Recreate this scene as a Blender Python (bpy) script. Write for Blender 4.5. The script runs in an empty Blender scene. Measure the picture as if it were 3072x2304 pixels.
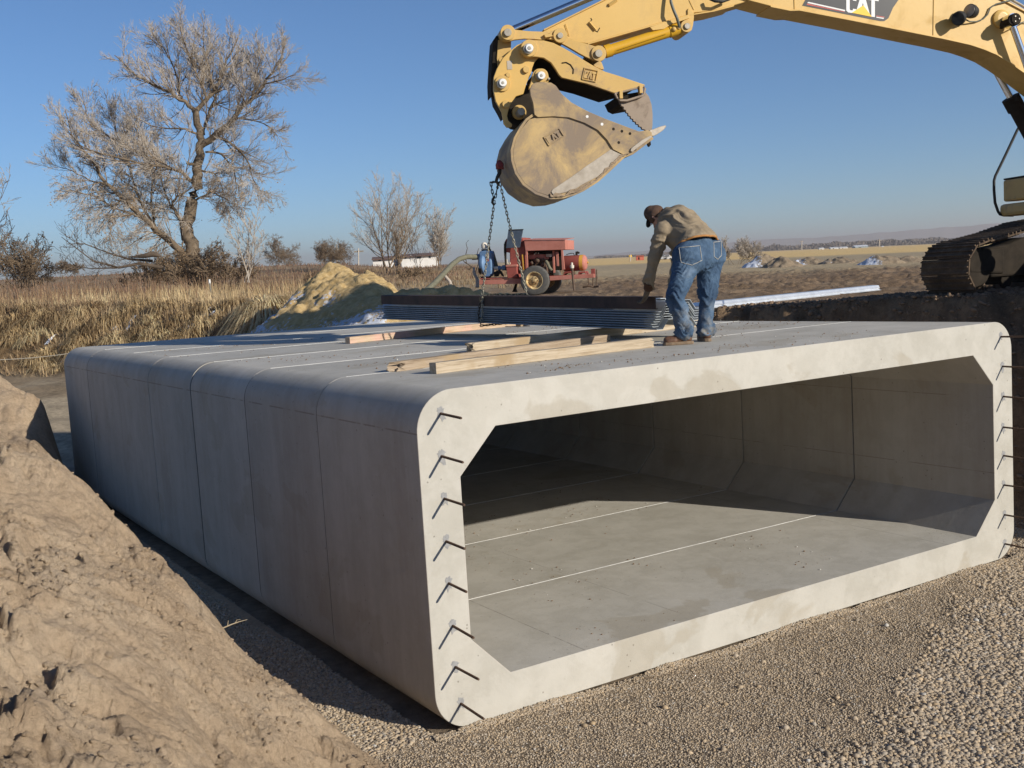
import bpy, bmesh, math, random
import numpy as np
from mathutils import Vector, Matrix
R_ = math.radians
scene = bpy.context.scene
col = scene.collection
random.seed(7)
rng = np.random.default_rng(11)

# ---------------------------------------------------------------- camera
CF = np.array([0.53223269, 0.84069494, -0.09980176])
CR = np.array([0.84015323, -0.53901639, -0.0600324])
CU = np.array([0.10426372, 0.05189757, 0.9931947])
CP = np.array([-3.49357602, -6.80481965, 3.2868084])
FPX = 3278.74            # focal length in pixels of the 3072 px wide photograph
cd = bpy.data.cameras.new('camera')
cam = bpy.data.objects.new('camera', cd); col.objects.link(cam)
cd.sensor_width = 36.0; cd.lens = 36.0*FPX/3072.0
cd.clip_start = 0.1; cd.clip_end = 40000
M = Matrix(((CR[0], CU[0], -CF[0], CP[0]), (CR[1], CU[1], -CF[1], CP[1]), (CR[2], CU[2], -CF[2], CP[2]), (0, 0, 0, 1)))
cam.matrix_world = M
scene.camera = cam

# ---------------------------------------------------------------- sky, sun, exposure
SUN_EL, SUN_AZ = R_(21.5), R_(160.0)          # azimuth clockwise from +Y
w = bpy.data.worlds.new('World'); scene.world = w; w.use_nodes = True
nt = w.node_tree; nt.nodes.clear()
sky = nt.nodes.new('ShaderNodeTexSky'); sky.sky_type = 'NISHITA'; sky.sun_disc = False
sky.sun_elevation = SUN_EL; sky.sun_rotation = SUN_AZ
sky.altitude = 1400; sky.air_density = 1.0; sky.dust_density = .12; sky.ozone_density = 6.2
bg = nt.nodes.new('ShaderNodeBackground'); bg.inputs['Strength'].default_value = 0.097
wo = nt.nodes.new('ShaderNodeOutputWorld')
nt.links.new(sky.outputs[0], bg.inputs[0]); nt.links.new(bg.outputs[0], wo.inputs[0])
sl = bpy.data.lights.new('sun', 'SUN'); sl.energy = 5.0; sl.angle = R_(0.53); sl.color = (1.0, 0.925, 0.80)
so = bpy.data.objects.new('sun', sl); col.objects.link(so)
SUNV = Vector((math.sin(SUN_AZ)*math.cos(SUN_EL), math.cos(SUN_AZ)*math.cos(SUN_EL), math.sin(SUN_EL)))
so.rotation_euler = SUNV.to_track_quat('Z', 'Y').to_euler(); so.location = (20, -30, 40)
scene.view_settings.view_transform = 'Standard'; scene.view_settings.look = 'None'
scene.view_settings.exposure = 0.12; scene.view_settings.gamma = 1.0
scene.view_settings.use_curve_mapping = False
scene.render.engine = 'CYCLES'
scene.cycles.volume_max_steps = 64
scene.cycles.max_bounces = 8

# ---------------------------------------------------------------- placing helpers
def ray(x, y): return CF + CR*(x-1536)/FPX - CU*(y-1152)/FPX
def at(x, y, D): return Vector(CP + ray(x, y)*D)
def onz(x, y, z):
    d = ray(x, y); return Vector(CP + d*(z-CP[2])/d[2])
class Plane:
    """a vertical working plane in the world: origin, heading of its u axis; n points to the camera side"""
    def __init__(s, o, az):
        s.o = Vector(o); s.e = Vector((math.sin(R_(az)), math.cos(R_(az)), 0)); s.n = Vector((s.e.y, -s.e.x, 0))
        if s.n.dot(Vector(CP)-s.o) < 0: s.n = -s.n
    def at(s, x, y, w=0.0):
        d = Vector(ray(x, y)); o = s.o+s.n*w; c = Vector(CP)
        return c + d*((o-c).dot(s.n)/d.dot(s.n))
    def uv(s, p): q = p-s.o; return (q.dot(s.e), q.z)
    def P(s, u, v, w=0.0): return s.o + s.e*u + Vector((0, 0, v)) + s.n*w

# ---------------------------------------------------------------- object helpers
def tag(o, label=None, cat=None, group=None, kind=None):
    if label: o['label'] = label
    if cat: o['category'] = cat
    if group: o['group'] = group
    if kind: o['kind'] = kind
    return o
def empty(name, loc=(0, 0, 0), label=None, cat=None, group=None):
    o = bpy.data.objects.new(name, None); col.objects.link(o); o.location = loc
    o.empty_display_size = .2
    return tag(o, label, cat, group)
def link(name, me, mat, parent=None):
    o = bpy.data.objects.new(name, me); col.objects.link(o)
    if mat is not None:
        for m_ in (mat if isinstance(mat, (list, tuple)) else [mat]): me.materials.append(m_)
    if parent is not None:
        o.parent = parent
        # parents are placed, never turned, before their parts: keep the world coordinates of the mesh
        loc = Vector((0, 0, 0)); p = parent
        while p is not None: loc += Vector(p.location); p = p.parent
        o.location = -loc
    return o
def recenter(o):
    return o
def np_mesh(name, V, F, smooth=False):
    """fast mesh from numpy vertex array and list/array of faces (tri or quad array)"""
    me = bpy.data.meshes.new(name)
    V = np.asarray(V, np.float32)
    F = np.asarray(F, np.int32); k = F.shape[1]
    me.vertices.add(len(V)); me.vertices.foreach_set('co', V.ravel())
    me.loops.add(F.size); me.loops.foreach_set('vertex_index', F.ravel())
    me.polygons.add(len(F)); me.polygons.foreach_set('loop_start', np.arange(0, F.size, k, dtype=np.int32))
    me.polygons.foreach_set('loop_total', np.full(len(F), k, np.int32))
    me.update(calc_edges=True)
    if smooth: me.polygons.foreach_set('use_smooth', np.ones(len(F), bool))
    return me
def col_attr(me, rgb, name='albedo'):
    a = me.color_attributes.new(name, 'FLOAT_COLOR', 'POINT')
    c = np.ones((len(me.vertices), 4), np.float32); c[:, :3] = rgb
    a.data.foreach_set('color', c.ravel())

def frame_of(d):
    d = Vector(d).normalized(); a = Vector((0, 0, 1)) if abs(d.z) < .9 else Vector((1, 0, 0))
    x = d.cross(a).normalized(); return x, d.cross(x).normalized()
class MB:
    def __init__(s): s.v = []; s.f = []
    def add(s, vs, fs):
        k = len(s.v); s.v += [tuple(p) for p in vs]; s.f += [tuple(i+k for i in f) for f in fs]; return s
    def box(s, c, sz, X=(1, 0, 0), Y=(0, 1, 0), Z=(0, 0, 1)):
        c = Vector(c); X = Vector(X).normalized()*sz[0]/2; Y = Vector(Y).normalized()*sz[1]/2; Z = Vector(Z).normalized()*sz[2]/2
        vs = [c+X*i+Y*j+Z*k for k in (-1, 1) for j in (-1, 1) for i in (-1, 1)]
        return s.add(vs, [(0, 2, 3, 1), (4, 5, 7, 6), (0, 1, 5, 4), (2, 6, 7, 3), (0, 4, 6, 2), (1, 3, 7, 5)])
    def prism(s, pts, d):
        """closed polygon of 3D points swept by vector d"""
        n = len(pts); d = Vector(d)
        return s.add(list(pts)+[p+d for p in pts], [tuple(range(n))[::-1], tuple(range(n, 2*n))]+[(i, (i+1) % n, n+(i+1) % n, n+i) for i in range(n)])
    def tube(s, pts, r, seg=8, cap=True):
        pts = [Vector(p) for p in pts]; n = len(pts)
        rr = r if isinstance(r, (list, tuple)) else [r]*n
        k = len(s.v); x = None
        for i, p in enumerate(pts):
            d = (pts[min(i+1, n-1)]-pts[max(i-1, 0)])
            if d.length < 1e-9: d = Vector((0, 0, 1))
            d.normalize()
            if x is None: x, _ = frame_of(d)
            x = (x-d*x.dot(d));
            if x.length < 1e-6: x, _ = frame_of(d)
            x.normalize(); y = d.cross(x)
            for j in range(seg):
                a = 2*math.pi*j/seg; s.v.append(tuple(p+(x*math.cos(a)+y*math.sin(a))*rr[i]))
        for i in range(n-1):
            for j in range(seg):
                a = k+i*seg+j; b = k+i*seg+(j+1) % seg; s.f.append((a, b, b+seg, a+seg))
        if cap:
            s.f.append(tuple(k+j for j in range(seg))[::-1]); s.f.append(tuple(k+(n-1)*seg+j for j in range(seg)))
        return s
    def cyl(s, a, b, r, seg=16): return s.tube([a, b], r, seg)
    def lathe(s, c, ax, prof, seg=24, cap=True):
        """prof: list of (distance along axis, radius)"""
        ax = Vector(ax).normalized(); c = Vector(c); x, y = frame_of(ax); k = len(s.v); n = len(prof)
        for (h, r) in prof:
            for j in range(seg):
                a = 2*math.pi*j/seg; s.v.append(tuple(c+ax*h+(x*math.cos(a)+y*math.sin(a))*max(r, 1e-4)))
        for i in range(n-1):
            for j in range(seg):
                a = k+i*seg+j; b = k+i*seg+(j+1) % seg; s.f.append((a, b, b+seg, a+seg))
        if cap: s.f.append(tuple(k+j for j in range(seg))[::-1]); s.f.append(tuple(k+(n-1)*seg+j for j in range(seg)))
        return s
    def sphere(s, c, r, seg=12, rings=8, sc=(1, 1, 1)):
        c = Vector(c); k = len(s.v)
        for i in range(1, rings):
            t = math.pi*i/rings
            for j in range(seg):
                a = 2*math.pi*j/seg
                s.v.append((c.x+r*sc[0]*math.sin(t)*math.cos(a), c.y+r*sc[1]*math.sin(t)*math.sin(a), c.z+r*sc[2]*math.cos(t)))
        s.v.append((c.x, c.y, c.z+r*sc[2])); s.v.append((c.x, c.y, c.z-r*sc[2])); T = len(s.v)-2; B = T+1
        for i in range(rings-2):
            for j in range(seg):
                a = k+i*seg+j; b = k+i*seg+(j+1) % seg; s.f.append((a, a+seg, b+seg, b))
        for j in range(seg):
            s.f.append((T, k+j, k+(j+1) % seg)); q = k+(rings-2)*seg; s.f.append((B, q+(j+1) % seg, q+j))
        return s
    def build(s, name, mat, parent=None, smooth=False, bevel=0.0, auto=None, bseg=2):
        me = bpy.data.meshes.new(name); me.from_pydata(s.v, [], s.f); me.update()
        bm = bmesh.new(); bm.from_mesh(me); bmesh.ops.recalc_face_normals(bm, faces=bm.faces); bm.to_mesh(me); bm.free()
        o = link(name, me, mat, parent)
        if smooth or auto:
            for p in me.polygons: p.use_smooth = True
            if auto or smooth == 'auto':
                lim = math.cos(R_(auto or 35))
                bm = bmesh.new(); bm.from_mesh(me)
                for e in bm.edges:
                    if len(e.link_faces) == 2 and e.link_faces[0].normal.dot(e.link_faces[1].normal) < lim: e.smooth = False
                bm.to_mesh(me); bm.free()
        if bevel:
            b = o.modifiers.new('bevel', 'BEVEL'); b.width = bevel; b.segments = bseg; b.limit_method = 'ANGLE'; b.angle_limit = R_(40)
        return o

# ---------------------------------------------------------------- numpy noise
_P = np.random.default_rng(5).permutation(512).astype(np.int64); _P = np.concatenate([_P, _P, _P])
_G = np.random.default_rng(6).uniform(-1, 1, 1024)
def _h(ix, iy): return _G[_P[(_P[ix & 511] + (iy & 511))] & 1023]
def vnoise(x, y):
    ix = np.floor(x).astype(np.int64); iy = np.floor(y).astype(np.int64); fx = x-ix; fy = y-iy
    u = fx*fx*fx*(fx*(fx*6-15)+10); v = fy*fy*fy*(fy*(fy*6-15)+10)
    return (_h(ix, iy)*(1-u)+_h(ix+1, iy)*u)*(1-v)+(_h(ix, iy+1)*(1-u)+_h(ix+1, iy+1)*u)*v
def fbm(x, y, o=4, g=.5, l=2.03):
    r = 0; a = 1.0
    for i in range(o): r = r + a*vnoise(x+17.3*i, y-9.1*i); x = x*l; y = y*l; a *= g
    return r
def ridged(x, y, o=4):
    r = 0; a = 1.0
    for i in range(o): r = r + a*(1-2*np.abs(vnoise(x+5.7*i, y+3.3*i))); x = x*2.1; y = y*2.1; a *= .5
    return r
def worley(x, y, seed=0):
    """distance to the nearest jittered cell point, and that cell's random value"""
    ix = np.floor(x).astype(np.int64); iy = np.floor(y).astype(np.int64)
    best = np.full(np.shape(x), 9.0); val = np.zeros(np.shape(x))
    for dx in (-1, 0, 1):
        for dy in (-1, 0, 1):
            cx = ix+dx; cy = iy+dy
            px = cx+.5+.48*_h(cx+seed, cy+31); py = cy+.5+.48*_h(cx+71, cy+seed+13)
            d = np.hypot(px-x, py-y); m_ = d < best
            best = np.where(m_, d, best); val = np.where(m_, _h(cx+5, cy+99+seed), val)
    return best, val
def sstep(a, b, x):
    t = np.clip((x-a)/(b-a), 0, 1); return t*t*(3-2*t)

# ---------------------------------------------------------------- materials
def newmat(name, rough=.8, metal=0.0, spec=.5):
    m = bpy.data.materials.new(name); m.use_nodes = True; t = m.node_tree
    b = t.nodes['Principled BSDF']; b.inputs['Roughness'].default_value = rough; b.inputs['Metallic'].default_value = metal
    b.inputs['Specular IOR Level'].default_value = spec
    return m, t, b
def N(t, kind, **kw):
    n = t.nodes.new('ShaderNode'+kind)
    for k, v in kw.items():
        if k in n.inputs: n.inputs[k].default_value = v
        else: setattr(n, k, v)
    return n
def L(t, a, b): t.links.new(a, b)
def coord(t, scale=(1, 1, 1), kind='Object'):
    tc = N(t, 'TexCoord'); mp = N(t, 'Mapping'); mp.inputs['Scale'].default_value = scale; L(t, tc.outputs[kind], mp.inputs[0]); return mp.outputs[0]
def noise(t, vec, scale, detail=4, rough=.6, dist=0):
    n = N(t, 'TexNoise'); n.inputs['Scale'].default_value = scale; n.inputs['Detail'].default_value = detail
    n.inputs['Roughness'].default_value = rough; n.inputs['Distortion'].default_value = dist; L(t, vec, n.inputs['Vector']); return n.outputs['Fac']
def ramp(t, fac, stops):
    r = N(t, 'ValToRGB'); e = r.color_ramp.elements
    while len(e) < len(stops): e.new(.5)
    for i, (p, c) in enumerate(stops):
        e[i].position = p; e[i].color = (*c, 1) if len(c) == 3 else c
    L(t, fac, r.inputs[0]); return r.outputs[0]
def mix(t, fac, a, b, mode='MIX'):
    n = N(t, 'Mix', data_type='RGBA', blend_type=mode)
    for i, v in ((0, fac), (6, a), (7, b)):
        if hasattr(v, 'links'): L(t, v, n.inputs[i])
        elif i == 0: n.inputs[0].default_value = v
        else: n.inputs[i].default_value = (*v, 1)
    return n.outputs[2]
def math_(t, op, a, b=None, c=None):
    n = N(t, 'Math', operation=op)
    for i, v in enumerate((a, b, c)):
        if v is None: continue
        if hasattr(v, 'links'): L(t, v, n.inputs[i])
        else: n.inputs[i].default_value = v
    return n.outputs[0]
def bump(t, bsdf, h, strength=.5, dist=.01, prev=None):
    b = N(t, 'Bump'); b.inputs['Strength'].default_value = strength; b.inputs['Distance'].default_value = dist
    L(t, h, b.inputs['Height'])
    if prev is not None: L(t, prev, b.inputs['Normal'])
    L(t, b.outputs[0], bsdf.inputs['Normal']); return b.outputs[0]
def mottled(name, stops, scale=3.0, rough=.8, metal=0.0, detail=6, bscale=40, bstr=.2, bdist=.005, spec=.5, vscale=(1, 1, 1), dist=0.0):
    m, t, b = newmat(name, rough, metal, spec)
    v = coord(t, vscale); f = noise(t, v, scale, detail, .65, dist)
    L(t, ramp(t, f, stops), b.inputs['Base Color'])
    if bstr: bump(t, b, noise(t, v, bscale, 4), bstr, bdist)
    return m
# ================================================================ GROUND
CREST = np.array([(13.5, -40), (11.4, -14), (9.9, -6), (9.25, -1), (9.2, 3), (9.35, 8), (9.5, 13), (9.0, 17), (7.7, 22.5), (5.2, 28.5), (2.2, 34.5), (-3, 40), (-9, 43.5), (-20, 47), (-60, 57)], float)
def crest_dist(x, y):
    """signed distance to the crest of the cut: positive inside the excavation (left of the line)"""
    best = np.full(np.shape(x), 1e9); sg = np.ones(np.shape(x))
    for (a, b) in zip(CREST[:-1], CREST[1:]):
        d = b-a; L2 = d@d
        t = np.clip(((x-a[0])*d[0]+(y-a[1])*d[1])/L2, 0, 1)
        qx = x-(a[0]+t*d[0]); qy = y-(a[1]+t*d[1]); dd = np.hypot(qx, qy)
        s = np.sign(d[0]*qy-d[1]*qx)
        m_ = dd < best; best = np.where(m_, dd, best); sg = np.where(m_, s, sg)
    return best*sg
def zplat(x, y): return 2.335-.0080*(x+3.5)+.0190*(y+6.8)
def ground_z(x, y, fine=True):
    d = np.hypot(x-CP[0], y-CP[1]); az = np.degrees(np.arctan2(x-CP[0], y-CP[1]))
    zp = zplat(x, y)
    # far: the plain keeps the level of the land; a low scrubby levee on the left at 110 m and beyond
    lev = sstep(34, 18, az+2.0*vnoise(d*.01, az*.3))*sstep(70, 135, d)*(np.interp(az, [8, 12, 19.5, 26, 34], [1.35, 1.42, 1.55, 2.0, 2.0])+.12*vnoise(x*.02, y*.02))
    lev = lev*(1-.25*sstep(160, 400, d))
    zp = zp+lev
    zp = zp - .0028*np.clip(d-300, 0, 6000)*sstep(300, 900, d)*sstep(40, 20, az)*0
    # small local rises
    zp = zp+.27*np.exp(-(((x-11.3)/3.2)**2+((y-1.8)/3.4)**2))
    PTZ = 2.62; pk = np.exp(-((((x-13.3)/3.2)**2+((y-18.9)/3.2)**2))**2); zp = zp*(1-pk)+PTZ*pk
    # clodded, tracked ground on the plateau between the machine and the trailer
    cl = sstep(60, 44, d)*sstep(31, 34, az)*(1-pk)
    if fine:
        cl = cl*sstep(19, 27, d); rough = .055*ridged(x*.35, y*1.0, 4)*cl+.03*fbm(x*2.6, y*2.6, 3)*cl
        w1, v1 = worley(x*3.1, y*3.1); rough = rough+cl*.13*np.clip(.5-w1, 0, 1)*(v1 > .15)
        zp = zp+rough+.05*fbm(x*.15, y*.15, 3)*sstep(200, 60, d)
    s = crest_dist(x, y)
    s = s + (.28*fbm(x*.7, y*.7, 3)+.10*fbm(x*2.7, y*2.7, 3) if fine else 0)*np.clip(d/14, .3, 1.2)
    wid = 1.0+2.2*sstep(13, 30, y)
    creek = .95*sstep(13, 27, y)+.0216*np.clip(y-20, 0, 100)+.05*(fbm(x*.3, y*.3, 3) if fine else 0)*sstep(13, 18, y)
    t = sstep(0, 1, s/wid); t = .25*t+.75*np.clip(s/wid, 0, 1)
    z = zp*(1-t)+creek*t
    if fine:
        bank = np.clip(1-np.abs(s/wid-.5)*1.7, 0, 1)
        z = z+bank*(.10*ridged(x*1.1, y*1.1, 4)+.07*fbm(x*5, y*5, 4))*sstep(26, 16, y)
        pit = sstep(.9, 1.1, s/wid)
        z = z+pit*(.018*fbm(x*1.3, y*1.3, 4)-.018)*sstep(26, 20, y)
    return z, s, wid
# polar sheet round the viewpoint, reaching the horizon
az = np.concatenate([np.linspace(-180, 2, 50)[:-1], np.linspace(2, 62, 900), np.linspace(62, 180, 34)[1:-1]])
dist = np.concatenate([np.linspace(.4, 3, 10)[:-1], np.geomspace(3, 70, 520)[:-1], np.geomspace(70, 7000, 180)])
A, D = np.meshgrid(np.radians(az), dist)
GX = CP[0]+np.sin(A)*D; GY = CP[1]+np.cos(A)*D
GZ, GS, GW = ground_z(GX, GY)
na, nd = len(az), len(dist)
idx = np.arange(na*nd).reshape(nd, na)
q = np.stack([idx[:-1, :], np.roll(idx, -1, 1)[:-1, :], np.roll(idx, -1, 1)[1:, :], idx[1:, :]], -1).reshape(-1, 4)
# under the culvert: keep the bed just below it
inb = (GX > -.05) & (GX < 7.05) & (GY > -.05) & (GY < 12.9)
GZ = np.where(inb, -.03, GZ)
V = np.stack([GX.ravel(), GY.ravel(), GZ.ravel()], 1)
me = np_mesh('ground', V, q, True)
x, y, s, wd = GX.ravel(), GY.ravel(), GS.ravel(), GW.ravel(); d = D.ravel(); azd = np.degrees(A.ravel())
def lerp(a, b, t): return a*(1-t[:, None])+np.array(b)*t[:, None]
nz = fbm(x*.5, y*.5, 4)*.5; nz2 = fbm(x*.07, y*.07, 4)*.5
c = np.tile(np.array([.27, .195, .125]), (len(x), 1))                    # trodden plateau dirt
c = lerp(c, (.40, .31, .20), np.clip(.5+nz, 0, 1)*.6)
clod = sstep(60, 42, d)*sstep(30, 34, azd)*np.clip(.75+nz*.8, 0, 1)
c = lerp(c, (.17, .105, .058), clod*.75)                                 # moist tilled clods
# straw-coloured fields beyond
f1 = sstep(40, 58, d+4*nz2); c = lerp(c, (.46, .36, .215), f1*.8)
band = sstep(.1, .5, fbm(x*.012, y*.03, 3)); c = lerp(c, (.33, .27, .18), f1*band*.5)
gold = sstep(120, 150, d)*sstep(30, 38, azd); c = lerp(c, (.72, .50, .21), gold*.9)
brown = sstep(34, 24, azd+3*nz2)*sstep(45, 70, d); c = lerp(c, (.27, .19, .115), brown*.9)
rust = brown*sstep(.15, .5, fbm(x*.05, y*.05, 4)); c = lerp(c, (.22, .11, .07), rust*.55)
far = sstep(700, 1500, d); c = lerp(c, (.25, .22, .17), far)
# the cut bank and the floor of the excavation
t = np.clip(s/wd, 0, 1)
bank = sstep(.0, .18, t)
c = lerp(c, (.20, .135, .085), bank*.9)
grassbank = bank*sstep(24, 30, y); c = lerp(c, (.20, .13, .06), grassbank*.8)
pit = sstep(.85, 1.05, s/wd+.06*nz)
c = lerp(c, (.27, .21, .15), pit*sstep(19, 15, y+2*nz))
c = lerp(c, (.27, .205, .13), pit*sstep(15, 19, y+2*nz))
c = lerp(c, (.42, .35, .25), pit*sstep(15, 18, y)*sstep(27, 22, y+4*nz)*.7)
c = c*(1+.22*fbm(x*3, y*3, 3)[:, None]*np.minimum(1, 30/d)[:, None])
col_attr(me, np.clip(c, .01, .9))
m, t, b = newmat('earth', .95, 0, .25)
at_ = N(t, 'Attribute', attribute_name='albedo')
v = coord(t)
f = noise(t, v, 9, 8, .72)
L(t, mix(t, .75, at_.outputs['Color'], ramp(t, f, [(.25, (.35, .33, .31)), (.5, (1, 1, 1)), (.75, (1.5, 1.5, 1.45))]), 'MULTIPLY'), b.inputs['Base Color'])
n1 = bump(t, b, noise(t, v, 28, 8, .75), .9, .04)
bump(t, b, noise(t, v, 140, 4, .7), .6, .008, n1)
MAT_EARTH = m
ground = link('ground', me, m); tag(ground, kind='structure', label='bare earth, excavated bed and straw fields running to the horizon')

# ---------------------------------------------------------------- spoil heaps (height fields through traced points)
def tps(P, Z, reg=1e-4):
    n = len(P); d = np.hypot(*(P[:, None, :]-P[None, :, :]).transpose(2, 0, 1)); K = np.where(d > 0, d*d*np.log(d+1e-12), 0)+np.eye(n)*reg
    Q = np.c_[np.ones(n), P]; A_ = np.block([[K, Q], [Q.T, np.zeros((3, 3))]])
    w_ = np.linalg.solve(A_, np.r_[Z, 0, 0, 0])
    def f(x, y):
        r = w_[n]+w_[n+1]*x+w_[n+2]*y
        for i in range(n):
            dd = np.hypot(x-P[i, 0], y-P[i, 1]); r = r+w_[i]*np.where(dd > 0, dd*dd*np.log(dd+1e-12), 0)
        return r
    return f
def ctrl(lst, drop=()):
    P = []; Z = []
    for (px, py, D_) in lst: p = at(px, py, D_); P.append((p.x, p.y)); Z.append(p.z)
    for (px, py, D_, dz) in drop: p = at(px, py, D_); P.append((p.x, p.y)); Z.append(p.z-dz)
    return np.array(P), np.array(Z)
def clods(x, y, sc, amp, seed, keep=-.2):
    w1, v1 = worley(x*sc, y*sc, seed); h = np.clip(.62-w1, 0, 1)
    return amp*np.sqrt(h)*(v1 > keep)*(1+.6*v1)
def heap_mesh(name, f, x0, x1, y0, y1, st, mat, label, cat='dirt heap', detail=1.0, floor=None, colf=None, parent=None):
    X, Y = np.meshgrid(np.arange(x0, x1, st), np.arange(y0, y1, st)); Z = f(X, Y)
    g = ground_z(X, Y, False)[0] if floor is None else floor(X, Y)
    keep = Z > g-.15
    ny, nx = X.shape; idx = np.arange(nx*ny).reshape(ny, nx)
    q = np.stack([idx[:-1, :-1], idx[:-1, 1:], idx[1:, 1:], idx[1:, :-1]], -1).reshape(-1, 4)
    kk = keep.ravel()[q].any(1); q = q[kk]; used = np.unique(q); mp = np.zeros(nx*ny, int); mp[used] = np.arange(len(used)); q = mp[q]
    Z = np.maximum(Z, g-.25)
    V = np.stack([X.ravel(), Y.ravel(), Z.ravel()], 1)[used]
    me = np_mesh(name, V, q, True)
    if colf is not None: col_attr(me, colf(V[:, 0], V[:, 1], V[:, 2]))
    return tag(link(name, me, mat, parent), label, cat)

m, t, b = newmat('spoil_dirt', .97, 0, .2)
v = coord(t)
f1 = noise(t, v, 1.6, 8, .7); f2 = noise(t, v, 22, 6, .75)
cc = ramp(t, f1, [(.28, (.47, .34, .222)), (.5, (.64, .485, .33)), (.72, (.72, .57, .405))])
cc = mix(t, .55, cc, ramp(t, f2, [(.3, (.55, .52, .5)), (.5, (1, 1, 1)), (.7, (1.25, 1.25, 1.25))]), 'MULTIPLY')
L(t, cc, b.inputs['Base Color'])
n1 = bump(t, b, noise(t, v, 13, 10, .85), 1.0, .09)
bump(t, b, noise(t, v, 80, 5, .8), .9, .016, n1)
MAT_SPOIL = m
# foreground spoil heap, on which the photographer stands
P_, Z_ = ctrl([(0, 1318, 9.0), (130, 1362, 8.9), (-250, 1290, 9.2), (0, 1350, 8.4), (0, 1520, 7.3), (130, 1400, 8.2), (130, 1640, 7.0), (255, 1560, 7.9), (370, 1650, 7.8), (255, 1780, 6.7), (480, 1730, 7.5), (-250, 1300, 8.6), (-250, 1480, 7.2), (-250, 1250, 9.6), (0, 1300, 9.5), (130, 1345, 9.2), (255, 1510, 8.8), (370, 1600, 8.5), (480, 1680, 8.1), (580, 1790, 7.8), (680, 1910, 7.6), (800, 2040, 7.5), (900, 2140, 7.45), (1000, 2230, 7.4),
               (0, 1800, 6.2), (0, 2304, 4.1), (300, 2304, 4.4), (300, 1900, 6.3), (600, 2304, 5.4), (600, 2060, 6.6), (900, 2304, 6.7), (1150, 2304, 7.1), (-500, 1250, 9.0), (-500, 2304, 3.6), (-400, 1700, 6)],
              [(0, 1300, 10.5, 1.0), (255, 1510, 9.9, 1.1), (480, 1680, 9.1, 1.1), (680, 1910, 8.5, .9), (850, 2080, 8.2, .5), (-500, 1250, 10.5, .8),
               (0, 1300, 12.0, 2.4), (480, 1680, 10.4, 2.2), (1000, 2230, 8.3, .35)])
P_ = np.vstack([P_, [(-3.5, -6.8), (-3.5, -8.5), (-5.5, -7), (-1.2, -7.2), (.3, -7.2), (.6, -5.6)]]); Z_ = np.r_[Z_, 1.62, 1.7, 1.75, .75, -.1, -.15]
_h1 = tps(P_, Z_, .02)
def heap1(x, y):
    z = _h1(x, y)-.045
    k = sstep(-.25, .35, z)
    # rills and slumps running down the slope, clods at the foot and along the near edge
    u = .8*x+.6*y; v = -.6*x+.8*y
    wx = x+.25*fbm(x*1.5, y*1.5, 3); wy = y+.25*fbm(x*1.5+9, y*1.5, 3)
    z = z+k*(.06*fbm(wx*.9, wy*.9, 4)-.07*np.clip(ridged(wx*1.3, wy*.75, 4)-.75, 0, 2)+.028*fbm(wx*4, wy*4, 4)-.03*np.clip(ridged(wx*3.3+4, wy*2.2, 3)-.7, 0, 1))
    tl_ = y-(-2.0+.857*(x+2.4)); sm = 1-.6*sstep(-3.0, -2.0, x)*sstep(.1, .6, tl_)*sstep(.35, .7, z); k = k*sm
    foot = sstep(1.25, .45, z)*sstep(.6, -1.5, y+2.8-.2*x)
    rub = np.clip(fbm(x*.9+3, y*.9, 3)*.9+.35, 0, 1)
    near = np.exp(-((v-(-.6*-1.6+.8*-4.2)+.0*u)/.9)**2)
    for sc__, am__, of__ in ((.9, .075, 0), (2.3, .042, 40), (5.5, .020, 80), (12, .009, 120)):
        f__ = fbm(wx*sc__+of__, wy*sc__*.8, 3); z = z+k*am__*(sstep(-.02, .05, f__-.12)+sstep(-.02, .05, f__+.25)-1.0)
    w_, v_ = worley(wx*2.3+3, wy*2.3, 21); z = z-k*.10*np.clip(.34-w_, 0, 1)*(v_ > .15)*2.2
    lowr = sstep(.25, -.35, tl_+.3*fbm(x, y, 2))
    z = z+k*(clods(wx, wy, 7, .045, 3, .05)*(.45+rub)+clods(wx, wy, 3.4, .085, 8, .10)*(.10+.9*rub*near+1.1*lowr*(.3+rub))+clods(x, y, 15, .020, 5, -.1)*(.6+rub)+clods(x, y, 28, .009, 6, -.3))
    return z
heap_a = heap_mesh('dirt_heap', heap1, -7.5, 1.2, -8.5, 3.5, .022, MAT_SPOIL, 'large pale brown dirt heap filling the lower left foreground', 'dirt heap')
# second heap beside the far left end of the culvert
P_, Z_ = ctrl([(0, 1162, 18.2), (75, 1198, 18), (150, 1236, 17.8), (0, 1290, 17.0), (75, 1300, 17), (-250, 1130, 18.2), (-250, 1290, 16.6), (0, 1480, 15.2), (-250, 1500, 14.8)],
              [(0, 1140, 20, .9), (150, 1222, 19.4, .8), (-250, 1120, 20.5, .8), (215, 1300, 17.5, .8), (180, 1400, 15, .7)])
P_ = np.vstack([P_, [(-3.0, 3.5), (-1.2, 4.2), (-2.5, 6.5), (-.1, 8), (-.1, 12), (-1, 15), (-4, 16), (-8, 15)]]); Z_ = np.r_[Z_, .1, -.1, -.05, .1, .2, .0, .1, .4]
_h2 = tps(P_, Z_, .02)
def heap2(x, y):
    z = _h2(x, y); k = sstep(-.2, .4, z)
    z = z*sstep(5.5, 8.5, y)*sstep(16.3, 13.9, y)+.02; z = z-.22*sstep(.30, .05, z)
    return z+k*(.09*fbm(x*.8, y*.8, 4)+.05*fbm(x*3, y*3, 3)+clods(x, y, 4, .08, 9, .1)-.07*np.clip(ridged(x*1.2, y, 4)-.7, 0, 1))
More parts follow.
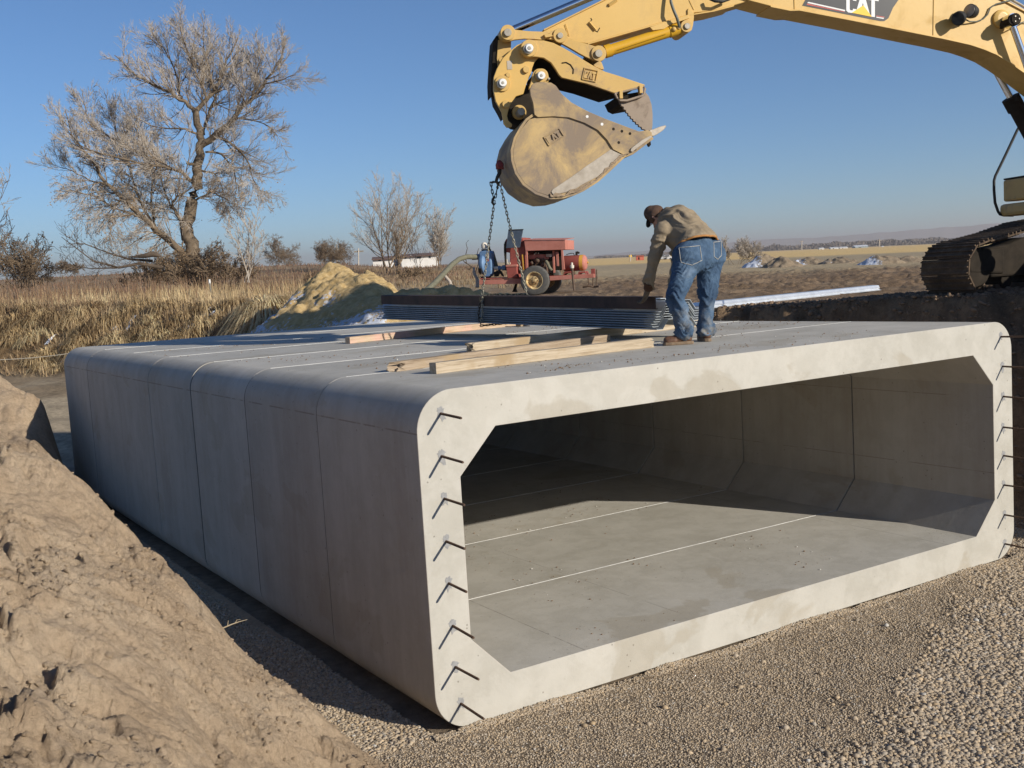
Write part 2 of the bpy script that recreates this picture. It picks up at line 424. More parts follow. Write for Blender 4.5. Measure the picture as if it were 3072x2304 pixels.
heap_b = heap_mesh('dirt_heap', lambda x, y: np.where(x < -.04, heap2(x, y)*sstep(-.03, -.5, x), -1), -10, -.02, 2.6, 17, .05, MAT_SPOIL, 'smaller dirt heap against the far left corner of the concrete culvert, half in its shadow', 'dirt heap', floor=lambda x, y: np.full(x.shape, 0.0))
for o_ in (heap_a, heap_b): o_['group'] = 'brown dirt heaps left of the culvert'

MAT_CLOD = mottled('dark_clods', [(.3, (.15, .10, .062)), (.7, (.25, .175, .115))], 5, .95, bscale=40, bstr=.6)
# ---------------------------------------------------------------- gravel (uncountable stones)
def stones(n, xs, ys, rr, seed, name, mat, label, zf, thin=None):
    r = np.random.default_rng(seed)
    X = r.uniform(xs[0], xs[1], n); Y = r.uniform(ys[0], ys[1], n)
    if thin is not None: k = thin(X, Y, r.uniform(0, 1, n)); X, Y = X[k], Y[k]
    n = len(X); S_ = rr(X, Y, r.uniform(0, 1, n)); Z = zf(X, Y)
    base = np.array([(i, j, k) for k in (-1, 1) for j in (-1, 1) for i in (-1, 1)], float)/1.55
    base = np.vstack([base, [(0, 0, 1), (0, 0, -1), (1, 0, 0), (-1, 0, 0), (0, 1, 0), (0, -1, 0)]])
    # 24 triangles: each face of the cube fanned about its pushed-out centre
    fc = [((0, 2, 3, 1), 9), ((4, 5, 7, 6), 8), ((0, 1, 5, 4), 13), ((2, 6, 7, 3), 12), ((0, 4, 6, 2), 11), ((1, 3, 7, 5), 10)]
    tri = np.array([(f[i], f[(i+1) % 4], c_) for f, c_ in fc for i in range(4)])
    B = base[None]*r.uniform(.78, 1.22, (n, 14, 3))
    B = B*np.stack([np.ones(n), r.uniform(.6, 1, n), r.uniform(.4, .75, n)], 1)[:, None, :]
    a = r.uniform(0, 6.283, n); tl = r.uniform(-.5, .5, n)
    ca, sa, ct, st_ = np.cos(a), np.sin(a), np.cos(tl), np.sin(tl)
    x_ = B[..., 0]*ct[:, None]-B[..., 2]*st_[:, None]; z_ = B[..., 0]*st_[:, None]+B[..., 2]*ct[:, None]; y_ = B[..., 1]
    x2 = x_*ca[:, None]-y_*sa[:, None]; y2 = x_*sa[:, None]+y_*ca[:, None]
    V = np.stack([x2*S_[:, None]+X[:, None], y2*S_[:, None]+Y[:, None], z_*S_[:, None]+(Z+S_*.18)[:, None]], -1).reshape(-1, 3)
    F = (tri[None]+(np.arange(n)*14)[:, None, None]).reshape(-1, 3)
    me = np_mesh(name, V, F, True)
    tone = r.normal(0, .13, (n, 1)); warm = r.normal(0, .05, (n, 1))
    c_ = np.array([[.43, .345, .245]])*(1+tone)*np.array([[1, 1, 1]])+warm*np.array([[.3, .0, -.3]])
    c_ = np.where(r.uniform(0, 1, (n, 1)) < .02, np.array([[.5, .47, .42]]), c_)
    col_attr(me, np.repeat(np.clip(c_, .05, .7), 14, 0))
    o = link(name, me, mat); return tag(o, label, kind='stuff')
m, t, b = newmat('pebble', .85, 0, .3)
at_ = N(t, 'Attribute', attribute_name='albedo'); v = coord(t)
L(t, mix(t, .5, at_.outputs['Color'], ramp(t, noise(t, v, 120, 3), [(.3, (.7, .7, .7)), (.7, (1.2, 1.2, 1.2))]), 'MULTIPLY'), b.inputs['Base Color'])
MAT_PEB = m
gz = lambda x, y: ground_z(x, y)[0]
def coarse(x, y):           # 1 where the coarse pebbles lie, lower right
    return sstep(-.35, .45, (-1.24-.42*(4.1-x))-y+.45*fbm(x*1.1, y*1.1, 3))
def inview(x, y):
    dx, dy = x-CP[0], y-CP[1]; a = np.degrees(np.arctan2(dx, dy)); d_ = np.hypot(dx, dy)
    return (a > 15) & (a < 60) & (d_ > 5.8)
def heapfree(x, y): return _h1(x, y) < ground_z(x, y, False)[0]-.02
stones(620000, (-1.9, 9.5), (-6.5, 2.2), lambda x, y, u: (.0042+.0062*u**2.5)*(1+1.2*coarse(x, y)), 3, 'gravel', MAT_PEB, 'fine tan gravel bedding in front of and beside the culvert', gz,
       lambda x, y, u: inview(x, y) & ~((x > -.02) & (x < 7.02) & (y > -.0)) & heapfree(x, y) & (crest_dist(x, y) > .9) & (u > .25*coarse(x, y)))
stones(70000, (.8, 7.5), (-4.5, .6), lambda x, y, u: .012+.017*u**2.2, 4, 'gravel', MAT_PEB, 'coarse rounded pebbles at the lower right', gz,
       lambda x, y, u: inview(x, y) & (u < coarse(x, y)*1.0+.008) & ~((x > -.02) & (x < 7.02) & (y > -.0)) & (crest_dist(x, y) > .9))
stones(9000, (-.05, 7.2), (-.10, .0), lambda x, y, u: .005+.008*u**2, 23, 'gravel', MAT_PEB, 'gravel banked against the foot of the open culvert end', lambda x, y: gz(x, y)+.012*np.clip(1+y/.14, 0, 1)*(.5+fbm(x*2.3, y*0+1, 3)), lambda x, y, u: (fbm(x*2.3, y*0+1, 3) > -.45) & (y < -.004))
stones(90000, (-2.6, -.02), (0, 9), lambda x, y, u: .009+.012*u**2, 14, 'gravel', MAT_PEB, 'gravel strip in the shade along the left wall of the culvert', gz, lambda x, y, u: (_h1(x, y) < .05) & (np.where(y > 2.6, heap2(x, y), -1) < .03))
stones(2600, (-4.5, .2), (-4.5, .6), lambda x, y, u: .018+.045*u**4, 29, 'loose_clods', MAT_SPOIL, 'bigger broken clods along the near foot of the foreground heap', heap1, lambda x, y, u: (y-(-2.0+.857*(x+2.4)) < .15) & (u < .75) & (_h1(x, y) > 0))
stones(30000, (7.6, 12.5), (-3, 9.5), lambda x, y, u: .008+.040*u**5, 33, 'loose_clods', MAT_CLOD, 'broken dark earth clods down the cut bank below the excavator', gz, lambda x, y, u: (crest_dist(x, y) > -1.6) & (crest_dist(x, y) < 1.15) & (np.hypot(x-11.4, y-1.8) > 1.0))
stones(70000, (-5.5, .6), (-6, 2.5), lambda x, y, u: .004+.020*u**7, 19, 'loose_clods', MAT_SPOIL, 'crumbs and clods of dirt scattered over the foreground heap', heap1, lambda x, y, u: (_h1(x, y) > .05) & (u < .35+1.2*np.clip(fbm(x*1.3, y*1.3, 3), -.2, 1)) & (np.degrees(np.arctan2(x-CP[0], y-CP[1])) > 0))
stones(26000, (-1.5, 3), (-6, -.5), lambda x, y, u: .008+.02*u**3, 9, 'loose_clods', MAT_SPOIL, 'loose dirt crumbs and stones at the toe of the foreground heap', lambda x, y: np.maximum(heap1(x, y), gz(x, y)),
       lambda x, y, u: (np.abs(_h1(x, y)-.12) < .22) & inview(x, y) & (u < .8))
# ================================================================ PRECAST CULVERT SECTIONS
CW, CH, CS, CR_, CT, CTS, CHX, CHZ = 7.005, 2.5, 1.83, .295, .3275, .313, .322, .332
def conc(name, dark=0.0):
    m, t, b = newmat(name, .88, 0, .25)
    v = coord(t)
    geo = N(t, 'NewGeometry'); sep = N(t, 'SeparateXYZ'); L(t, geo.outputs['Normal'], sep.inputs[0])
    tc = N(t, 'TexCoord'); so_ = N(t, 'SeparateXYZ'); L(t, tc.outputs['Object'], so_.inputs[0])
    oi = N(t, 'ObjectInfo')
    base = ramp(t, noise(t, v, 1.1, 8, .62), [(.3, (.405, .385, .335)), (.5, (.455, .435, .385)), (.68, (.51, .485, .43))])
    # cloudy laitance blotches
    bl = ramp(t, noise(t, v, 3.1, 8, .72, .3), [(.44, (0, 0, 0)), (.56, (1, 1, 1))])
    base = mix(t, math_(t, 'MULTIPLY', bl, .22), base, (.64, .62, .57))
    # tan damp patches
    bl2 = ramp(t, noise(t, coord(t, (1, 1, 1.4)), .9, 5, .55, .5), [(.60, (0, 0, 0)), (.63, (1, 1, 1))])
    base = mix(t, math_(t, 'MULTIPLY', bl2, .42), base, (.36, .315, .24))
    # vertical run marks on the walls, only where the surface stands upright
    st = ramp(t, noise(t, coord(t, (1.0, 1.35, .13)), 1.7, 7, .75), [(.42, (0, 0, 0)), (.62, (1, 1, 1))])
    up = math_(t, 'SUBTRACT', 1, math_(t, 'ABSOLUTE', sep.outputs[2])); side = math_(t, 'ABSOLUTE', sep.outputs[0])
    base = mix(t, math_(t, 'MULTIPLY', math_(t, 'MULTIPLY', st, side), .30), base, (.24, .185, .14))
    # form joint lines where the moulds met: fine dark lines at fixed heights / widths
    def line(axis, pos, wd=.006):
        d_ = math_(t, 'ABSOLUTE', math_(t, 'SUBTRACT', so_.outputs[axis], pos))
        return math_(t, 'MULTIPLY', math_(t, 'LESS_THAN', d_, wd), ramp(t, noise(t, v, 3.1, 4), [(.42, (0, 0, 0)), (.5, (1, 1, 1))]))
    ln = line(2, CH-CR_); ln = math_(t, 'MAXIMUM', ln, line(2, .93, .004)); ln = math_(t, 'MAXIMUM', ln, line(2, 1.72, .004))
    ln = math_(t, 'MULTIPLY', math_(t, 'MULTIPLY', ln, side), math_(t, 'MAXIMUM', math_(t, 'GREATER_THAN', so_.outputs[0], .1), math_(t, 'GREATER_THAN', so_.outputs[2], 2.0)))
    lf = math_(t, 'MAXIMUM', line(0, 1.35, .004), math_(t, 'MAXIMUM', line(0, 2.5, .003), line(0, 5.9, .004)))
    ln = math_(t, 'MAXIMUM', ln, math_(t, 'MULTIPLY', lf, math_(t, 'GREATER_THAN', sep.outputs[2], .8)))
    base = mix(t, math_(t, 'MULTIPLY', ln, .6), base, (.12, .10, .085))
    # broom texture across the top, specks
    br = noise(t, coord(t, (.6, 60, 1)), 1, 3)
    sp = ramp(t, noise(t, v, 34, 3, .6), [(.66, (0, 0, 0)), (.72, (1, 1, 1))])
    base = mix(t, math_(t, 'MULTIPLY', sp, .35), base, (.25, .22, .18))
    base = mix(t, math_(t, 'MULTIPLY', side, .30), base, (.45, .36, .27))  # brown dust tint, with warm bounced sunlight painted into the side faces
    # air holes in the cast faces, and fine scuffs
    vo = N(t, 'TexVoronoi', feature='F1'); vo.inputs['Scale'].default_value = 11; L(t, v, vo.inputs['Vector'])
    ho_ = math_(t, 'MULTIPLY', math_(t, 'LESS_THAN', vo.outputs['Distance'], .085), math_(t, 'GREATER_THAN', noise(t, v, 1.9, 3), .5))
    base = mix(t, math_(t, 'MULTIPLY', ho_, .6), base, (.16, .14, .115))
    sc_ = ramp(t, noise(t, coord(t, (5, .7, 4)), 3.3, 9, .82), [(.60, (0, 0, 0)), (.70, (1, 1, 1))])
    base = mix(t, math_(t, 'MULTIPLY', sc_, .30), base, (.66, .645, .61))
    # each section a slightly different pour
    base = mix(t, .9, base, ramp(t, oi.outputs['Random'], [(0, (.9, .9, .9)), (1, (1.06, 1.05, 1.04))]), 'MULTIPLY')
    L(t, base, b.inputs['Base Color'])
    n1 = bump(t, b, noise(t, v, 5, 8, .7), .22, .02)
    n2 = bump(t, b, noise(t, v, 150, 4, .7), .25, .002, n1)
    bump(t, b, br, .10, .003, n2)
    return m
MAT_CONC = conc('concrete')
MAT_GROUT = mottled('white_grout', [(.3, (.55, .55, .52)), (.7, (.80, .80, .78))], 20, .9)
MAT_SUNSTOP = mottled('dark_sun_stop', [(.3, (.035, .032, .03)), (.7, (.09, .085, .078))], 8, .9)
MAT_REBAR = mottled('rusty_rebar', [(.3, (.05, .03, .02)), (.7, (.13, .075, .045))], 60, .85, bscale=200, bstr=.6)
def profile(inset=0.0):
    o = []; i_ = inset
    for cx, cz, a0 in ((CR_, CR_, 180), (CW-CR_, CR_, 270), (CW-CR_, CH-CR_, 0), (CR_, CH-CR_, 90)):
        for k in range(13):
            a = R_(a0+k*7.5); o.append((cx+(CR_-i_)*math.cos(a), cz+(CR_-i_)*math.sin(a)))
    n_ = []
    for p, q in (((CT, CTS+CHZ), (CT+CHX, CTS)), ((CW-CT-CHX, CTS), (CW-CT, CTS+CHZ)), ((CW-CT, CH-CTS-CHZ), (CW-CT-CHX, CH-CTS)), ((CT+CHX, CH-CTS), (CT, CH-CTS-CHZ))):
        n_ += [p, q]
    cx, cz = CW/2, CH/2
    n_ = [(x+(-i_ if x > cx else i_)*-1, z+(-i_ if z > cz else i_)*-1) for x, z in n_]
    return o, n_
SECT_W = ['nearest concrete box culvert section, sunlit open end with rows of steel dowels', 'second concrete box culvert section from the open end, behind the nearest one',
          'third concrete box culvert section from the open end, under the tip of the steel bundle', 'middle concrete box culvert section, fourth from either end',
          'fifth concrete box culvert section from the open end', 'sixth concrete box culvert section, next to the farthest one', 'farthest concrete box culvert section, at the grassy creek end']
crand = random.Random(4)
def dens(poly, st=.25):
    out = []
    for (a, b_) in zip(poly, poly[1:]+poly[:1]):
        n = max(1, int(math.hypot(b_[0]-a[0], b_[1]-a[1])/st))
        out += [(a[0]+(b_[0]-a[0])*k/n, a[1]+(b_[1]-a[1])*k/n) for k in range(n)]
    return out
sections = []
for k in range(7):
    y0, y1 = k*CS+(.010 if k else 0), (k+1)*CS-.010
    dx = (0, .004, .007, .001, .000, .006, .005)[k]; dz = (0, -.0015, -.003, -.0015, -.003, -.004, -.005)[k]
    bm = bmesh.new(); ch = .003
    rings = []
    for (yy, ins) in ((y0, ch), (y0+ch, 0), (y1-ch, 0), (y1, ch)):
        o, n_ = profile(ins)
        rings.append(([bm.verts.new((x+dx, yy, z+dz)) for x, z in o], [bm.verts.new((x+dx, yy, z+dz)) for x, z in n_]))
    for (oa, ia), (ob, ib) in zip(rings, rings[1:]):
        for r1, r2 in ((oa, ob), (ia, ib)):
            n = len(r1)
            for j in range(n): bm.faces.new((r1[j], r1[(j+1) % n], r2[(j+1) % n], r2[j]))
    for ro, ri in (rings[0], rings[-1]):
        # end face between rounded outside and octagonal inside: quadrant by quadrant
        no = len(ro); mid = [6, 19, 32, 45]
        for c4 in range(4):
            a, b_ = ri[2*c4], ri[2*c4+1]; nx_ = ri[(2*c4+2) % 8]
            i0 = c4*13
            for j in range(12):
                tgt = a if j < 6 else b_
                bm.faces.new((ro[i0+j], ro[i0+j+1], tgt))
            bm.faces.new((ro[i0+6], b_, a))
            bm.faces.new((ro[i0+12], ro[(i0+13) % no], nx_, b_))
    bmesh.ops.recalc_face_normals(bm, faces=bm.faces)
    for f_ in bm.faces: f_.smooth = True
    for e_ in bm.edges:
        if len(e_.link_faces) == 2 and e_.link_faces[0].normal.dot(e_.link_faces[1].normal) < .96: e_.smooth = False
    me = bpy.data.meshes.new('culvert_section'); bm.to_mesh(me); bm.free()
    s_ = empty('culvert_section', (0, 0, 0), SECT_W[k], 'culvert section', 'precast concrete culvert sections in a row')
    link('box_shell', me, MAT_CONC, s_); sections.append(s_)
    if k:  # added dark ring keeping sun out of the joint, just below the concrete
        b_ = MB(); o_, n_ = profile(0.0); sc_ = lambda L_, d_: [((x-CW/2)*(1-d_/(CW/2))+CW/2, (z-CH/2)*(1-d_/(CH/2))+CH/2) for x, z in L_]
        oo, ii = sc_(o_, .0065), sc_(o_, .10); m_n = len(oo)
        for yy in (k*CS-.0105, k*CS+.0105):
            b_.v += [(x, yy, z) for x, z in oo]+[(x, yy, z) for x, z in ii]
        for q_ in range(m_n):
            q2 = (q_+1) % m_n; N2 = 2*m_n
            b_.f += [(q_, q2, N2+q2, N2+q_), (m_n+q_, m_n+q2, N2+m_n+q2, N2+m_n+q_), (q_, q2, m_n+q2, m_n+q_), (N2+q_, N2+q2, N2+m_n+q2, N2+m_n+q_)]
        b_.build('joint_sun_stop', MAT_SUNSTOP, s_)
    if k:  # grout squeezed into the joint in front of this section: a thin irregular bead on roof and floor
        jr = random.Random(k)
        for nm, za in (('joint_grout', CH), ('joint_grout', CTS)):
            vs = []; n = 150; xa, xb = (.30, CW-.30) if za > 1 else (CT+CHX, CW-CT-CHX)
            wmul = {1: (.18, .95), 2: (.08, .5), 3: (.32, .4), 4: (.2, .3)}.get(k, (.06, .3))[0 if za > 1 else 1]
            b_ = MB(); prev = None
            for j in range(n+1):
                x_ = xa+(xb-xa)*j/n
                w_ = wmul*(.007+.008*abs(float(vnoise(np.array(x_*3.1+k*7), np.array(k*3.7)))))*(1 if float(vnoise(np.array(x_*1.7+k*3), np.array(k*5.1))) > (.22 if za > 1 else -.2) else .10)*jr.uniform(.8, 1.2)
                if za < 1 and x_ < 2.6 and k > 1: w_ *= .5
                b_.v += [(x_, k*CS-w_, za-.002), (x_, k*CS-w_*.5, za+.0012), (x_, k*CS+w_*.5, za+.0012), (x_, k*CS+w_, za-.002)]
                if j:
                    o_ = (j-1)*4; b_.f += [(o_+i, o_+i+1, o_+i+5, o_+i+4) for i in range(3)]
            b_.build(nm, MAT_GROUT, s_)
# dowels standing out of the open end, in the drilled and grouted holes of both walls
MAT_STAIN = mottled('grey_epoxy', [(.3, (.22, .22, .22)), (.7, (.33, .33, .33))], 30, .8)
HL = [(.198, 2.332, .30), (.183, 2.026, .30), (.182, 1.718, .285), (.173, 1.407, .28), (.171, 1.098, .27), (.18, .78, .31), (.179, .472, .335), (.205, .188, .335)]
HR = [(6.821, 2.341, .3), (6.841, 2.031, .3), (6.842, 1.716, .32), (6.834, 1.394, .31), (6.836, 1.093, .28), (6.834, .78, .3), (6.836, .462, .3), (6.834, .15, .3)]
for wi, H_ in enumerate((HL, HR)):
    for (x_, z_, l_) in H_:
        jx, jz = random.uniform(-.008, .008), random.uniform(-.012, .006)
        b_ = MB(); b_.tube([(x_, .05, z_), (x_+jx*.4, -l_*.5, z_+jz*.4), (x_+jx, -l_, z_+jz)], .0085, 8)
        for q_ in range(int(l_/.014)):
            yy = -.004-q_*.014; tt = -yy/l_; b_.tube([(x_+jx*tt, yy, z_+jz*tt), (x_+jx*tt, yy-.005, z_+jz*tt)], .0102, 8)
        b_.build('rebar_dowel', MAT_REBAR, sections[0])
        # smear of epoxy round the hole: thin irregular skin 2 mm thick
        rr = random.Random(int(x_*1000+z_*77)); b_ = MB(); n = 22; pts = []
        for j in range(n):
            a = 2*math.pi*j/n; r0 = (.022+.012*rr.random())*(1.3 if math.sin(a) > .2 else 1.0)
            if math.sin(a) < -.75: r0 *= 1.2+1.6*rr.random()
            pts.append(Vector((x_+r0*math.cos(a)*.9, -.002, z_+r0*math.sin(a)+.012)))
        b_.prism(pts, (0, .0025, 0)); b_.build('grout_patch', MAT_STAIN, sections[0])

# crumbs of dirt and chips left on the roof and the floor
def crumbs(n, xs, ys, z0, seed, label, keep):
    r = np.random.default_rng(seed); X = r.uniform(*xs, n); Y = r.uniform(*ys, n); k = keep(X, Y, r.uniform(0, 1, n)); X, Y = X[k], Y[k]; n = len(X)
    S = .0025+.011*r.uniform(0, 1, n)**5; B = np.array([(1, 0, 0), (-1, 0, 0), (0, 1, 0), (0, -1, 0), (0, 0, .8), (0, 0, -.2)], float)[None]*r.uniform(.6, 1.3, (n, 6, 3))
    V = (B*S[:, None, None]+np.stack([X, Y, np.full(n, z0)+S*.2], 1)[:, None]).reshape(-1, 3)
    tri = np.array([(0, 2, 4), (2, 1, 4), (1, 3, 4), (3, 0, 4), (2, 0, 5), (1, 2, 5), (3, 1, 5), (0, 3, 5)]); F = (tri[None]+(np.arange(n)*6)[:, None, None]).reshape(-1, 3)
    me = np_mesh('dirt_crumbs', V, F); tone = r.uniform(.6, 1.2, (n, 1)); c_ = np.where(r.uniform(0, 1, (n, 1)) < .2, np.array([[.55, .53, .48]]), np.array([[.24, .15, .085]]))*tone
    col_attr(me, np.repeat(c_, 6, 0)); tag(link('dirt_crumbs', me, MAT_PEB), label, kind='stuff')
crumbs(9000, (.3, 6.8), (.05, 9), 2.4995, 5, 'crumbs of reddish dirt scattered on the culvert roof', lambda x, y, u: fbm(x*1.1+3, y*1.6, 3) > .18+.5*u)
crumbs(900, (1.2, 3.0), (.35, .75), 2.4995, 6, 'streak of dirt crumbs before the nearest timber', lambda x, y, u: np.abs(y-.5-.12*np.sin(x*4)) < .07)
crumbs(4500, (.7, 6.3), (.05, 6), CTS-.0005, 7, 'crumbs and chips scattered on the culvert floor', lambda x, y, u: fbm(x*1.3, y*1.3+9, 3) > .12+.5*u)
# ================================================================ EXCAVATOR
def paint(name, stops, wear=.0, rough=.45, dirt=(.20, .13, .08), dscale=3.0, dth=(.52, .62)):
    m, t, b = newmat(name, rough, 0, .45)
    v = coord(t)
    base = ramp(t, noise(t, v, 1.2, 5, .6), stops)
    if wear > 0:
        f = ramp(t, noise(t, coord(t, (1, 1, 1)), dscale, 9, .72, .6), [(dth[0], (0, 0, 0)), (dth[1], (1, 1, 1))])
        base = mix(t, math_(t, 'MULTIPLY', f, wear), base, dirt)
        sc = ramp(t, noise(t, coord(t, (2.5, 6, 30)), 2.4, 8, .85, 2.2), [(.60, (0, 0, 0)), (.645, (1, 1, 1))])
        base = mix(t, math_(t, 'MULTIPLY', sc, wear*.6), base, (.13, .08, .05))
        L(t, math_(t, 'ADD', rough, math_(t, 'MULTIPLY', f, .35)), b.inputs['Roughness'])
    L(t, base, b.inputs['Base Color'])
    bump(t, b, noise(t, v, 22, 5), .12, .006)
    return m
YEL = [(.3, (.60, .38, .105)), (.7, (.665, .435, .135))]
MY = paint('yellow_paint', YEL, .5, .42, (.44, .29, .12), 2.6, (.52, .72))
MYW = paint('worn_yellow_paint', [(.3, (.54, .345, .10)), (.7, (.61, .40, .135))], .75, .5, (.34, .24, .15), 2.6, (.54, .66))
MYC = paint('cylinder_yellow', [(.3, (.60, .33, .02)), (.7, (.66, .38, .03))], .15, .35)
MBK = paint('worn_bucket_steel', [(.3, (.46, .31, .12)), (.7, (.54, .38, .17))], .92, .6, (.235, .185, .145), 1.7, (.38, .58))
MBD = paint('scraped_steel', [(.3, (.26, .20, .145)), (.7, (.36, .28, .21))], .7, .55, (.19, .145, .11), 5)
MLIP = mottled('bright_worn_steel', [(.3, (.32, .27, .21)), (.7, (.50, .44, .36))], 9, .5, bscale=60, bstr=.3)
MPIN = mottled('grey_pin_steel', [(.3, (.30, .27, .22)), (.7, (.42, .38, .31))], 20, .45, .3)
MRING = mottled('white_pin_ring', [(.3, (.70, .70, .68)), (.7, (.82, .82, .80))], 20, .5)
m, t, b = newmat('chrome', .12, 1.0); b.inputs['Base Color'].default_value = (.72, .74, .78, 1); MCHR = m
MBLK = mottled('black_rubber', [(.3, (.012, .012, .012)), (.7, (.03, .03, .03))], 20, .6)
MHOSE = mottled('grey_hydraulic_hose', [(.3, (.10, .11, .09)), (.7, (.17, .18, .15))], 20, .5)
MTRK = mottled('muddy_track_steel', [(.3, (.05, .032, .02)), (.55, (.10, .066, .04)), (.75, (.20, .14, .09))], 4, .9, bscale=18, bstr=.8, bdist=.03)
MTRP = mottled('polished_grouser', [(.3, (.12, .11, .10)), (.7, (.36, .35, .34))], 9, .45, .4)
MDRK = mottled('dark_shaded_steel', [(.3, (.016, .013, .010)), (.7, (.038, .030, .022))], 6, .9, spec=.2)  # dark steel, deepened to stand for shade under the machine body
MRED = mottled('red_stripe', [(.3, (.45, .06, .05)), (.7, (.5, .08, .06))], 6, .5)
MWHT = mottled('white_lettering', [(.3, (.72, .72, .70)), (.7, (.80, .80, .78))], 6, .5)
MTRI = mottled('yellow_triangle', [(.3, (.85, .50, .02)), (.7, (.90, .56, .03))], 6, .5)
m, t, b = newmat('decal_black', .35); b.inputs['Base Color'].default_value = (.025, .025, .028, 1); MDEC = m
m, t, b = newmat('glass_dark', .08); b.inputs['Base Color'].default_value = (.02, .025, .03, 1); MGLS = m
MAT_PUMPRED = mottled('red_beacon_paint', [(.3, (.20, .02, .02)), (.7, (.30, .03, .03))], 9, .5)

EX = empty('excavator', (11.85, .75, 2.5), 'big yellow crawler excavator on the right bank holding out its bucket', 'excavator')
PL = Plane((3.6648, 4.5165, 4.5664), 114)
UE = 8.95                                      # swing centre along the arm plane
n3 = PL.n
def Z1(l): return [(1400+x/2.765, y/2.765) for x, y in l]
def Z2(l): return [(2200+x/2.537, y/2.537) for x, y in l]
def smoothpoly(p, it=1):
    for _ in range(it):
        o = []
        for a, b in zip(p, p[1:]+p[:1]): o += [(a[0]*.75+b[0]*.25, a[1]*.75+b[1]*.25), (a[0]*.25+b[0]*.75, a[1]*.25+b[1]*.75)]
        p = o
    return p
def plate(name, px, w0, th, mat, parent, bev=.006, sm=0, mats=None):
    """plate traced on the plane w0 from the arm plane, th thick going away from the camera"""
    if sm: px = smoothpoly(px, sm)
    b = MB(); b.prism([PL.at(x, y, w0) for x, y in px], -n3*th)
    return b.build(name, mat, parent, bevel=bev, auto=30)
def pinat(px, r, w0, th, mat, parent, name='pin', seg=20, bev=.004):
    p = PL.at(px[0], px[1], w0); b = MB(); b.cyl(p, p-n3*th, r, seg); return b.build(name, mat, parent, auto=40, bevel=bev)
def sub(o, name, mb, mat, **k): return mb.build(name, mat, o, **k)
def z1(x, y): return (1400+x/2.765, y/2.765)
def z2(x, y): return (2200+x/2.537, y/2.537)

# ---- boom: a curved box beam
foot = (UE-.25, 4.25)
bot = [PL.uv(PL.at(*p, .22)) for p in Z2([(130, 6), (280, 45), (430, 75), (500, 73), (900, 150), (1200, 210), (1600, 290), (1800, 335), (1900, 368), (2000, 410), (2100, 472), (2212, 550)])]
top = [PL.uv(PL.at(*p, .22)) for p in Z2([(2212, 92), (2030, -4), (1850, -85), (1600, -150), (1200, -235), (600, -330), (0, -400), (-300, -420)])]
bot += [(bot[-1][0]+.5, bot[-1][1]-.36), (bot[-1][0]+1.05, bot[-1][1]-.95), (foot[0]-.12, foot[1]-.2), (foot[0]+.12, foot[1]-.12)]
top = [(foot[0]+.2, foot[1]+.1), (foot[0]-.1, foot[1]+.4), (top[0][0]+.75, top[0][1]-.62)]+top
nose = [PL.uv(PL.at(*p, .22)) for p in Z2([(-480, -330), (-300, -230), (-60, -60)])]
boomp = bot+top+nose
# side plate inset from flanges
b = MB(); b.prism([PL.P(u, v, .22) for u, v in boomp], -n3*.44)
boom = b.build('boom', MY, EX, bevel=.006, auto=30)
def ribbon(path, w0, w1, th, name, mat, parent):
    """flange strip following (u, v) path, from w0 to w1"""
    b = MB(); k = 0
    for i, (u, v) in enumerate(path):
        a = Vector(path[max(i-1, 0)]); c_ = Vector(path[min(i+1, len(path)-1)]); d = (c_-a).normalized(); nx, nz = -d.y, d.x
        for (ww, s_) in ((w0, 0), (w1, 0), (w1, 1), (w0, 1)):
            b.v.append(tuple(PL.P(u+nx*th*s_, v+nz*th*s_, ww)))
        if i:
            for j in range(4): b.f.append((k-4+j, k-4+(j+1) % 4, k+(j+1) % 4, k+j))
        k += 4
    b.f.append((0, 1, 2, 3)); b.f.append((k-1, k-2, k-3, k-4))
    return b.build(name, mat, parent, bevel=.003)
ribbon([p for p in bot[1:]], .242, -.242, -.018, 'lower_flange', MY, boom)
ribbon([p for p in top[::-1]], .242, -.242, .018, 'upper_flange', MY, boom)
# weld seams
for p in ([(463, -20), (466, 70)], [(1527, -100), (1521, 268)]):
    b = MB(); b.tube([PL.at(*q, .223) for q in Z2(p)], .006, 5); b.build('weld_seam', MY, boom)
# decal
dec = plate('decal', Z2([(525, 42), (545, 6), (575, -60), (640, -180), (1300, -90), (1262, -8), (1215, 60), (1180, 140), (1150, 160), (1120, 160)]), .2235, .003, MDEC, boom, 0)
def ink(name, px, mat, w=.2255, parent=dec, th=.002): return plate(name, Z2(px), w, th, mat, parent, 0)
ink('stripe', [(562, 22), (572, 14), (852, 76), (848, 86)], MWHT); ink('stripe', [(558, 36), (562, 26), (848, 88), (846, 92)], MRED)
ink('stripe', [(1088, 118), (1152, 128), (1148, 134), (1088, 124)], MRED); ink('stripe', [(1088, 127), (1147, 136), (1143, 144), (1088, 134)], MWHT)
# bold letters, drawn on slanted axes of the decal
def letter(polys, ox, oy, sx, sy, mat, nm='letter'):
    for po in polys:
        ink(nm, [(ox+x*sx+y*-.0*sx, oy+x*sx*.155-y*sy) for x, y in po], mat, .2258)
letter([[(0, .15), (.18, 0), (.8, 0), (1, .18), (1, .42), (.66, .42), (.66, .3), (.6, .24), (.4, .24), (.34, .32), (.34, 1.38), (.4, 1.46), (.6, 1.46), (.66, 1.38), (.66, 1.2), (1, 1.2), (1, 1.5), (.8, 1.7), (.18, 1.7), (0, 1.52)]], 860, 92, 76, 80, MWHT)
letter([[(0, .12), (.34, 1.7), (.66, 1.7), (1, .12), (.72, .0), (.5, 1.1), (.3, .0)]], 934, 100, 104, 80, MWHT)
letter([[(.34, -.12), (.66, -.12), (.66, 1.44), (1, 1.44), (1, 1.7), (0, 1.7), (0, 1.44), (.34, 1.44)]], 1022, 112, 84, 80, MWHT)
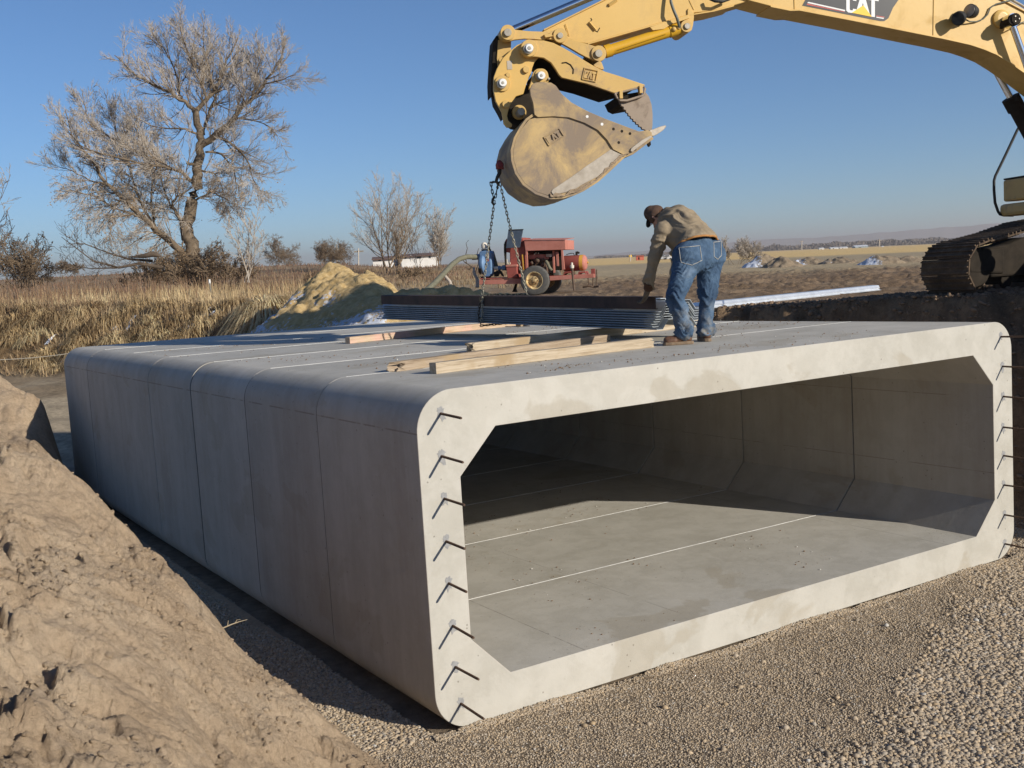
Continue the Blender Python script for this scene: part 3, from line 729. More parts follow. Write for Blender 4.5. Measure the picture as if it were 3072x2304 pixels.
plate('triangle', Z2([(902, 97), (990, 40), (1055, 128)]), .2275, .002, MTRI, dec, 0)
# boss, head pin and boom cylinders
b = MB(); p = PL.at(*z2(2035, 145), .222); b.lathe(p, n3, [(0, .115), (.03, .11), (.05, .075), (.05, .06)], 28); b.build('pin_boss', MY, boom, auto=35)
hp = PL.at(*z2(2112, 160), .42); hu, hv = PL.uv(hp)
b = MB(); b.cyl(PL.P(hu, hv, .46), PL.P(hu, hv, -.46), .052, 20); b.build('cylinder_head_pin', MDRK, boom, auto=40)
for s_ in (1, -1):
    if s_ > 0: q1, q2 = PL.at(*z2(2112, 160), .36), PL.at(*z2(2212, 440), .36); a = q1
    else: q1, q2 = PL.at(2986, 209, -.36), PL.at(3046, 320, -.36); a = q1-(q2-q1).normalized()*.55
    d = (q2-q1).normalized(); f_ = a+d*2.75; bs = 1.02 if s_ > 0 else (PL.at(3032, 292, -.36)-a).length
    cyl = empty('boom_cylinder', (0, 0, 0)); cyl.parent = EX; cyl.location = -Vector(EX.location)
    b = MB(); b.cyl(a-n3*.06, a+n3*.06, .085, 20); b.cyl(a, a+d*(bs+.25), .043, 18)
    o = b.build('piston_rod', MCHR, None, auto=40)
    o.parent = cyl
    L2 = (f_-a).length
    b = MB(); b.cyl(a+d*bs, a+d*(bs+.18), .115, 18); b.cyl(a+d*(bs+.18), a+d*(L2-.1), .095, 20); b.sphere(a+d*L2, .12)
    b.tube([a+d*(bs+.08)+n3*.11, a+d*(bs+.4)+n3*.13, a+d*(L2-.3)+n3*.12], .014, 8); b.box(a+d*(bs+.04)+n3*.10, (.08, .08, .06))
    o = b.build('cylinder_barrel', MDRK if s_ < 0 else MYC, None, auto=40); o.parent = cyl
    b = MB(); b.lathe(a+n3*.04*1, n3, [(0, .075), (.06, .075), (.075, .06), (.075, .02)], 18); o = b.build('pin_cap', MDRK, None, auto=40); o.parent = cyl
    if s_ > 0:
        for q_ in range(3):
            aa = q_*2.09; p_ = a+n3*.116+PL.e*.035*math.cos(aa)+Vector((0, 0, .035*math.sin(aa))); b = MB(); b.cyl(p_, p_+n3*.01, .009, 6); o = b.build('bolt', MPIN, None); o.parent = cyl
# work lights with their cable
for (x, y, r, face) in ((1722, 135, .085, 1), (1815, 88, .085, 0)):
    p = PL.at(*z2(x, y), .36)
    lt = empty('work_light', (0, 0, 0)); lt.parent = EX; lt.location = -Vector(EX.location)
    ax = (-PL.e*.75+n3*(.55 if face else .35)+Vector((0, 0, -.35 if face else .1))).normalized()
    b = MB(); b.lathe(p-ax*.05, ax, [(-.03, .035), (0, .07), (.05, r), (.10, r), (.105, r*.93)], 22); o = b.build('lamp_housing', MBLK, None, auto=35); o.parent = lt
    b = MB(); b.lathe(p+ax*.052, ax, [(0, r*.9), (.006, r*.88), (.012, .01)], 22); o = b.build('lens', MGLS if face else MPIN, None, auto=35); o.parent = lt
    b = MB(); b.tube([p-n3*.14, p-n3*.07, p], .012, 6); b.box(p-n3*.10, (.05, .05, .08)); o = b.build('bracket', MBLK, None); o.parent = lt
b = MB(); b.tube([PL.at(*z2(x, y), w_) for x, y, w_ in ((1770, 150, .3), (1800, 165, .26), (1850, 165, .24), (1900, 145, .24), (1935, 110, .24), (1955, 60, .24), (2000, 30, .25), (2090, 8, .25), (2200, -20, .25))], .009, 6); b.build('lamp_cable', MHOSE, boom, auto=40)
b = MB(); b.tube([PL.at(*z2(x, y), w_) for x, y, w_ in ((2140, 178, .45), (2180, 178, .4), (2230, 160, .26), (2300, 170, .25))], .008, 6); b.build('grease_line', MHOSE, boom, auto=40)
b = MB()
for k_, (dx, dy) in enumerate(((0, 0), (0, -16), (10, -34))):
    b.tube([PL.P(*[c+o for c, o in zip(PL.uv(PL.at(*z2(x+dx, y+dy), .1)), (0, 0))], .16-.12*k_) for x, y in ((2040, -22), (2100, 10), (2160, 42), (2230, 86), (2330, 160), (2500, 300))], .016, 8)
b.build('hydraulic_line', MPIN, boom, auto=40)

# ---- stick
stk = [z1(*p) for p in [(635, 258), (1160, -4), (1500, -168), (2300, -370), (2700, -420), (2760, -250), (2640, -80), (2212, 45), (2040, 90), (1890, 105), (1840, 122), (1640, 180), (1000, 362), (900, 345), (830, 310), (700, 330), (640, 330)]]
stick = plate('stick', stk, .19, .38, MY, EX, .006)
sp_ = [PL.uv(PL.at(*z1(*p), .19)) for p in [(1000, 362), (1640, 180), (1840, 122), (2040, 90), (2212, 45)]]
ribbon(sp_, .212, -.212, -.016, 'lower_flange', MY, stick)
ribbon([PL.uv(PL.at(*z1(*p), .19)) for p in [(640, 256), (1160, -4), (1500, -168)]], .212, -.212, .016, 'upper_flange', MYW, stick)
plate('gusset', [z1(*p) for p in [(1520, 225), (1640, 182), (1840, 124), (1850, 150), (1700, 200), (1640, 240), (1545, 252)]], .225, .05, MY, stick, .004)
plate('cylinder_lug', Z1([(1830, 60), (1870, 90), (1890, 110), (1875, 240), (1850, 265), (1815, 275), (1785, 255), (1775, 215), (1790, 180), (1835, 150)]), .21, .42, MY, stick, .006, 1)
for p in ([(812, 205), (845, 305)], [(820, 200), (852, 300)], [(1845, 0), (1885, 82)]):
    b = MB(); b.tube([PL.at(*z1(*q_), .192) for q_ in p], .006, 5); b.build('weld_seam', MY, stick)
for pts in ([(1015, 185), (1070, 250)], [(1180, 42), (1245, 0)]):
    b = MB(); a, c_ = [PL.at(*z1(*q_), .205) for q_ in pts]; b.tube([a, c_], .020, 4); b.build('cable_clip', MYW, stick)
b = MB(); b.tube([PL.at(*z1(*q_), .193) for q_ in ((1010, 190), (1040, 165), (1030, 150))], .005, 5); b.build('weld_trace', MDRK, stick); b = MB(); b.tube([PL.at(*z1(*q_), .193) for q_ in ((1060, 250), (1085, 265), (1105, 230))], .005, 5); b.build('weld_trace', MDRK, stick)
b = MB(); b.tube([PL.at(*z1(*q_), w_) for q_, w_ in (((1690, -60), .25), ((1695, 20), .27), ((1715, 80), .30), ((1745, 150), .30), ((1762, 210), .26), ((1765, 262), .18))], .018, 10); b.build('hydraulic_hose', MHOSE, stick, auto=50)
b = MB(); b.tube([PL.at(*z1(*q_), w_) for q_, w_ in (((2020, -10), .27), ((2060, 8), .3), ((2120, 12), .3), ((2180, -10), .27))], .020, 10); b.build('hydraulic_hose', MBLK, stick, auto=50)
b = MB(); b.sphere(PL.at(*z1(1990, 100), -.05), .05, sc=(1, 1, .7)); b.build('grease_plug', MBLK, stick)
# ---- bucket cylinder rod above the stick
cyl = empty('bucket_cylinder', (0, 0, 0)); cyl.parent = EX; cyl.location = -Vector(EX.location)
a, c_ = PL.at(*z1(385, 248), 0), PL.at(*z1(990, -8), 0); d = (c_-a).normalized()
b = MB(); b.cyl(a, a+d*2.2, .047, 20); o = b.build('piston_rod', MCHR, None, auto=40); o.parent = cyl
b = MB(); b.cyl(a+d*2.1, a+d*3.3, .085, 20); o = b.build('cylinder_barrel', MYC, None, auto=40); o.parent = cyl
# ---- thumb cylinder under the stick
cyl = empty('thumb_cylinder', (0, 0, 0)); cyl.parent = EX; cyl.location = -Vector(EX.location)
a, c_ = PL.at(*z1(1100, 445), 0.16), PL.at(*z1(1830, 215), 0.16); d = (c_-a).normalized(); L2 = (c_-a).length
b = MB(); b.cyl(a+d*.08, a+d*(L2-.10), .068, 24); b.cyl(a+d*.07, a+d*.15, .078, 24); b.cyl(a+d*(L2-.24), a+d*(L2-.1), .076, 24); o = b.build('cylinder_barrel', MYC, None, auto=40); o.parent = cyl
b = MB(); b.tube([a+d*.16+n3*.05-Vector((0, 0, .055)), a+d*.2+n3*.07-Vector((0, 0, .03)), a+d*(L2-.3)+n3*.078-Vector((0, 0, .02))], .007, 6); o = b.build('oil_line', MYC, None, auto=40); o.parent = cyl
b = MB(); b.lathe(PL.at(*z1(1825, 215), .24), -n3, [(0, .07), (.16, .07)], 20); b.sphere(a+d*(L2-.2)+n3*.075, .03); b.sphere(a+d*(L2-.14)+n3*.07, .022); o = b.build('rod_eye', MYW, None, auto=40); o.parent = cyl
pinat(z1(1832, 215), .038, .262, .10, MPIN, cyl, 'pin', bev=.006).location = (0, 0, 0)
cyl.children[-1].location = (0, 0, 0)
# ---- bucket linkage
lk = empty('bucket_linkage', (0, 0, 0)); lk.parent = EX; lk.location = -Vector(EX.location)
def part(o): o.parent = lk; o.location = (0, 0, 0); return o
idl = [z1(*p) for p in [(272, 275), (285, 240), (320, 222), (355, 228), (390, 245), (520, 258), (640, 262), (700, 262), (700, 300), (640, 332), (560, 326), (480, 322), (400, 330), (345, 345), (295, 328)]]
part(plate('side_link', idl, .30, .045, MYW, None, .006)); part(plate('side_link', idl, -.26, .045, MYW, None, .006))
hl = [z1(*p) for p in [(250, 290), (300, 330), (370, 345), (365, 470), (320, 560), (260, 640), (240, 760), (205, 800), (200, 680), (215, 420), (222, 330)]]
part(plate('power_link', hl, .15, .34, MDRK, None, .01)); part(plate('link_face', [z1(*p) for p in [(262, 330), (370, 345), (365, 470), (320, 560), (262, 600), (250, 480)]], .17, .02, MYW, None, .004))
part(plate('pivot_arm', [z1(*p) for p in [(640, 290), (720, 250), (770, 240), (820, 255), (835, 300), (870, 330), (960, 352), (1090, 390), (1140, 400), (1148, 450), (1135, 495), (1090, 510), (1050, 500), (960, 460), (860, 400), (740, 335), (650, 320)]], .30, .05, MYW, None, .006, 1))
part(plate('pivot_arm', [z1(*p) for p in [(720, 250), (820, 255), (835, 300), (1140, 400), (1148, 450), (1135, 495), (1090, 510), (960, 460), (860, 400), (740, 335)]], -.22, .05, MYW, None, .006, 1))
for (x, y, r, w_, mt, th) in ((342, 268, .088, .335, MYW, .6), (342, 268, .045, .365, MPIN, .7), (777, 293, .085, .325, MYW, .6), (777, 293, .035, .345, MPIN, .6), (1097, 442, .092, .325, MYW, .5), (1097, 442, .045, .355, MPIN, .6)):
    part(pinat(z1(x, y), r, w_, th, mt, None, 'link_pin'))
part(plate('stop_block', Z1([(640, 285), (700, 275), (715, 300), (655, 312)]), .34, .05, MYW, None, .003))
# ---- thumb
th_px = [z1(*p) for p in [(452, 395), (462, 350), (495, 332), (545, 332), (640, 335), (720, 355), (800, 395), (870, 435), (960, 490), (1060, 550), (1150, 595), (1250, 625), (1478, 702), (1478, 725), (1225, 772), (1000, 695), (790, 645), (765, 620), (735, 570), (700, 520), (640, 480), (570, 470), (500, 475), (465, 445)]]
thumb = plate('thumb', th_px, .36, .05, MYW, EX, .006)
plate('side_plate', th_px, -.50, .05, MYW, thumb, .006)
core = [z1(*p) for p in [(600, 350), (720, 370), (960, 505), (1150, 605), (1440, 705), (1225, 757), (1000, 682), (800, 632), (710, 520), (600, 465)]]
plate('box_body', core, .311, .81, MDRK, thumb, 0)
plate('lug', Z1([(1045, 545), (1075, 520), (1110, 500), (1130, 540), (1142, 585)]), .34, .08, MYW, thumb, .004, 1)
b = MB(); b.tube([PL.at(*z1(*q_), .363) for q_ in ((1228, 775), (1245, 810), (1275, 835), (1330, 835), (1440, 800), (1470, 785), (1478, 730))], .016, 8); b.tube([PL.at(*z1(*q_), .363) for q_ in ((1228, 778), (1475, 716))], .012, 8)
b.build('end_frame', MBD, thumb, auto=50)
for q_ in ((1275, 790), (1440, 745)):
    p = PL.at(*z1(*q_), .355); b = MB(); b.box(p, (.04, .08, .09), PL.e, n3, (0, 0, 1)); b.build('rib', MYW, thumb, bevel=.004)
def tine(w0, th):
    top_ = [(1250, 800), (1300, 842), (1440, 800), (1480, 760), (1512, 800), (1535, 870), (1543, 950), (1542, 1040), (1535, 1085), (1490, 1085)]
    ser = []; a = Vector((1475, 1075)); c2 = Vector((1285, 860)); n = 9; nn = Vector((-.74, .66))
    for k in range(n):
        p = a.lerp(c2, k/n)+nn*14*math.sin(k/n*3.14); q = a.lerp(c2, (k+.55)/n)+nn*(14*math.sin((k+.5)/n*3.14)+11)
        ser += [(p.x, p.y), (q.x, q.y)]
    return plate('tine', [z1(*p) for p in top_+ser], w0, th, MBD, thumb, .003)
tine(.33, .05); tine(-.46, .05)
plate('cross_plate', Z1([(1262, 790), (1440, 760), (1470, 800), (1440, 850), (1330, 870), (1290, 850)]), .279, .735, MDRK, thumb, .004)
b = MB(); b.tube([PL.at(*z1(*q_), .361) for q_ in ((790, 523), (825, 518), (862, 538), (885, 575), (882, 612))], .008, 6); b.build('weld_mark', MDRK, thumb)
# ---- coupler plates
cp = [z1(*p) for p in [(470, 352), (560, 330), (640, 336), (650, 420), (560, 520), (545, 560), (532, 620), (500, 680), (470, 780), (410, 798), (372, 850), (348, 905), (336, 960), (345, 1000), (378, 1030), (375, 1052), (335, 1058), (308, 1025), (292, 930), (240, 840), (222, 750), (224, 640), (250, 570), (300, 480), (375, 408), (420, 372)]]
cpl = plate('quick_coupler', cp, .285, .045, MY, EX, .006)
plate('side_plate', cp, -.25, .045, MYW, cpl, .006)
plate('cross_body', [z1(*p) for p in [(430, 400), (560, 360), (540, 540), (490, 690), (440, 790), (330, 900), (330, 960), (300, 900), (260, 830), (245, 740), (250, 640), (280, 570), (330, 480)]], .238, .485, MDRK, cpl, 0)
plate('latch_body', [z1(*p) for p in [(370, 800), (500, 700), (560, 760), (585, 900), (540, 980), (470, 1050), (400, 1040), (345, 1000), (340, 900)]], .18, .36, MDRK, cpl, .01)
b = MB(); b.box(PL.at(*z1(356, 540), .2875), (.06, .004, .10), PL.e, n3, (0, 0, 1)); b.build('plate_tag', MLIP, cpl)
for (x, y, r, w_, mt, thk, par) in ((520, 398, .098, .40, MYW, .75, thumb), (512, 402, .060, .44, MPIN, .8, thumb), (522, 396, .045, .462, MRING, .03, thumb), (520, 398, .022, .466, MPIN, .02, thumb),
        (300, 690, .093, .31, MYW, .6, cpl), (292, 692, .058, .35, MPIN, .7, cpl), (302, 684, .045, .372, MRING, .03, cpl), (300, 686, .018, .376, MPIN, .02, cpl),
        (327, 862, .045, .32, MYW, .07, cpl), (495, 575, .040, .32, MYW, .07, cpl), (345, 620, .028, .315, MYW, .05, cpl), (287, 495, .030, .27, MYW, .05, cpl),
        (437, 930, .085, .22, MYW, .05, cpl), (455, 925, .045, .40, MPIN, .85, cpl)):
    pinat(z1(x, y), r, w_, thk, mt, par, 'pin' if r > .03 else 'pin_end')
# ---- bucket
WB = .60
bk_side = [(520, 990), (590, 972), (720, 965), (850, 975), (980, 1020), (1090, 1080), (1165, 1160), (1215, 1240), (1300, 1285), (1180, 1400), (1080, 1490), (960, 1565), (880, 1602), (800, 1622), (700, 1630), (580, 1592), (480, 1520), (420, 1430), (390, 1330), (385, 1250), (410, 1150), (460, 1062)]
upper = [(545, 700), (570, 685), (620, 680), (700, 685), (740, 710), (790, 780), (870, 850), (1000, 920), (1150, 985), (1350, 1060), (1430, 1090), (1505, 1080), (1535, 1095), (1540, 1132), (1370, 1260), (1300, 1284), (1215, 1240), (1165, 1160), (1090, 1080), (980, 1020), (850, 975), (720, 965), (590, 972), (562, 950), (552, 860), (530, 790), (525, 740)]
bucket = plate('bucket', [z1(*p) for p in bk_side], WB, .03, MBK, EX, .004)
plate('side_plate', [z1(*p) for p in bk_side], -WB+.03, .03, MBK, bucket, .004)
plate('ear_plate', [z1(*p) for p in upper], WB+.022, .05, MBK, bucket, .004)
plate('ear_plate', [z1(*p) for p in upper], -WB+.03, .05, MBD, bucket, .004)
# wrapped shell between the side plates
path = [PL.uv(PL.at(*z1(*p), WB)) for p in [(560, 960), (505, 1000), (460, 1062), (410, 1150), (385, 1250), (390, 1330), (420, 1430), (480, 1520), (580, 1592), (700, 1632), (800, 1625), (880, 1604), (960, 1568), (1080, 1492), (1180, 1402), (1300, 1288), (1370, 1262), (1540, 1134)]]
ribbon(path, WB-.001, -WB+.001, -.03, 'wrapper_shell', MBK, bucket)
b = MB(); b.prism([PL.P(u, v, WB-.03) for u, v in (path[0], path[2], (path[2][0]+.25, path[2][1]+.12), (path[0][0]+.12, path[0][1]+.12))], -n3*(2*WB-.06)); b.build('top_box', MBD, bucket)
plate('wear_plate', [z1(*p) for p in [(702, 1590), (715, 1570), (850, 1480), (1000, 1372), (1150, 1270), (1195, 1238), (1215, 1250), (1290, 1284), (1180, 1390), (1080, 1470), (960, 1530), (900, 1570), (800, 1600), (715, 1612)]], WB+.012, .012, MLIP, bucket, .003)
rr = random.Random(3); edge_ = [(700, 1632), (800, 1628), (960, 1572), (1080, 1495), (1180, 1402), (1300, 1290), (1370, 1262), (1440, 1215)]
mudp = []
for i in range(len(edge_)-1):
    for k in range(5): f_ = k/5; mudp.append((edge_[i][0]*(1-f_)+edge_[i+1][0]*f_+rr.uniform(-3, 3), edge_[i][1]*(1-f_)+edge_[i+1][1]*f_+rr.uniform(-2, 6)))
inner = [(x-6+rr.uniform(-6, 6), y-20+rr.uniform(-14, 12)) for x, y in mudp][::-1]
plate('mud_cake', [z1(*p) for p in mudp+inner], WB+.020, .05, MAT_SPOIL, bucket, 0)
plate('side_cutter', [z1(*p) for p in [(1358, 1248), (1370, 1225), (1450, 1165), (1520, 1125), (1540, 1135), (1500, 1165), (1372, 1262)]], WB+.045, .03, MLIP, bucket, .004)
for (x, y) in ((1000, 967), (1123, 1030), (1218, 1070), (1288, 1088), (1355, 1108), (1262, 1182)):
    pinat(z1(x, y), .017, WB+.0235, .01, MDRK if x > 1200 else MRING, bucket, 'bolt_hole', 10, 0)
lip_a, lip_b = z1(1540, 1132), z1(1310, 1285)
for k in range(5):
    ww = WB-.02-k*(2*WB-.04)/4
    # adapter and pointed tooth, on the lip line: traced on the near plane, repeated across the width
    uvs = [PL.uv(PL.at(*z1(*p), WB)) for p in [(1518, 1078), (1550, 1070), (1600, 1050), (1655, 1034), (1666, 1042), (1640, 1075), (1590, 1110), (1552, 1130), (1530, 1122)]]
    th_ = .10
    b = MB(); n = len(uvs)
    for side in (0, 1):
        for (u, v) in uvs:
            tp = max(0, (u-uvs[0][0])/(uvs[4][0]-uvs[0][0])); hw = th_/2*(1-.55*tp)
            b.v.append(tuple(PL.P(u, v, ww-.04+(hw if side == 0 else -hw))))
    b.f.append(tuple(range(n))); b.f.append(tuple(range(n, 2*n))[::-1]); b.f += [(i, (i+1) % n, n+(i+1) % n, n+i) for i in range(n)]
    b.build('tooth', MLIP if k == 0 else MBD, bucket, bevel=.008)
plate('bent_tooth', [z1(*p) for p in [(1500, 1175), (1525, 1160), (1530, 1200), (1516, 1218), (1505, 1205)]], WB-.1, .05, MDRK, bucket, .004)
# bucket lug with pin
plate('pin_lug', [z1(*p) for p in [(510, 745), (540, 660), (545, 610), (575, 572), (620, 566), (660, 585), (682, 625), (680, 690), (600, 700), (545, 730)]], .33, .06, MYW, bucket, .006, 1)
plate('pin_lug', [z1(*p) for p in [(510, 745), (540, 660), (545, 610), (575, 572), (620, 566), (660, 585), (682, 625), (680, 690), (600, 700), (545, 730)]], -.27, .06, MYW, bucket, .006, 1)
for (x, y, r, w_, mt, thk) in ((622, 625, .080, .35, MYW, .6), (612, 629, .050, .38, MPIN, .7), (622, 624, .045, .402, MRING, .03), (620, 626, .018, .406, MPIN, .02), (683, 652, .014, .36, MPIN, .05)):
    pinat(z1(x, y), r, w_, thk, mt, bucket, 'pin')
# raised lettering plates on bucket and thumb
def emboss(cx, cy, wd, hg, ang, w0, parent, mt):
    ca, sa = math.cos(R_(ang)), math.sin(R_(ang))
    def T(x, y): X = (x-.5)*wd; Y = (.5-y)*hg; return z1(cx+X*ca-Y*sa, cy+X*sa+Y*ca)
    b = MB(); fr = [T(x, y) for x, y in ((0, 0), (1, 0), (1, 1), (0, 1), (0, 0))]
    b.tube([PL.at(*p, w0+.006) for p in fr], .010, 6); b.build('raised_border', mt, parent)
    for po in ([(.08, .15), (.08, .85), (.18, .85), (.18, .15)], [(.18, .67), (.18, .85), (.34, .85), (.34, .67)], [(.18, .15), (.18, .33), (.34, .33), (.34, .15)], [(.37, .15), (.48, .85), (.58, .85), (.69, .15), (.59, .15), (.53, .55), (.47, .15)], [(.74, .15), (.74, .68), (.64, .68), (.64, .85), (.94, .85), (.94, .68), (.84, .68), (.84, .15)]):
        plate('raised_letter', [T(*p) for p in po], w0+.016, .016, mt, parent, 0)
emboss(722, 1135, 145, 78, -32, WB, bucket, MBK); emboss(1022, 622, 112, 92, 12, .36, thumb, MYW)

# ---- upper structure
up = empty('upper_structure', (0, 0, 0)); up.parent = EX; up.location = -Vector(EX.location)
def ub(name, u0, u1, z0, z1_, w0, w1, mat, par=None, bev=.03):
    b = MB(); b.box(PL.P((u0+u1)/2, (z0+z1_)/2, (w0+w1)/2), (abs(u1-u0), abs(w1-w0), z1_-z0), PL.e, n3, (0, 0, 1))
    o = b.build(name, mat, par, bevel=bev); o.parent = par or up; o.location = (0, 0, 0); return o
ub('deck_frame', UE-1.5, UE+2.6, 3.55, 3.80, -1.45, 1.45, MDRK)
ub('engine_housing', UE+.1, UE+2.6, 3.8, 4.75, -1.4, 1.4, MY); ub('counterweight', UE+2.6, UE+3.4, 3.5, 4.7, -1.45, 1.45, MY, None, .12)
cabp = ub('cab', UE-1.35, UE+.35, 3.8, 5.45, .42, 1.42, MY, None, .08)
b = MB(); b.box(PL.P(UE-1.36, 4.75, .92), (.02, .84, 1.1), PL.e, n3, (0, 0, 1)); b.box(PL.P(UE-.5, 4.9, 1.43), (1.3, .02, .8), PL.e, n3, (0, 0, 1)); o = b.build('cab_window', MGLS, None); o.parent = cabp; o.location = (0, 0, 0)
ub('boom_foot_bracket', UE-.6, UE+.1, 3.8, 4.5, -.34, -.24, MDRK); ub('boom_foot_bracket', UE-.6, UE+.1, 3.8, 4.5, .24, .34, MDRK)
b = MB(); b.cyl((11.85, .75, 3.3), (11.85, .75, 3.56), .75, 36); o = b.build('swing_ring', MDRK, None, auto=40); o.parent = up; o.location = (0, 0, 0)
# tool box at the far front corner with its step rail
tq = PL.uv(PL.at(3012, 600, -1.42)); tu = tq[0]
zt = [PL.uv(PL.at(3016, y, -1.42))[1] for y in (541, 606, 613, 650)]
ub('tool_box', tu-.03, UE-1.2, zt[1], zt[0], -1.40, -.55, MYW, None, .03); ub('tool_box_base', tu-.08, UE-1.2, zt[3], zt[2], -1.43, -.55, MYW, None, .05); ub('tool_box_lid', tu-.01, UE-1.2, zt[0]+.002, zt[0]+.025, -1.41, -.54, MDRK, None, .004)
b = MB(); b.tube([PL.at(x, y, -1.38) for x, y in ((3080, 330), (3062, 372), (3051, 392), (3018, 462), (2986, 528), (2982, 542), (2982, 570), (2985, 608), (2994, 634), (3000, 643), (3012, 646), (3040, 646))], .020, 8); o = b.build('step_rail', MBLK, None, auto=50); o.parent = up; o.location = (0, 0, 0)

# ---- crawler tracks
TAZ = R_(100); TD = Vector((math.sin(TAZ), math.cos(TAZ), 0)); TL = Vector((-TD.y, TD.x, 0))  # TD from idler to the rear
if TL.dot(Vector(CP)-EX.location) < 0: TL = -TL
up3 = Vector((0, 0, 1))
i0 = Vector((9.80, 2.50, 0)); zb = 2.63
def make_track(org, nm):
    tr = empty('crawler_track', (0, 0, 0)); tr.parent = EX; tr.location = -Vector(EX.location)
    def ad(mb, name, mat, par=None, **k):
        o = mb.build(name, mat, None, **k); o.parent = par or tr; o.location = (0, 0, 0); return o
    P = lambda s, h: org+TD*s+up3*(zb+h)
    ri, rs, LEN = .335, .42, 4.3
    # centre line of the chain: idler arc, sagging lower run, sprocket arc, upper run carried by rollers
    path = []
    for k in range(15): a = R_(100+k*11.5); path.append((ri*math.cos(a), .365+ri*math.sin(a)))
    path += [(s_, .03) for s_ in np.linspace(.3, LEN-.2, 14)]
    for k in range(13): a = R_(-85+k*14.5); path.append((LEN+rs*math.cos(a), .50+rs*math.sin(a)))
    path += [(LEN-.5, .98), (3.1, 1.00), (2.5, .965), (1.9, 1.0), (1.2, .93), (.6, .80)]
    # resample evenly
    pts = [Vector(p) for p in path]; segs = [(pts[(i+1) % len(pts)]-pts[i]).length for i in range(len(pts))]; tot = sum(segs); n = 50
    shoes = []; i = 0; acc = 0
    for k in range(n):
        tgt = tot*k/n
        while acc+segs[i] < tgt: acc += segs[i]; i += 1
        f_ = (tgt-acc)/segs[i]; a, c2 = pts[i], pts[(i+1) % len(pts)]; p = a.lerp(c2, f_); d = (c2-a).normalized(); shoes.append((p, d))
    sw = .86; pitch = tot/n
    for p, d in shoes:
        D3 = (TD*d.x+up3*d.y).normalized(); out = TL.cross(D3).normalized(); c0 = P(p.x, p.y)
        ctr = P(LEN/2, .5)
        if out.dot(c0-ctr) < 0: out = -out
        b = MB(); b.box(c0, (pitch*.97, sw, .02), D3, TL, out)
        for g in (-.36, 0, .36): b.box(c0+D3*pitch*g+out*.022, (.018, sw*.985, .032), D3, TL, out)
        b.box(c0-out*.05, (pitch*.8, .22, .07), D3, TL, out)
        ad(b, 'track_shoe', MTRK, None)
    b = MB(); b.lathe(P(0, .365)+TL*.22, -TL, [(0, .10), (.001, .25), (.03, .28), (.12, .285), (.15, .31), (.29, .31), (.32, .285), (.43, .28), (.44, .1)], 36); ad(b, 'idler_wheel', MDRK, None, auto=35)
    b = MB(); b.lathe(P(LEN, .5)+TL*.09, -TL, [(0, .10), (.001, .32), (.03, .36), (.15, .36), (.18, .3), (.181, .1)], 22); ad(b, 'sprocket', MDRK, None, auto=35)
    b = MB(); b.prism([P(s_, h)+TL*.20 for s_, h in ((.28, .22), (LEN-.35, .22), (LEN-.3, .70), (LEN-.9, .74), (.9, .74), (.62, .66), (.26, .62))], -TL*.40); b.prism([P(s_, h)+TL*.23 for s_, h in ((-.12, .30), (.5, .26), (.5, .62), (-.05, .60), (-.16, .45))], -TL*.06)
    fr = ad(b, 'track_frame', MDRK, None, bevel=.03)
    for k in range(7):
        b = MB(); b.lathe(P(.62+k*.5, .17)+TL*.15, -TL, [(0, .05), (.001, .10), (.05, .12), (.25, .12), (.30, .10)], 16); ad(b, 'track_roller', MDRK, None, auto=35)
    for s_ in (1.3, 2.9):
        b = MB(); b.lathe(P(s_, .87)+TL*.12, -TL, [(0, .03), (.001, .07), (.24, .07)], 14); ad(b, 'carrier_roller', MDRK, None, auto=35)
    return tr
tr1 = make_track(i0, 'near')
off = 1.22; ctr = i0+TD*2.15+TL*off
i1 = i0+TL*(2*off)
tr2 = empty('crawler_track', (0, 0, 0)); tr2.parent = EX; tr2.location = -Vector(EX.location)+TL*(2*off)
for ch_ in list(tr1.children):
    c2 = ch_.copy(); col.objects.link(c2); c2.parent = tr2
b = MB(); cc_ = ctr+up3*3.12; b.box(cc_, (1.9, 2.4, .34), TD, TL, up3); o = b.build('car_body', MDRK, EX, bevel=.05)
# ================================================================ STEEL BUNDLE, TIMBERS, CHAIN, RAIL
MSHEET = mottled('galvanised_sheet', [(.3, (.33, .36, .38)), (.7, (.52, .55, .58))], 5, .42, .35, bscale=30, bstr=.1)
MRUST = mottled('dark_rusty_steel', [(.3, (.035, .022, .017)), (.7, (.10, .055, .038))], 4, .7, .2, bscale=40, bstr=.4)
MGALV = mottled('bright_galvanised_rail', [(.3, (.62, .65, .68)), (.7, (.80, .83, .86))], 7, .35, .55, bscale=30, bstr=.1)
Bn = at(1962, 990, 11.5); Bf = at(1134, 957, 16.0)
BX = (Bf-Bn); BL = BX.length; BX.normalize(); BW = BX.cross(Vector((0, 0, 1))).normalized(); BZ = BW.cross(BX).normalized()
if BZ.z < 0: BZ = -BZ
def BP(s, w_, z): return Bn+BX*s+BW*w_+BZ*z
prof = [(-.006, .010), (.006, 0), (.085, 0), (.17, .10), (.27, .10), (.30, .082), (.39, .082), (.42, .10), (.52, .10), (.605, 0), (.70, 0), (.714, .012)]
pile_names = ['bottom', 'second from the bottom', 'third from the bottom', 'fourth from the bottom', 'fourth from the top', 'third from the top', 'second from the top', 'topmost']
brr = random.Random(8)
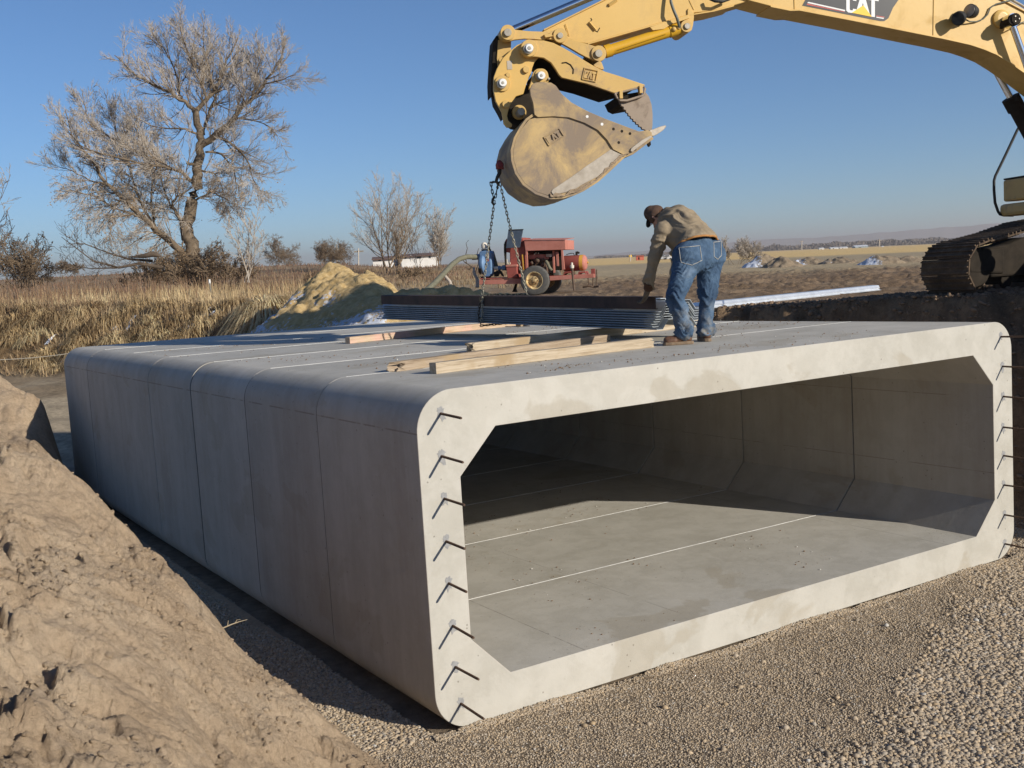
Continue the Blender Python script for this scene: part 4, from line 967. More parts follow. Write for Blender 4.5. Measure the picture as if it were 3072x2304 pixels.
for k in range(8):
    th = .005; s0 = brr.uniform(-.035, .035); s1 = BL+brr.uniform(-.04, .04); w0 = brr.uniform(-.006, .006); z0 = k*.0265
    if k == 0: s0 = -.05
    b = MB(); n = len(prof); up_ = [(x, z) for x, z in prof]; dn = [(x+.003, z+th) for x, z in prof]
    ring = up_+dn[::-1]
    b.prism([BP(s0, x+w0, z+z0) for x, z in ring], BX*(s1-s0))
    tag(b.build('steel_sheet_pile', MSHEET, None), 'corrugated steel trench sheet, %s of the chained bundle' % pile_names[k], 'steel sheet', 'steel sheets bundled in the chain')
# rusty channel lying on top along the near edge
b = MB(); zc = 8*.0265+.006
chp = [(-.01, 0), (-.01, .125), (.0, .13), (.105, .13), (.11, .125), (.11, .118), (.002, .118), (.002, .008), (.03, .008), (.03, 0)]
b.prism([BP(-.04, x, zc+z) for x, z in chp], BX*(BL-.10))
tag(b.build('steel_channel', MRUST, None, bevel=.002), 'rusty dark brown steel channel laid along the top of the sheet bundle', 'steel channel')
b = MB(); b.prism([BP(.25, .30+x, zc+.062+z) for x, z in ((0, 0), (0, .03), (.14, .03), (.14, 0), (.132, 0), (.132, .022), (.008, .022), (.008, 0))], BX*(BL-.6))
tag(b.build('steel_channel', MSHEET, None), 'grey steel channel resting on the middle of the sheet bundle', 'steel channel')

def woodmat(name, stops, paint=None):
    m, t, b = newmat(name, .85, 0, .2); v = coord(t, (1, 1, 1))
    g = noise(t, coord(t, (1, 1, 1), 'Generated'), 3, 3); tc = N(t, 'TexCoord')
    mp = N(t, 'Mapping'); mp.inputs['Scale'].default_value = (1.2, 28, 28); L(t, tc.outputs['Object'], mp.inputs[0])
    gr = noise(t, mp.outputs[0], 1.6, 6, .7, .4)
    c_ = ramp(t, gr, stops)
    c_ = mix(t, ramp(t, noise(t, v, 2.2, 4), [(.55, (0, 0, 0)), (.68, (1, 1, 1))]), c_, (.34, .25, .15)) if not paint else mix(t, ramp(t, noise(t, v, 1.7, 4), [(.50, (0, 0, 0)), (.66, (.8, .8, .8))]), c_, paint)
    kn = ramp(t, noise(t, coord(t, (2.5, 14, 14)), 1.3, 2), [(.70, (0, 0, 0)), (.76, (1, 1, 1))])
    L(t, mix(t, math_(t, 'MULTIPLY', kn, .6), c_, (.12, .06, .03)), b.inputs['Base Color']); bump(t, b, gr, .35, .004); return m
MW1 = woodmat('pale_pine', [(.35, (.28, .215, .145)), (.5, (.43, .35, .25)), (.7, (.53, .45, .345))])
MW2 = woodmat('weathered_wood', [(.35, (.20, .145, .095)), (.5, (.33, .255, .18)), (.7, (.44, .36, .27))])
MW3 = woodmat('pink_marked_wood', [(.35, (.32, .21, .13)), (.5, (.48, .36, .25)), (.7, (.58, .46, .34))], (.66, .38, .33))
def timber(p, q, wd, hg, mat, label, jag0=0, jag1=0, seed=0, z=2.5, cat='timber'):
    """squared timber between two points on the roof, broken ends splintered"""
    p = Vector((p[0], p[1], 0)); q = Vector((q[0], q[1], 0)); d = q-p; Lg = d.length; r_ = random.Random(seed)
    nu, ny, nzz = 26, 5, 5
    bm = bmesh.new(); g = {}
    for j in range(ny+1):
        for k in range(nzz+1):
            e0 = jag0*r_.random()*(1.0 if r_.random() > .4 else 2.2); e1 = jag1*r_.random()*(1.0 if r_.random() > .4 else 2.0)
            for i in range(nu+1):
                s_ = e0+(Lg-e0-e1)*i/nu
                wob = .004*math.sin(s_*2.1+seed)
                g[i, j, k] = bm.verts.new((s_, -wd/2+wd*j/ny+wob, hg*k/nzz+.001+.002*math.sin(s_*1.3)))
    def face(a, b_, c_, d_):
        bm.faces.new([g[x] for x in (a, b_, c_, d_)])
    for i in range(nu):
        for k in range(nzz): face((i, 0, k), (i+1, 0, k), (i+1, 0, k+1), (i, 0, k+1)); face((i, ny, k), (i, ny, k+1), (i+1, ny, k+1), (i+1, ny, k))
        for j in range(ny): face((i, j, 0), (i, j+1, 0), (i+1, j+1, 0), (i+1, j, 0)); face((i, j, nzz), (i+1, j, nzz), (i+1, j+1, nzz), (i, j+1, nzz))
    for j in range(ny):
        for k in range(nzz): face((0, j, k), (0, j, k+1), (0, j+1, k+1), (0, j+1, k)); face((nu, j, k), (nu, j+1, k), (nu, j+1, k+1), (nu, j, k+1))
    loose = [v for v in bm.verts if not v.link_faces]; bmesh.ops.delete(bm, geom=loose, context='VERTS')
    bmesh.ops.recalc_face_normals(bm, faces=bm.faces)
    me = bpy.data.meshes.new('timber'); bm.to_mesh(me); bm.free()
    o = link('timber', me, mat); o.location = (p.x, p.y, z); o.rotation_euler = (0, 0, math.atan2(d.y, d.x))
    o['label'] = label; o['category'] = cat; o['group'] = 'timbers lying on the culvert roof'; return o
z3 = lambda x, y: (1100+x/1.8433, 560+y/1.8433)
def rf(x, y, off=0.0): p = onz(*z3(x, y), 2.5); return (p.x, p.y+off)
timber(rf(385, 1037, .05), rf(1600, 887, .05), .10, .092, MW1, 'pale squared timber nearest the open end, sawn square at its left end', 0, .05, 1)
timber(rf(150, 1030, .09), rf(1350, 862, .06), .10, .085, MW2, 'weathered timber with a badly splintered left end, just behind the pale squared one', .16, 0, 2)
timber(rf(570, 920, .05), rf(1840, 772, .05), .11, .10, MW1, 'long timber passing under the steel bundle, rough broken left end', .05, 0, 3)
timber(onz(1043, 1031, 2.5)[:2], rf(820, 768), .10, .085, MW3, 'pink-marked timber farthest back on the roof', 0, .02, 4)
# small galvanised offcut and dark block seen through the gap below the bundle
p = onz(*z3(905, 772), 2.5); q = onz(*z3(1045, 766), 2.5); d = (q-p)
b = MB(); b.prism([p+Vector((0, 0, z))+Vector((0, y, 0)) for y, z in ((0, 0), (0, .06), (.01, .065), (.16, .065), (.17, .06), (.17, 0))], d); tag(b.build('steel_offcut', MGALV, None), 'short bright galvanised offcut on the roof behind the steel bundle', 'steel offcut')
p = onz(*z3(850, 774), 2.5); b = MB(); b.box(p+Vector((.10, .06, .045)), (.20, .14, .09)); tag(b.build('wood_block', MW2, None, bevel=.006), 'small dark wooden block on the roof beside the galvanised offcut', 'block')
# long galvanised rail on the ground behind
rl = at(2050, 936, 17.7); rr_ = at(2638, 874, 22.4)
rl.z += .02; rr_.z += .03
d = (rr_-rl).normalized(); wv = d.cross(Vector((0, 0, 1))).normalized(); zv = Vector((0, 0, 1))
if wv.dot(Vector(CP)-rl) < 0: wv = -wv
b = MB(); rp = [(.06, -.01), (.062, .0), (.012, .012), (.0, .03), (.018, .055), (.0, .08), (-.012, .105), (-.02, .115), (-.20, .122), (-.20, .112), (-.03, .106), (-.02, .10), (-.008, .08), (.008, .055), (-.01, .03), (.004, .004)]
b.prism([rl+wv*x*.75+zv*z*.85 for x, z in rp], rr_-rl)
tag(b.build('galvanised_rail', MGALV, None), 'long bright galvanised steel rail lying on the ground behind the culvert roof', 'steel rail')

# ---- chain sling
MCHN = mottled('weathered_chain_steel', [(.3, (.22, .20, .15)), (.7, (.46, .43, .34))], 30, .5, .5)
MCHD = mottled('dark_chain_steel', [(.3, (.03, .028, .022)), (.7, (.08, .07, .055))], 30, .55, .4)
bk_pt = PL.at(1499, 496, .12)
chain = empty('lifting_chain', bk_pt, 'steel lifting chain hanging from the bucket and looped round the sheet bundle', 'chain')
lnk = MB(); N_ = 16; R1, LN = .0115, .0165
pts = []
for k in range(N_):
    a = 2*math.pi*k/N_; pts.append(Vector((R1*math.cos(a), 0, R1*math.sin(a)+(LN if math.sin(a) > 0 else -LN)*1.0)))
k0 = 0; seg = 6
for i in range(N_):
    d = (pts[(i+1) % N_]-pts[i-1]).normalized(); x = Vector((0, 1, 0)); y = d.cross(x)
    for j in range(seg):
        a = 2*math.pi*j/seg; lnk.v.append(tuple(pts[i]+(x*math.cos(a)+y*math.sin(a))*.0062))
for i in range(N_):
    for j in range(seg): lnk.f.append((i*seg+j, i*seg+(j+1) % seg, ((i+1) % N_)*seg+(j+1) % seg, ((i+1) % N_)*seg+j))
proto = {}
for nm, mt in (('w', MCHN), ('d', MCHD)):
    o = lnk.build('chain_link', mt, None, smooth=True); proto[nm] = o.data; bpy.data.objects.remove(o)
nlinks = [0]; extra = []
def strand(pts, which, name='chain_link'):
    pts = [Vector(p) for p in pts]; pitch = .0455
    segs = [(b_-a).length for a, b_ in zip(pts, pts[1:])]; tot = sum(segs); n = int(tot/pitch); i = 0; acc = 0
    for k in range(n):
        t_ = (k+.5)*pitch
        while i < len(segs)-1 and acc+segs[i] < t_: acc += segs[i]; i += 1
        p = pts[i].lerp(pts[i+1], min(1, (t_-acc)/segs[i])); d = (pts[i+1]-pts[i]).normalized()
        x, y = frame_of(d); a = (0.6 if k % 2 else 2.17)+random.uniform(-.2, .2); x2 = x*math.cos(a)+y*math.sin(a); y2 = d.cross(x2)
        M_ = Matrix(((x2.x, y2.x, d.x, p.x), (x2.y, y2.y, d.y, p.y), (x2.z, y2.z, d.z, p.z), (0, 0, 0, 1)))
        if nlinks[0] < 97:
            o = bpy.data.objects.new('chain_link', proto[which]); col.objects.link(o); o.parent = chain
            o.matrix_local = Matrix.Translation(-Vector(bk_pt)) @ M_; nlinks[0] += 1
        else: extra.append((which, M_))
def bdist(px):  # station along the bundle whose near lower edge shows at this column
    best = min((abs((1536+FPX*np.dot(CR, np.array(BP(s, 0, 0))-CP)/np.dot(CF, np.array(BP(s, 0, 0))-CP))-px), s) for s in np.linspace(0, BL, 400)); return best[1]
sA = bdist(1456)
topz = zc+.135
A0 = BP(sA, -.03, topz-.02)
hookp = Vector(CP)+Vector(ray(*z3(706, 76)))*((bk_pt-Vector(CP)).dot(Vector(CF))*.55+(A0-Vector(CP)).dot(Vector(CF))*.45)
hookp = bk_pt.lerp(A0, .26); hookp = Vector(CP)+Vector(ray(*z3(706, 78)))*(hookp-Vector(CP)).dot(Vector(CF))
ring_ = Vector(CP)+Vector(ray(1495, 540))*(bk_pt-Vector(CP)).dot(Vector(CF))
B1 = BP(sA-.02, .36, topz+.0)   # where the other leg reaches the far side of the bundle
B1 = Vector(onz(1581, 884, BP(sA, .2, topz).z-.02))
# shackle and hook
b = MB(); b.tube([bk_pt+Vector((math.cos(a)*.035, 0, math.sin(a)*.05)) for a in np.linspace(-.6, math.pi+.6, 12)], .014, 8)
o = b.build('shackle', MAT_PUMPRED, chain, auto=50)
b = MB(); b.cyl(bk_pt+Vector((-.05, 0, -.035)), bk_pt+Vector((.05, 0, -.035)), .014, 10); b.build('shackle_pin', MAT_PUMPRED, chain, auto=50)
b = MB(); b.lathe(bk_pt+n3*-.01, n3, [(0, .05), (.05, .045), (.07, .03)], 14); b.build('weld_eye', MAT_PUMPRED, bucket, auto=50)
b = MB(); b.tube([bk_pt+Vector((0, 0, -.03)), bk_pt+Vector((-.008, 0, -.09)), ring_+Vector((-.012, 0, .03)), ring_+Vector((-.03, 0, -.01)), ring_+Vector((-.01, 0, -.05)), ring_+Vector((.02, 0, -.02))], [.022, .025, .022, .02, .018, .012], 8); b.build('hook', MCHD, chain, auto=60)
strand([ring_+Vector((-.03, 0, -.02)), hookp+Vector((-.035, 0, .22)), hookp+Vector((-.01, 0, .02))], 'd')
strand([ring_+Vector((0, 0, -.03)), hookp+Vector((.05, 0, .14)), hookp+Vector((.01, 0, .02))], 'd')
b = MB(); b.tube([hookp+Vector((.01, 0, .05)), hookp+Vector((-.02, 0, .02)), hookp+Vector((-.03, 0, -.02)), hookp+Vector((-.01, 0, -.05)), hookp+Vector((.015, 0, -.03))], [.012, .017, .017, .015, .008], 8); b.build('grab_hook', MCHD, chain, auto=60)
strand([hookp, A0], 'w')
strand([ring_+Vector((.02, 0, -.03)), ring_.lerp(B1, .33), B1], 'w')
strand([A0, BP(sA, -.035, .12), BP(sA+.05, -.03, -.01)], 'w'); strand([A0+Vector((-.02, 0, 0)), BP(sA+.07, -.045, .1), BP(sA+.06, -.02, -.03), BP(sA+.02, .35, -.025), BP(sA-.02, .72, -.02)], 'd')
strand([A0, BP(sA-.02, .10, topz+.008), BP(sA-.10, .22, topz-.01), B1+Vector((-.0, 0, .0))], 'w')
strand([B1, BP(sA-.05, .74, .10), BP(sA-.02, .73, -.02)], 'd')
if extra:
    vs, fs = [], []
    for w_, M_ in extra:
        k_ = len(vs); vs += [tuple(M_ @ Vector(v)) for v in lnk.v]; fs += [tuple(i+k_ for i in f) for f in lnk.f]
    b = MB(); b.v = vs; b.f = fs; o = b.build('chain_links', MCHD, chain, smooth=True); o['kind'] = 'stuff'
# ================================================================ PERSON
def bake(o):
    dg = bpy.context.evaluated_depsgraph_get(); dg.update(); ev = o.evaluated_get(dg); me = bpy.data.meshes.new_from_object(ev)
    old = o.data; o.modifiers.clear(); mats = list(old.materials); o.data = me; bpy.data.meshes.remove(old)
    me.materials.clear()
    for m_ in mats: me.materials.append(m_)
    return o
def cap_(b, p, q, r1, r2, seg=14, fl=None):
    """tapered capsule; fl = (axis, factor) squeezes the section along an axis"""
    p, q = Vector(p), Vector(q); d = q-p; n = 6; pts, rr = [], []
    for i in range(n+1):
        a = math.pi/2*(1-i/n); pts.append(p-d.normalized()*r1*math.sin(a)); rr.append(max(r1*math.cos(a), .002))
    for i in range(n+1):
        a = math.pi/2*i/n; pts.append(q+d.normalized()*r2*math.sin(a)); rr.append(max(r2*math.cos(a), .002))
    k = len(b.v); b.tube(pts, rr, seg)
    if fl:
        ax, f_ = Vector(fl[0]).normalized(), fl[1]
        for i in range(k, len(b.v)):
            v = Vector(b.v[i]); t = max(0, min(1, (v-p).dot(d)/d.length_squared)); c_ = p+d*t; w_ = (v-c_).dot(ax); b.v[i] = tuple(v+ax*w_*(f_-1))
def blob(name, parts, mat, parent, vox=.012, sm=6, folds=0, fscale=(1, 1, 1), seed=0, fdir=None):
    b = MB()
    for pr in parts: cap_(b, *pr[:4], fl=pr[4] if len(pr) > 4 else None)
    me = bpy.data.meshes.new(name); me.from_pydata(b.v, [], b.f); o = link(name, me, mat, parent)
    r_ = o.modifiers.new('r', 'REMESH'); r_.mode = 'VOXEL'; r_.voxel_size = vox; r_.use_smooth_shade = True
    s_ = o.modifiers.new('s', 'SMOOTH'); s_.iterations = sm; s_.factor = .5
    bake(o); me = o.data
    n = len(me.vertices); co = np.empty(n*3); me.vertices.foreach_get('co', co); co = co.reshape(-1, 3)
    if folds:
        nr = np.empty(n*3); me.vertices.foreach_get('normal', nr); nr = nr.reshape(-1, 3)
        h = folds(co+0.0)
        co = co+nr*h[:, None]; me.vertices.foreach_set('co', co.ravel()); me.update()
    return o
MAN = Vector(onz(2075, 1036, 2.5))
person = None
W = {k: at(*v) for k, v in dict(
    ankL=(2052, 1012, 10.72), ankR=(2117, 1006, 10.98), kneL=(2028, 893, 10.68), kneR=(2122, 885, 10.94), hipL=(2062, 782, 10.78), hipR=(2128, 768, 11.04),
    pel=(2097, 752, 10.92), bel=(2090, 728, 10.96), chest=(2035, 682, 11.18), neck=(1998, 656, 11.30), head=(1972, 652, 11.38),
    shL=(1990, 690, 11.02), shR=(2040, 655, 11.46), elL=(1962, 775, 11.12), wrL=(1946, 862, 11.36), haL=(1938, 886, 11.42), elR=(2035, 775, 11.6), wrR=(2020, 862, 11.72), haR=(2016, 890, 11.75)).items()}
FW = Vector((math.sin(R_(-25)), math.cos(R_(-25)), 0)); RT = Vector((FW.y, -FW.x, 0))
def cloth(name, c0, c1, sc, stf=(0, 0, 0)):
    m, t, b = newmat(name, .95, 0, .15); v = coord(t)
    L(t, mix(t, ramp(t, noise(t, v, sc, 6, .7), [(.35, (0, 0, 0)), (.65, (1, 1, 1))]), c0, c1), b.inputs['Base Color'])
    n1 = bump(t, b, noise(t, v, 26, 4, .6, 1.5), .30, .010); bump(t, b, noise(t, v, 500, 2), .25, .001, n1); return m
MSKIN = mottled('skin', [(.3, (.42, .22, .15)), (.7, (.52, .29, .20))], 12, .6)
MJACK = cloth('tan_jacket', (.235, .185, .125), (.31, .25, .175), 4)
MRIB = cloth('dark_brown_knit', (.085, .045, .025), (.12, .065, .04), 20)
MTRIM = cloth('orange_brown_trim', (.36, .17, .06), (.42, .21, .08), 20)
m, t, b = newmat('denim', .95, 0, .1); v = coord(t)
f_ = noise(t, v, 5, 7, .7); c_ = ramp(t, f_, [(.35, (.038, .066, .115)), (.55, (.072, .12, .19)), (.72, (.16, .215, .29))])
sp = N(t, 'SeparateXYZ'); tc = N(t, 'TexCoord'); L(t, tc.outputs['Object'], sp.inputs[0])
low = N(t, 'MapRange'); low.inputs['From Min'].default_value = 2.95; low.inputs['From Max'].default_value = 2.62; L(t, sp.outputs[2], low.inputs[0])
c_ = mix(t, math_(t, 'MULTIPLY', low.outputs[0], math_(t, 'MULTIPLY', ramp(t, noise(t, v, 9, 4), [(.45, (0, 0, 0)), (.65, (1, 1, 1))]), .6)), c_, (.30, .25, .17))
L(t, c_, b.inputs['Base Color']); n1 = bump(t, b, noise(t, v, 20, 5, .65, 2.0), .55, .012); bump(t, b, noise(t, v, 420, 2), .3, .001, n1); MDEN = m
MBOOT = mottled('brown_leather', [(.3, (.075, .035, .02)), (.7, (.15, .075, .04))], 16, .6, bscale=60, bstr=.4)
MSOLE = mottled('tan_sole', [(.3, (.16, .11, .07)), (.7, (.24, .17, .11))], 20, .9)
MGLV = mottled('work_glove', [(.3, (.12, .085, .05)), (.7, (.20, .15, .10))], 20, .95, bscale=80, bstr=.4)
MCAP = cloth('brown_cap', (.085, .052, .038), (.125, .08, .058), 14); MDCP = cloth('dark_bill', (.02, .018, .018), (.03, .025, .025), 14)
# body: one continuous surface under the clothes
hd = W['head']; FD = (FW*.55+Vector((0, 0, -.83))).normalized()           # face looks down and forward
HU = (FW*.83+Vector((0, 0, .55))).normalized()                            # crown direction
bp = [(W['pel'], W['chest'], .13, .15, (FW, .85)), (W['chest'], W['neck'], .14, .07), (W['neck'], hd, .055, .06), (hd-HU*.03, hd+HU*.055, .075, .082), (hd-HU*.06+FD*.035, hd-HU*.03+FD*.03, .05, .06),
      (hd+FD*.09-HU*.012, hd+FD*.105-HU*.025, .012, .014), (hd+RT*.078-HU*.01, hd+RT*.086+HU*.012, .014, .016), (hd-RT*.078-HU*.01, hd-RT*.086+HU*.012, .014, .016),
      (hd+FD*.083-HU*.055-RT*.018, hd+FD*.083-HU*.055+RT*.018, .010, .010),
      (W['pel'], W['hipL'], .12, .095), (W['pel'], W['hipR'], .12, .095)]
for s_ in 'LR':
    bp += [(W['chest'], W['sh'+s_], .1, .06), (W['sh'+s_], W['el'+s_], .055, .042), (W['el'+s_], W['wr'+s_], .042, .028), (W['wr'+s_], W['ha'+s_], .028, .03),
           (W['hip'+s_], W['kne'+s_], .085, .055), (W['kne'+s_], W['ank'+s_], .052, .036)]
body = blob('person', bp, MSKIN, None, .012, 4)
person = body
tag(person, 'man in tan jacket and blue jeans bending over the steel bundle, back to us', 'person')
for sx in (-1, 1):
    b = MB(); b.sphere(hd+FD*.086+HU*.012+RT*.03*sx, .011, 10, 8); b.build('eye', MWHT, person, smooth=True)
zf = lambda p: p
def folds_j(co):
    # drag folds run from the hanging arm across the back towards the hem
    A_ = np.array(W['shL']); B_ = np.array(W['bel']); d = (B_-A_)/np.linalg.norm(B_-A_); x = (co-A_)@d; up_ = np.array([0, 0, 1.]); y = (co-A_)@up_; z = (co-A_)@np.array(RT)
    w_ = x*3+y*9+z*4; f = np.clip(ridged(w_*1.1+.6*fbm(x*6, y*6, 2), x*1.6+z*2, 3)-.55, -.6, 1.2)
    s2 = np.clip(1-np.abs((co-A_)@d-.1)/.45, 0, 1)
    return .019*f*(.35+s2)+.004*fbm(co[:, 0]*22, co[:, 2]*22, 2)
sideL = (W['shL']-W['shR']).normalized()
bel, ch = W['bel'], W['chest']
jk = [(bel-RT*.10-Vector((0, 0, .035)), bel+RT*.10-Vector((0, 0, .01)), .185, .18), (bel.lerp(W['pel'], .35), ch, .205, .215, (RT, 1.05)), (bel+RT*.07-FW*.02, ch+RT*.06, .165, .17), (bel-RT*.06, ch-RT*.07, .165, .18), (ch, W['neck']-FW*.02, .185, .10), (ch-RT*.03-FW*.02, W['shL'], .15, .105), (ch+RT*.03, W['shR'], .15, .105),
      (W['shL'], W['elL'], .098, .078), (W['elL'], W['wrL']+Vector((0, 0, .02)), .078, .058), (W['shR'], W['elR'], .09, .074), (W['elR'], W['wrR'], .072, .052), (bel-Vector((0, 0, .06))-FW*-.05, ch-Vector((0, 0, .10)), .15, .13)]
jacket = blob('jacket', jk, MJACK, person, .010, 5, folds_j)
# hem band round the waist
hn = (W['chest']-W['pel']).normalized(); hc = W['pel'].lerp(W['bel'], .75); hx = RT; hy = hn.cross(hx).normalized()
hp_n = (hn*.6+Vector((0, 0, .75))).normalized()
bm = bmesh.new(); bm.from_mesh(jacket.data); fs_ = [f for f in bm.faces if (f.calc_center_median()-hc).length < .36 and (f.calc_center_median()-hc).dot(FW) < .24]
gm = set(fs_); [gm.update(f.edges) for f in fs_]; [gm.update(f.verts) for f in fs_]
bmesh.ops.bisect_plane(bm, geom=list(gm), plane_co=hc, plane_no=hp_n, clear_inner=True)
be = [e for e in bm.edges if e.is_boundary]; seen = set(); loops = []
for e0 in be:
    if e0 in seen: continue
    lp = [e0.verts[0].co.copy(), e0.verts[1].co.copy()]; v = e0.verts[1]; seen.add(e0)
    while True:
        nx_ = [e for e in v.link_edges if e.is_boundary and e not in seen]
        if not nx_: break
        seen.add(nx_[0]); v = nx_[0].other_vert(v); lp.append(v.co.copy())
    loops.append(lp)
bm.to_mesh(jacket.data); bm.free()
lp = max(loops, key=len); b = MB(); b.tube(lp[::3]+[lp[-1]], .011, 7, False); b.build('hem', MTRIM, jacket, auto=60)
b = MB(); b.tube([W['wrL'].lerp(W['elL'], .16), W['wrL'].lerp(W['haL'], .25)], [.054, .046], 16); b.build('cuff', MRIB, jacket, auto=40)
b = MB(); b.tube([W['wrR'].lerp(W['elR'], .16), W['wrR'].lerp(W['haR'], .25)], [.05, .044], 16); b.build('cuff', MRIB, jacket, auto=40)
b = MB(); q_ = W['wrL']+RT*.075+Vector((0, 0, .06)); b.tube([q_-RT*.04+Vector((0, 0, .03)), q_, q_+RT*.02-Vector((0, 0, .035)), q_+RT*.03-Vector((0, 0, .03))], [.03, .022, .012, .006], 8); b.build('cuff_flap', MRIB, jacket, auto=60)
b = MB(); b.tube([W['neck']+HU*.01+HU.cross(RT)*.085*math.sin(a)+RT*.095*math.cos(a) for a in np.linspace(0, 2*math.pi, 25)], .026, 8, False); b.build('collar', MJACK, jacket, auto=60)
def folds_d(co):
    z = co[:, 2]-2.5; f = 0
    kn = np.exp(-((z-.42)/.13)**2)+np.exp(-((z-.12)/.09)**2)*.95+np.exp(-((z-.72)/.10)**2)*.45+.22
    f = np.clip(ridged(co[:, 0]*3.2+co[:, 1]*2.2, z*17+2.5*fbm(co[:, 0]*8, co[:, 1]*8, 2), 3)-.5, -.5, 1.2)
    return .018*f*kn+.003*fbm(co[:, 0]*30, z*30, 2)
jn = [(W['hipL']+Vector((0, 0, .04)), W['hipR']+Vector((0, 0, .05)), .155, .15), (W['pel'], W['bel']-hn*.01, .168, .152), (W['hipL']-FW*.035, W['hipR']-FW*.035, .14, .135)]
for s_ in 'LR': jn += [(W['hip'+s_], W['kne'+s_], .142, .092), (W['kne'+s_], W['ank'+s_]+Vector((0, 0, .10)), .09, .076), (W['ank'+s_]+Vector((0, 0, .12)), W['ank'+s_]+Vector((0, 0, .045)), .078, .086), (W['ank'+s_]+Vector((0, 0, .10))-FW*.03, W['ank'+s_]+Vector((0, 0, .06))-FW*.03, .07, .075)]
jeans = blob('jeans', jn, MDEN, person, .010, 4, folds_d)
# back pockets: stitched patches following the seat
def proj_patch(name, cx, cy, wpx, hpx, ang, mat, parent, th=.004, outline=False):
    bpy.context.view_layer.update(); dg = bpy.context.evaluated_depsgraph_get()
    pts = []
    for (x, y) in ((-.5, -.5), (.5, -.5), (.5, .3), (0, .5), (-.5, .3)):
        X = cx+(x*math.cos(ang)-y*math.sin(ang))*wpx; Y = cy+(x*math.sin(ang)+y*math.cos(ang))*hpx; pts.append((X, Y))
    loop = []
    for (a, c2) in zip(pts, pts[1:]+pts[:1]):
        for k in range(6): loop.append((a[0]+(c2[0]-a[0])*k/6, a[1]+(c2[1]-a[1])*k/6))
    w3 = []
    for (x, y) in loop+[loop[0]]:
        o_ = Vector(CP)-jeans.matrix_world.translation; d_ = Vector(ray(x, y)).normalized()
        hit, loc, nr, _ = jeans.ray_cast(o_, d_)
        if hit: w3.append(loc+jeans.matrix_world.translation+nr*th)
    if len(w3) > 5:
        b = MB(); b.tube(w3, .0028, 5, False); b.build(name, mat, parent)
MSTITCH = mottled('pale_stitching', [(.3, (.42, .40, .36)), (.7, (.5, .48, .42))], 20, .9)
for (cx, cy, wd_, hg_, an) in ((2072, 768, 62, 55, -.12), (2152, 752, 22, 52, -.05)): proj_patch('pocket_seam', cx, cy, wd_, hg_, an, MSTITCH, jeans)
for s_, to, cy0 in (('L', at(1998, 1030, 10.72), 0), ('R', at(2098, 1018, 11.22), 0)):
    a = W['ank'+s_]; base = Vector((a.x, a.y, 2.5)); dirf = Vector((to.x-a.x, to.y-a.y, 0)).normalized(); sd = Vector((-dirf.y, dirf.x, 0))
    P_b = lambda f, h, w_=0: base+dirf*f+Vector((0, 0, h))+sd*w_
    boot = blob('boot', [(P_b(-.02, .10), P_b(0, .07), .048, .052), (P_b(-.035, .065), P_b(.08, .06), .047, .044), (P_b(.08, .055), P_b(.165, .05), .043, .040), (P_b(.10, .045, .015), P_b(.16, .045, .012), .035, .035)], MBOOT, person, .008, 4)
    out = [(-.095, 0), (-.08, .035), (-.02, .042), (.06, .046), (.13, .05), (.19, .038), (.215, .0), (.19, -.038), (.13, -.05), (.06, -.046), (-.02, -.042), (-.08, -.035)]
    b = MB(); b.prism([P_b(f, .001, w_) for f, w_ in out], (0, 0, .032)); b.build('sole', MSOLE, boot, bevel=.006)
def glove(s_, grip):
    wr, ha = W['wr'+s_], W['ha'+s_]; d = (ha-wr).normalized(); side = (RT-d*RT.dot(d)).normalized(); nrm = d.cross(side).normalized()
    if nrm.dot(FW) < 0: nrm = -nrm
    palm = ha+d*.03
    prt = [(wr+d*.01, ha, .036, .036, (nrm, .8)), (ha-side*.012, palm-side*.016+d*.025, .030, .026, (nrm, .7)), (ha+side*.012, palm+side*.016+d*.025, .030, .026, (nrm, .7))]
    for k, (ln_, of) in enumerate(((.066, -.034), (.078, -.012), (.074, .011), (.058, .032))):
        p0 = palm+side*of+d*.03; d1 = (d*.9+nrm*.35).normalized(); d2 = (d*.55+nrm*.85).normalized(); d3 = (d*.1+nrm*1.0).normalized()
        p1 = p0+d1*ln_*.45; p2 = p1+d2*ln_*.35; p3 = p2+d3*ln_*.25; prt += [(p0-d*.02, p1, .0125, .0115), (p1, p2, .0115, .0105), (p2, p3, .0105, .0095)]
    th0 = ha+side*.030*(1 if s_ == 'L' else -1); td = (d*.6+side*(.75 if s_ == 'L' else -.75)+nrm*.2).normalized(); th1 = th0+td*.045; th2 = th1+(d*.95+nrm*.3).normalized()*.035
    prt += [(th0-td*.01, th1, .016, .0135), (th1, th2, .0135, .0115)]
    return blob('glove', prt, MGLV, person, .0055, 2)
glove('L', 1); glove('R', 1)
hair = blob('hair', [(hd-HU*.005-FD*.035, hd+HU*.05-FD*.02, .074, .078)], MRIB, person, .010, 2)
capb = blob('cap', [(hd+HU*.035-FD*.012, hd+HU*.075-FD*.005, .100, .086), (hd+HU*.03-FD*.05, hd+HU*.05-FD*.04, .07, .07)], MCAP, person, .010, 4)
b = MB(); c0 = hd+FD*.060+HU*.055
ol = [c0+RT*.075*math.cos(a)+(FD*.085+HU*-.018)*math.sin(a) for a in np.linspace(0, math.pi, 14)]
b.prism(ol, HU*.010); b.build('cap_bill', MDCP, capb, bevel=.003)
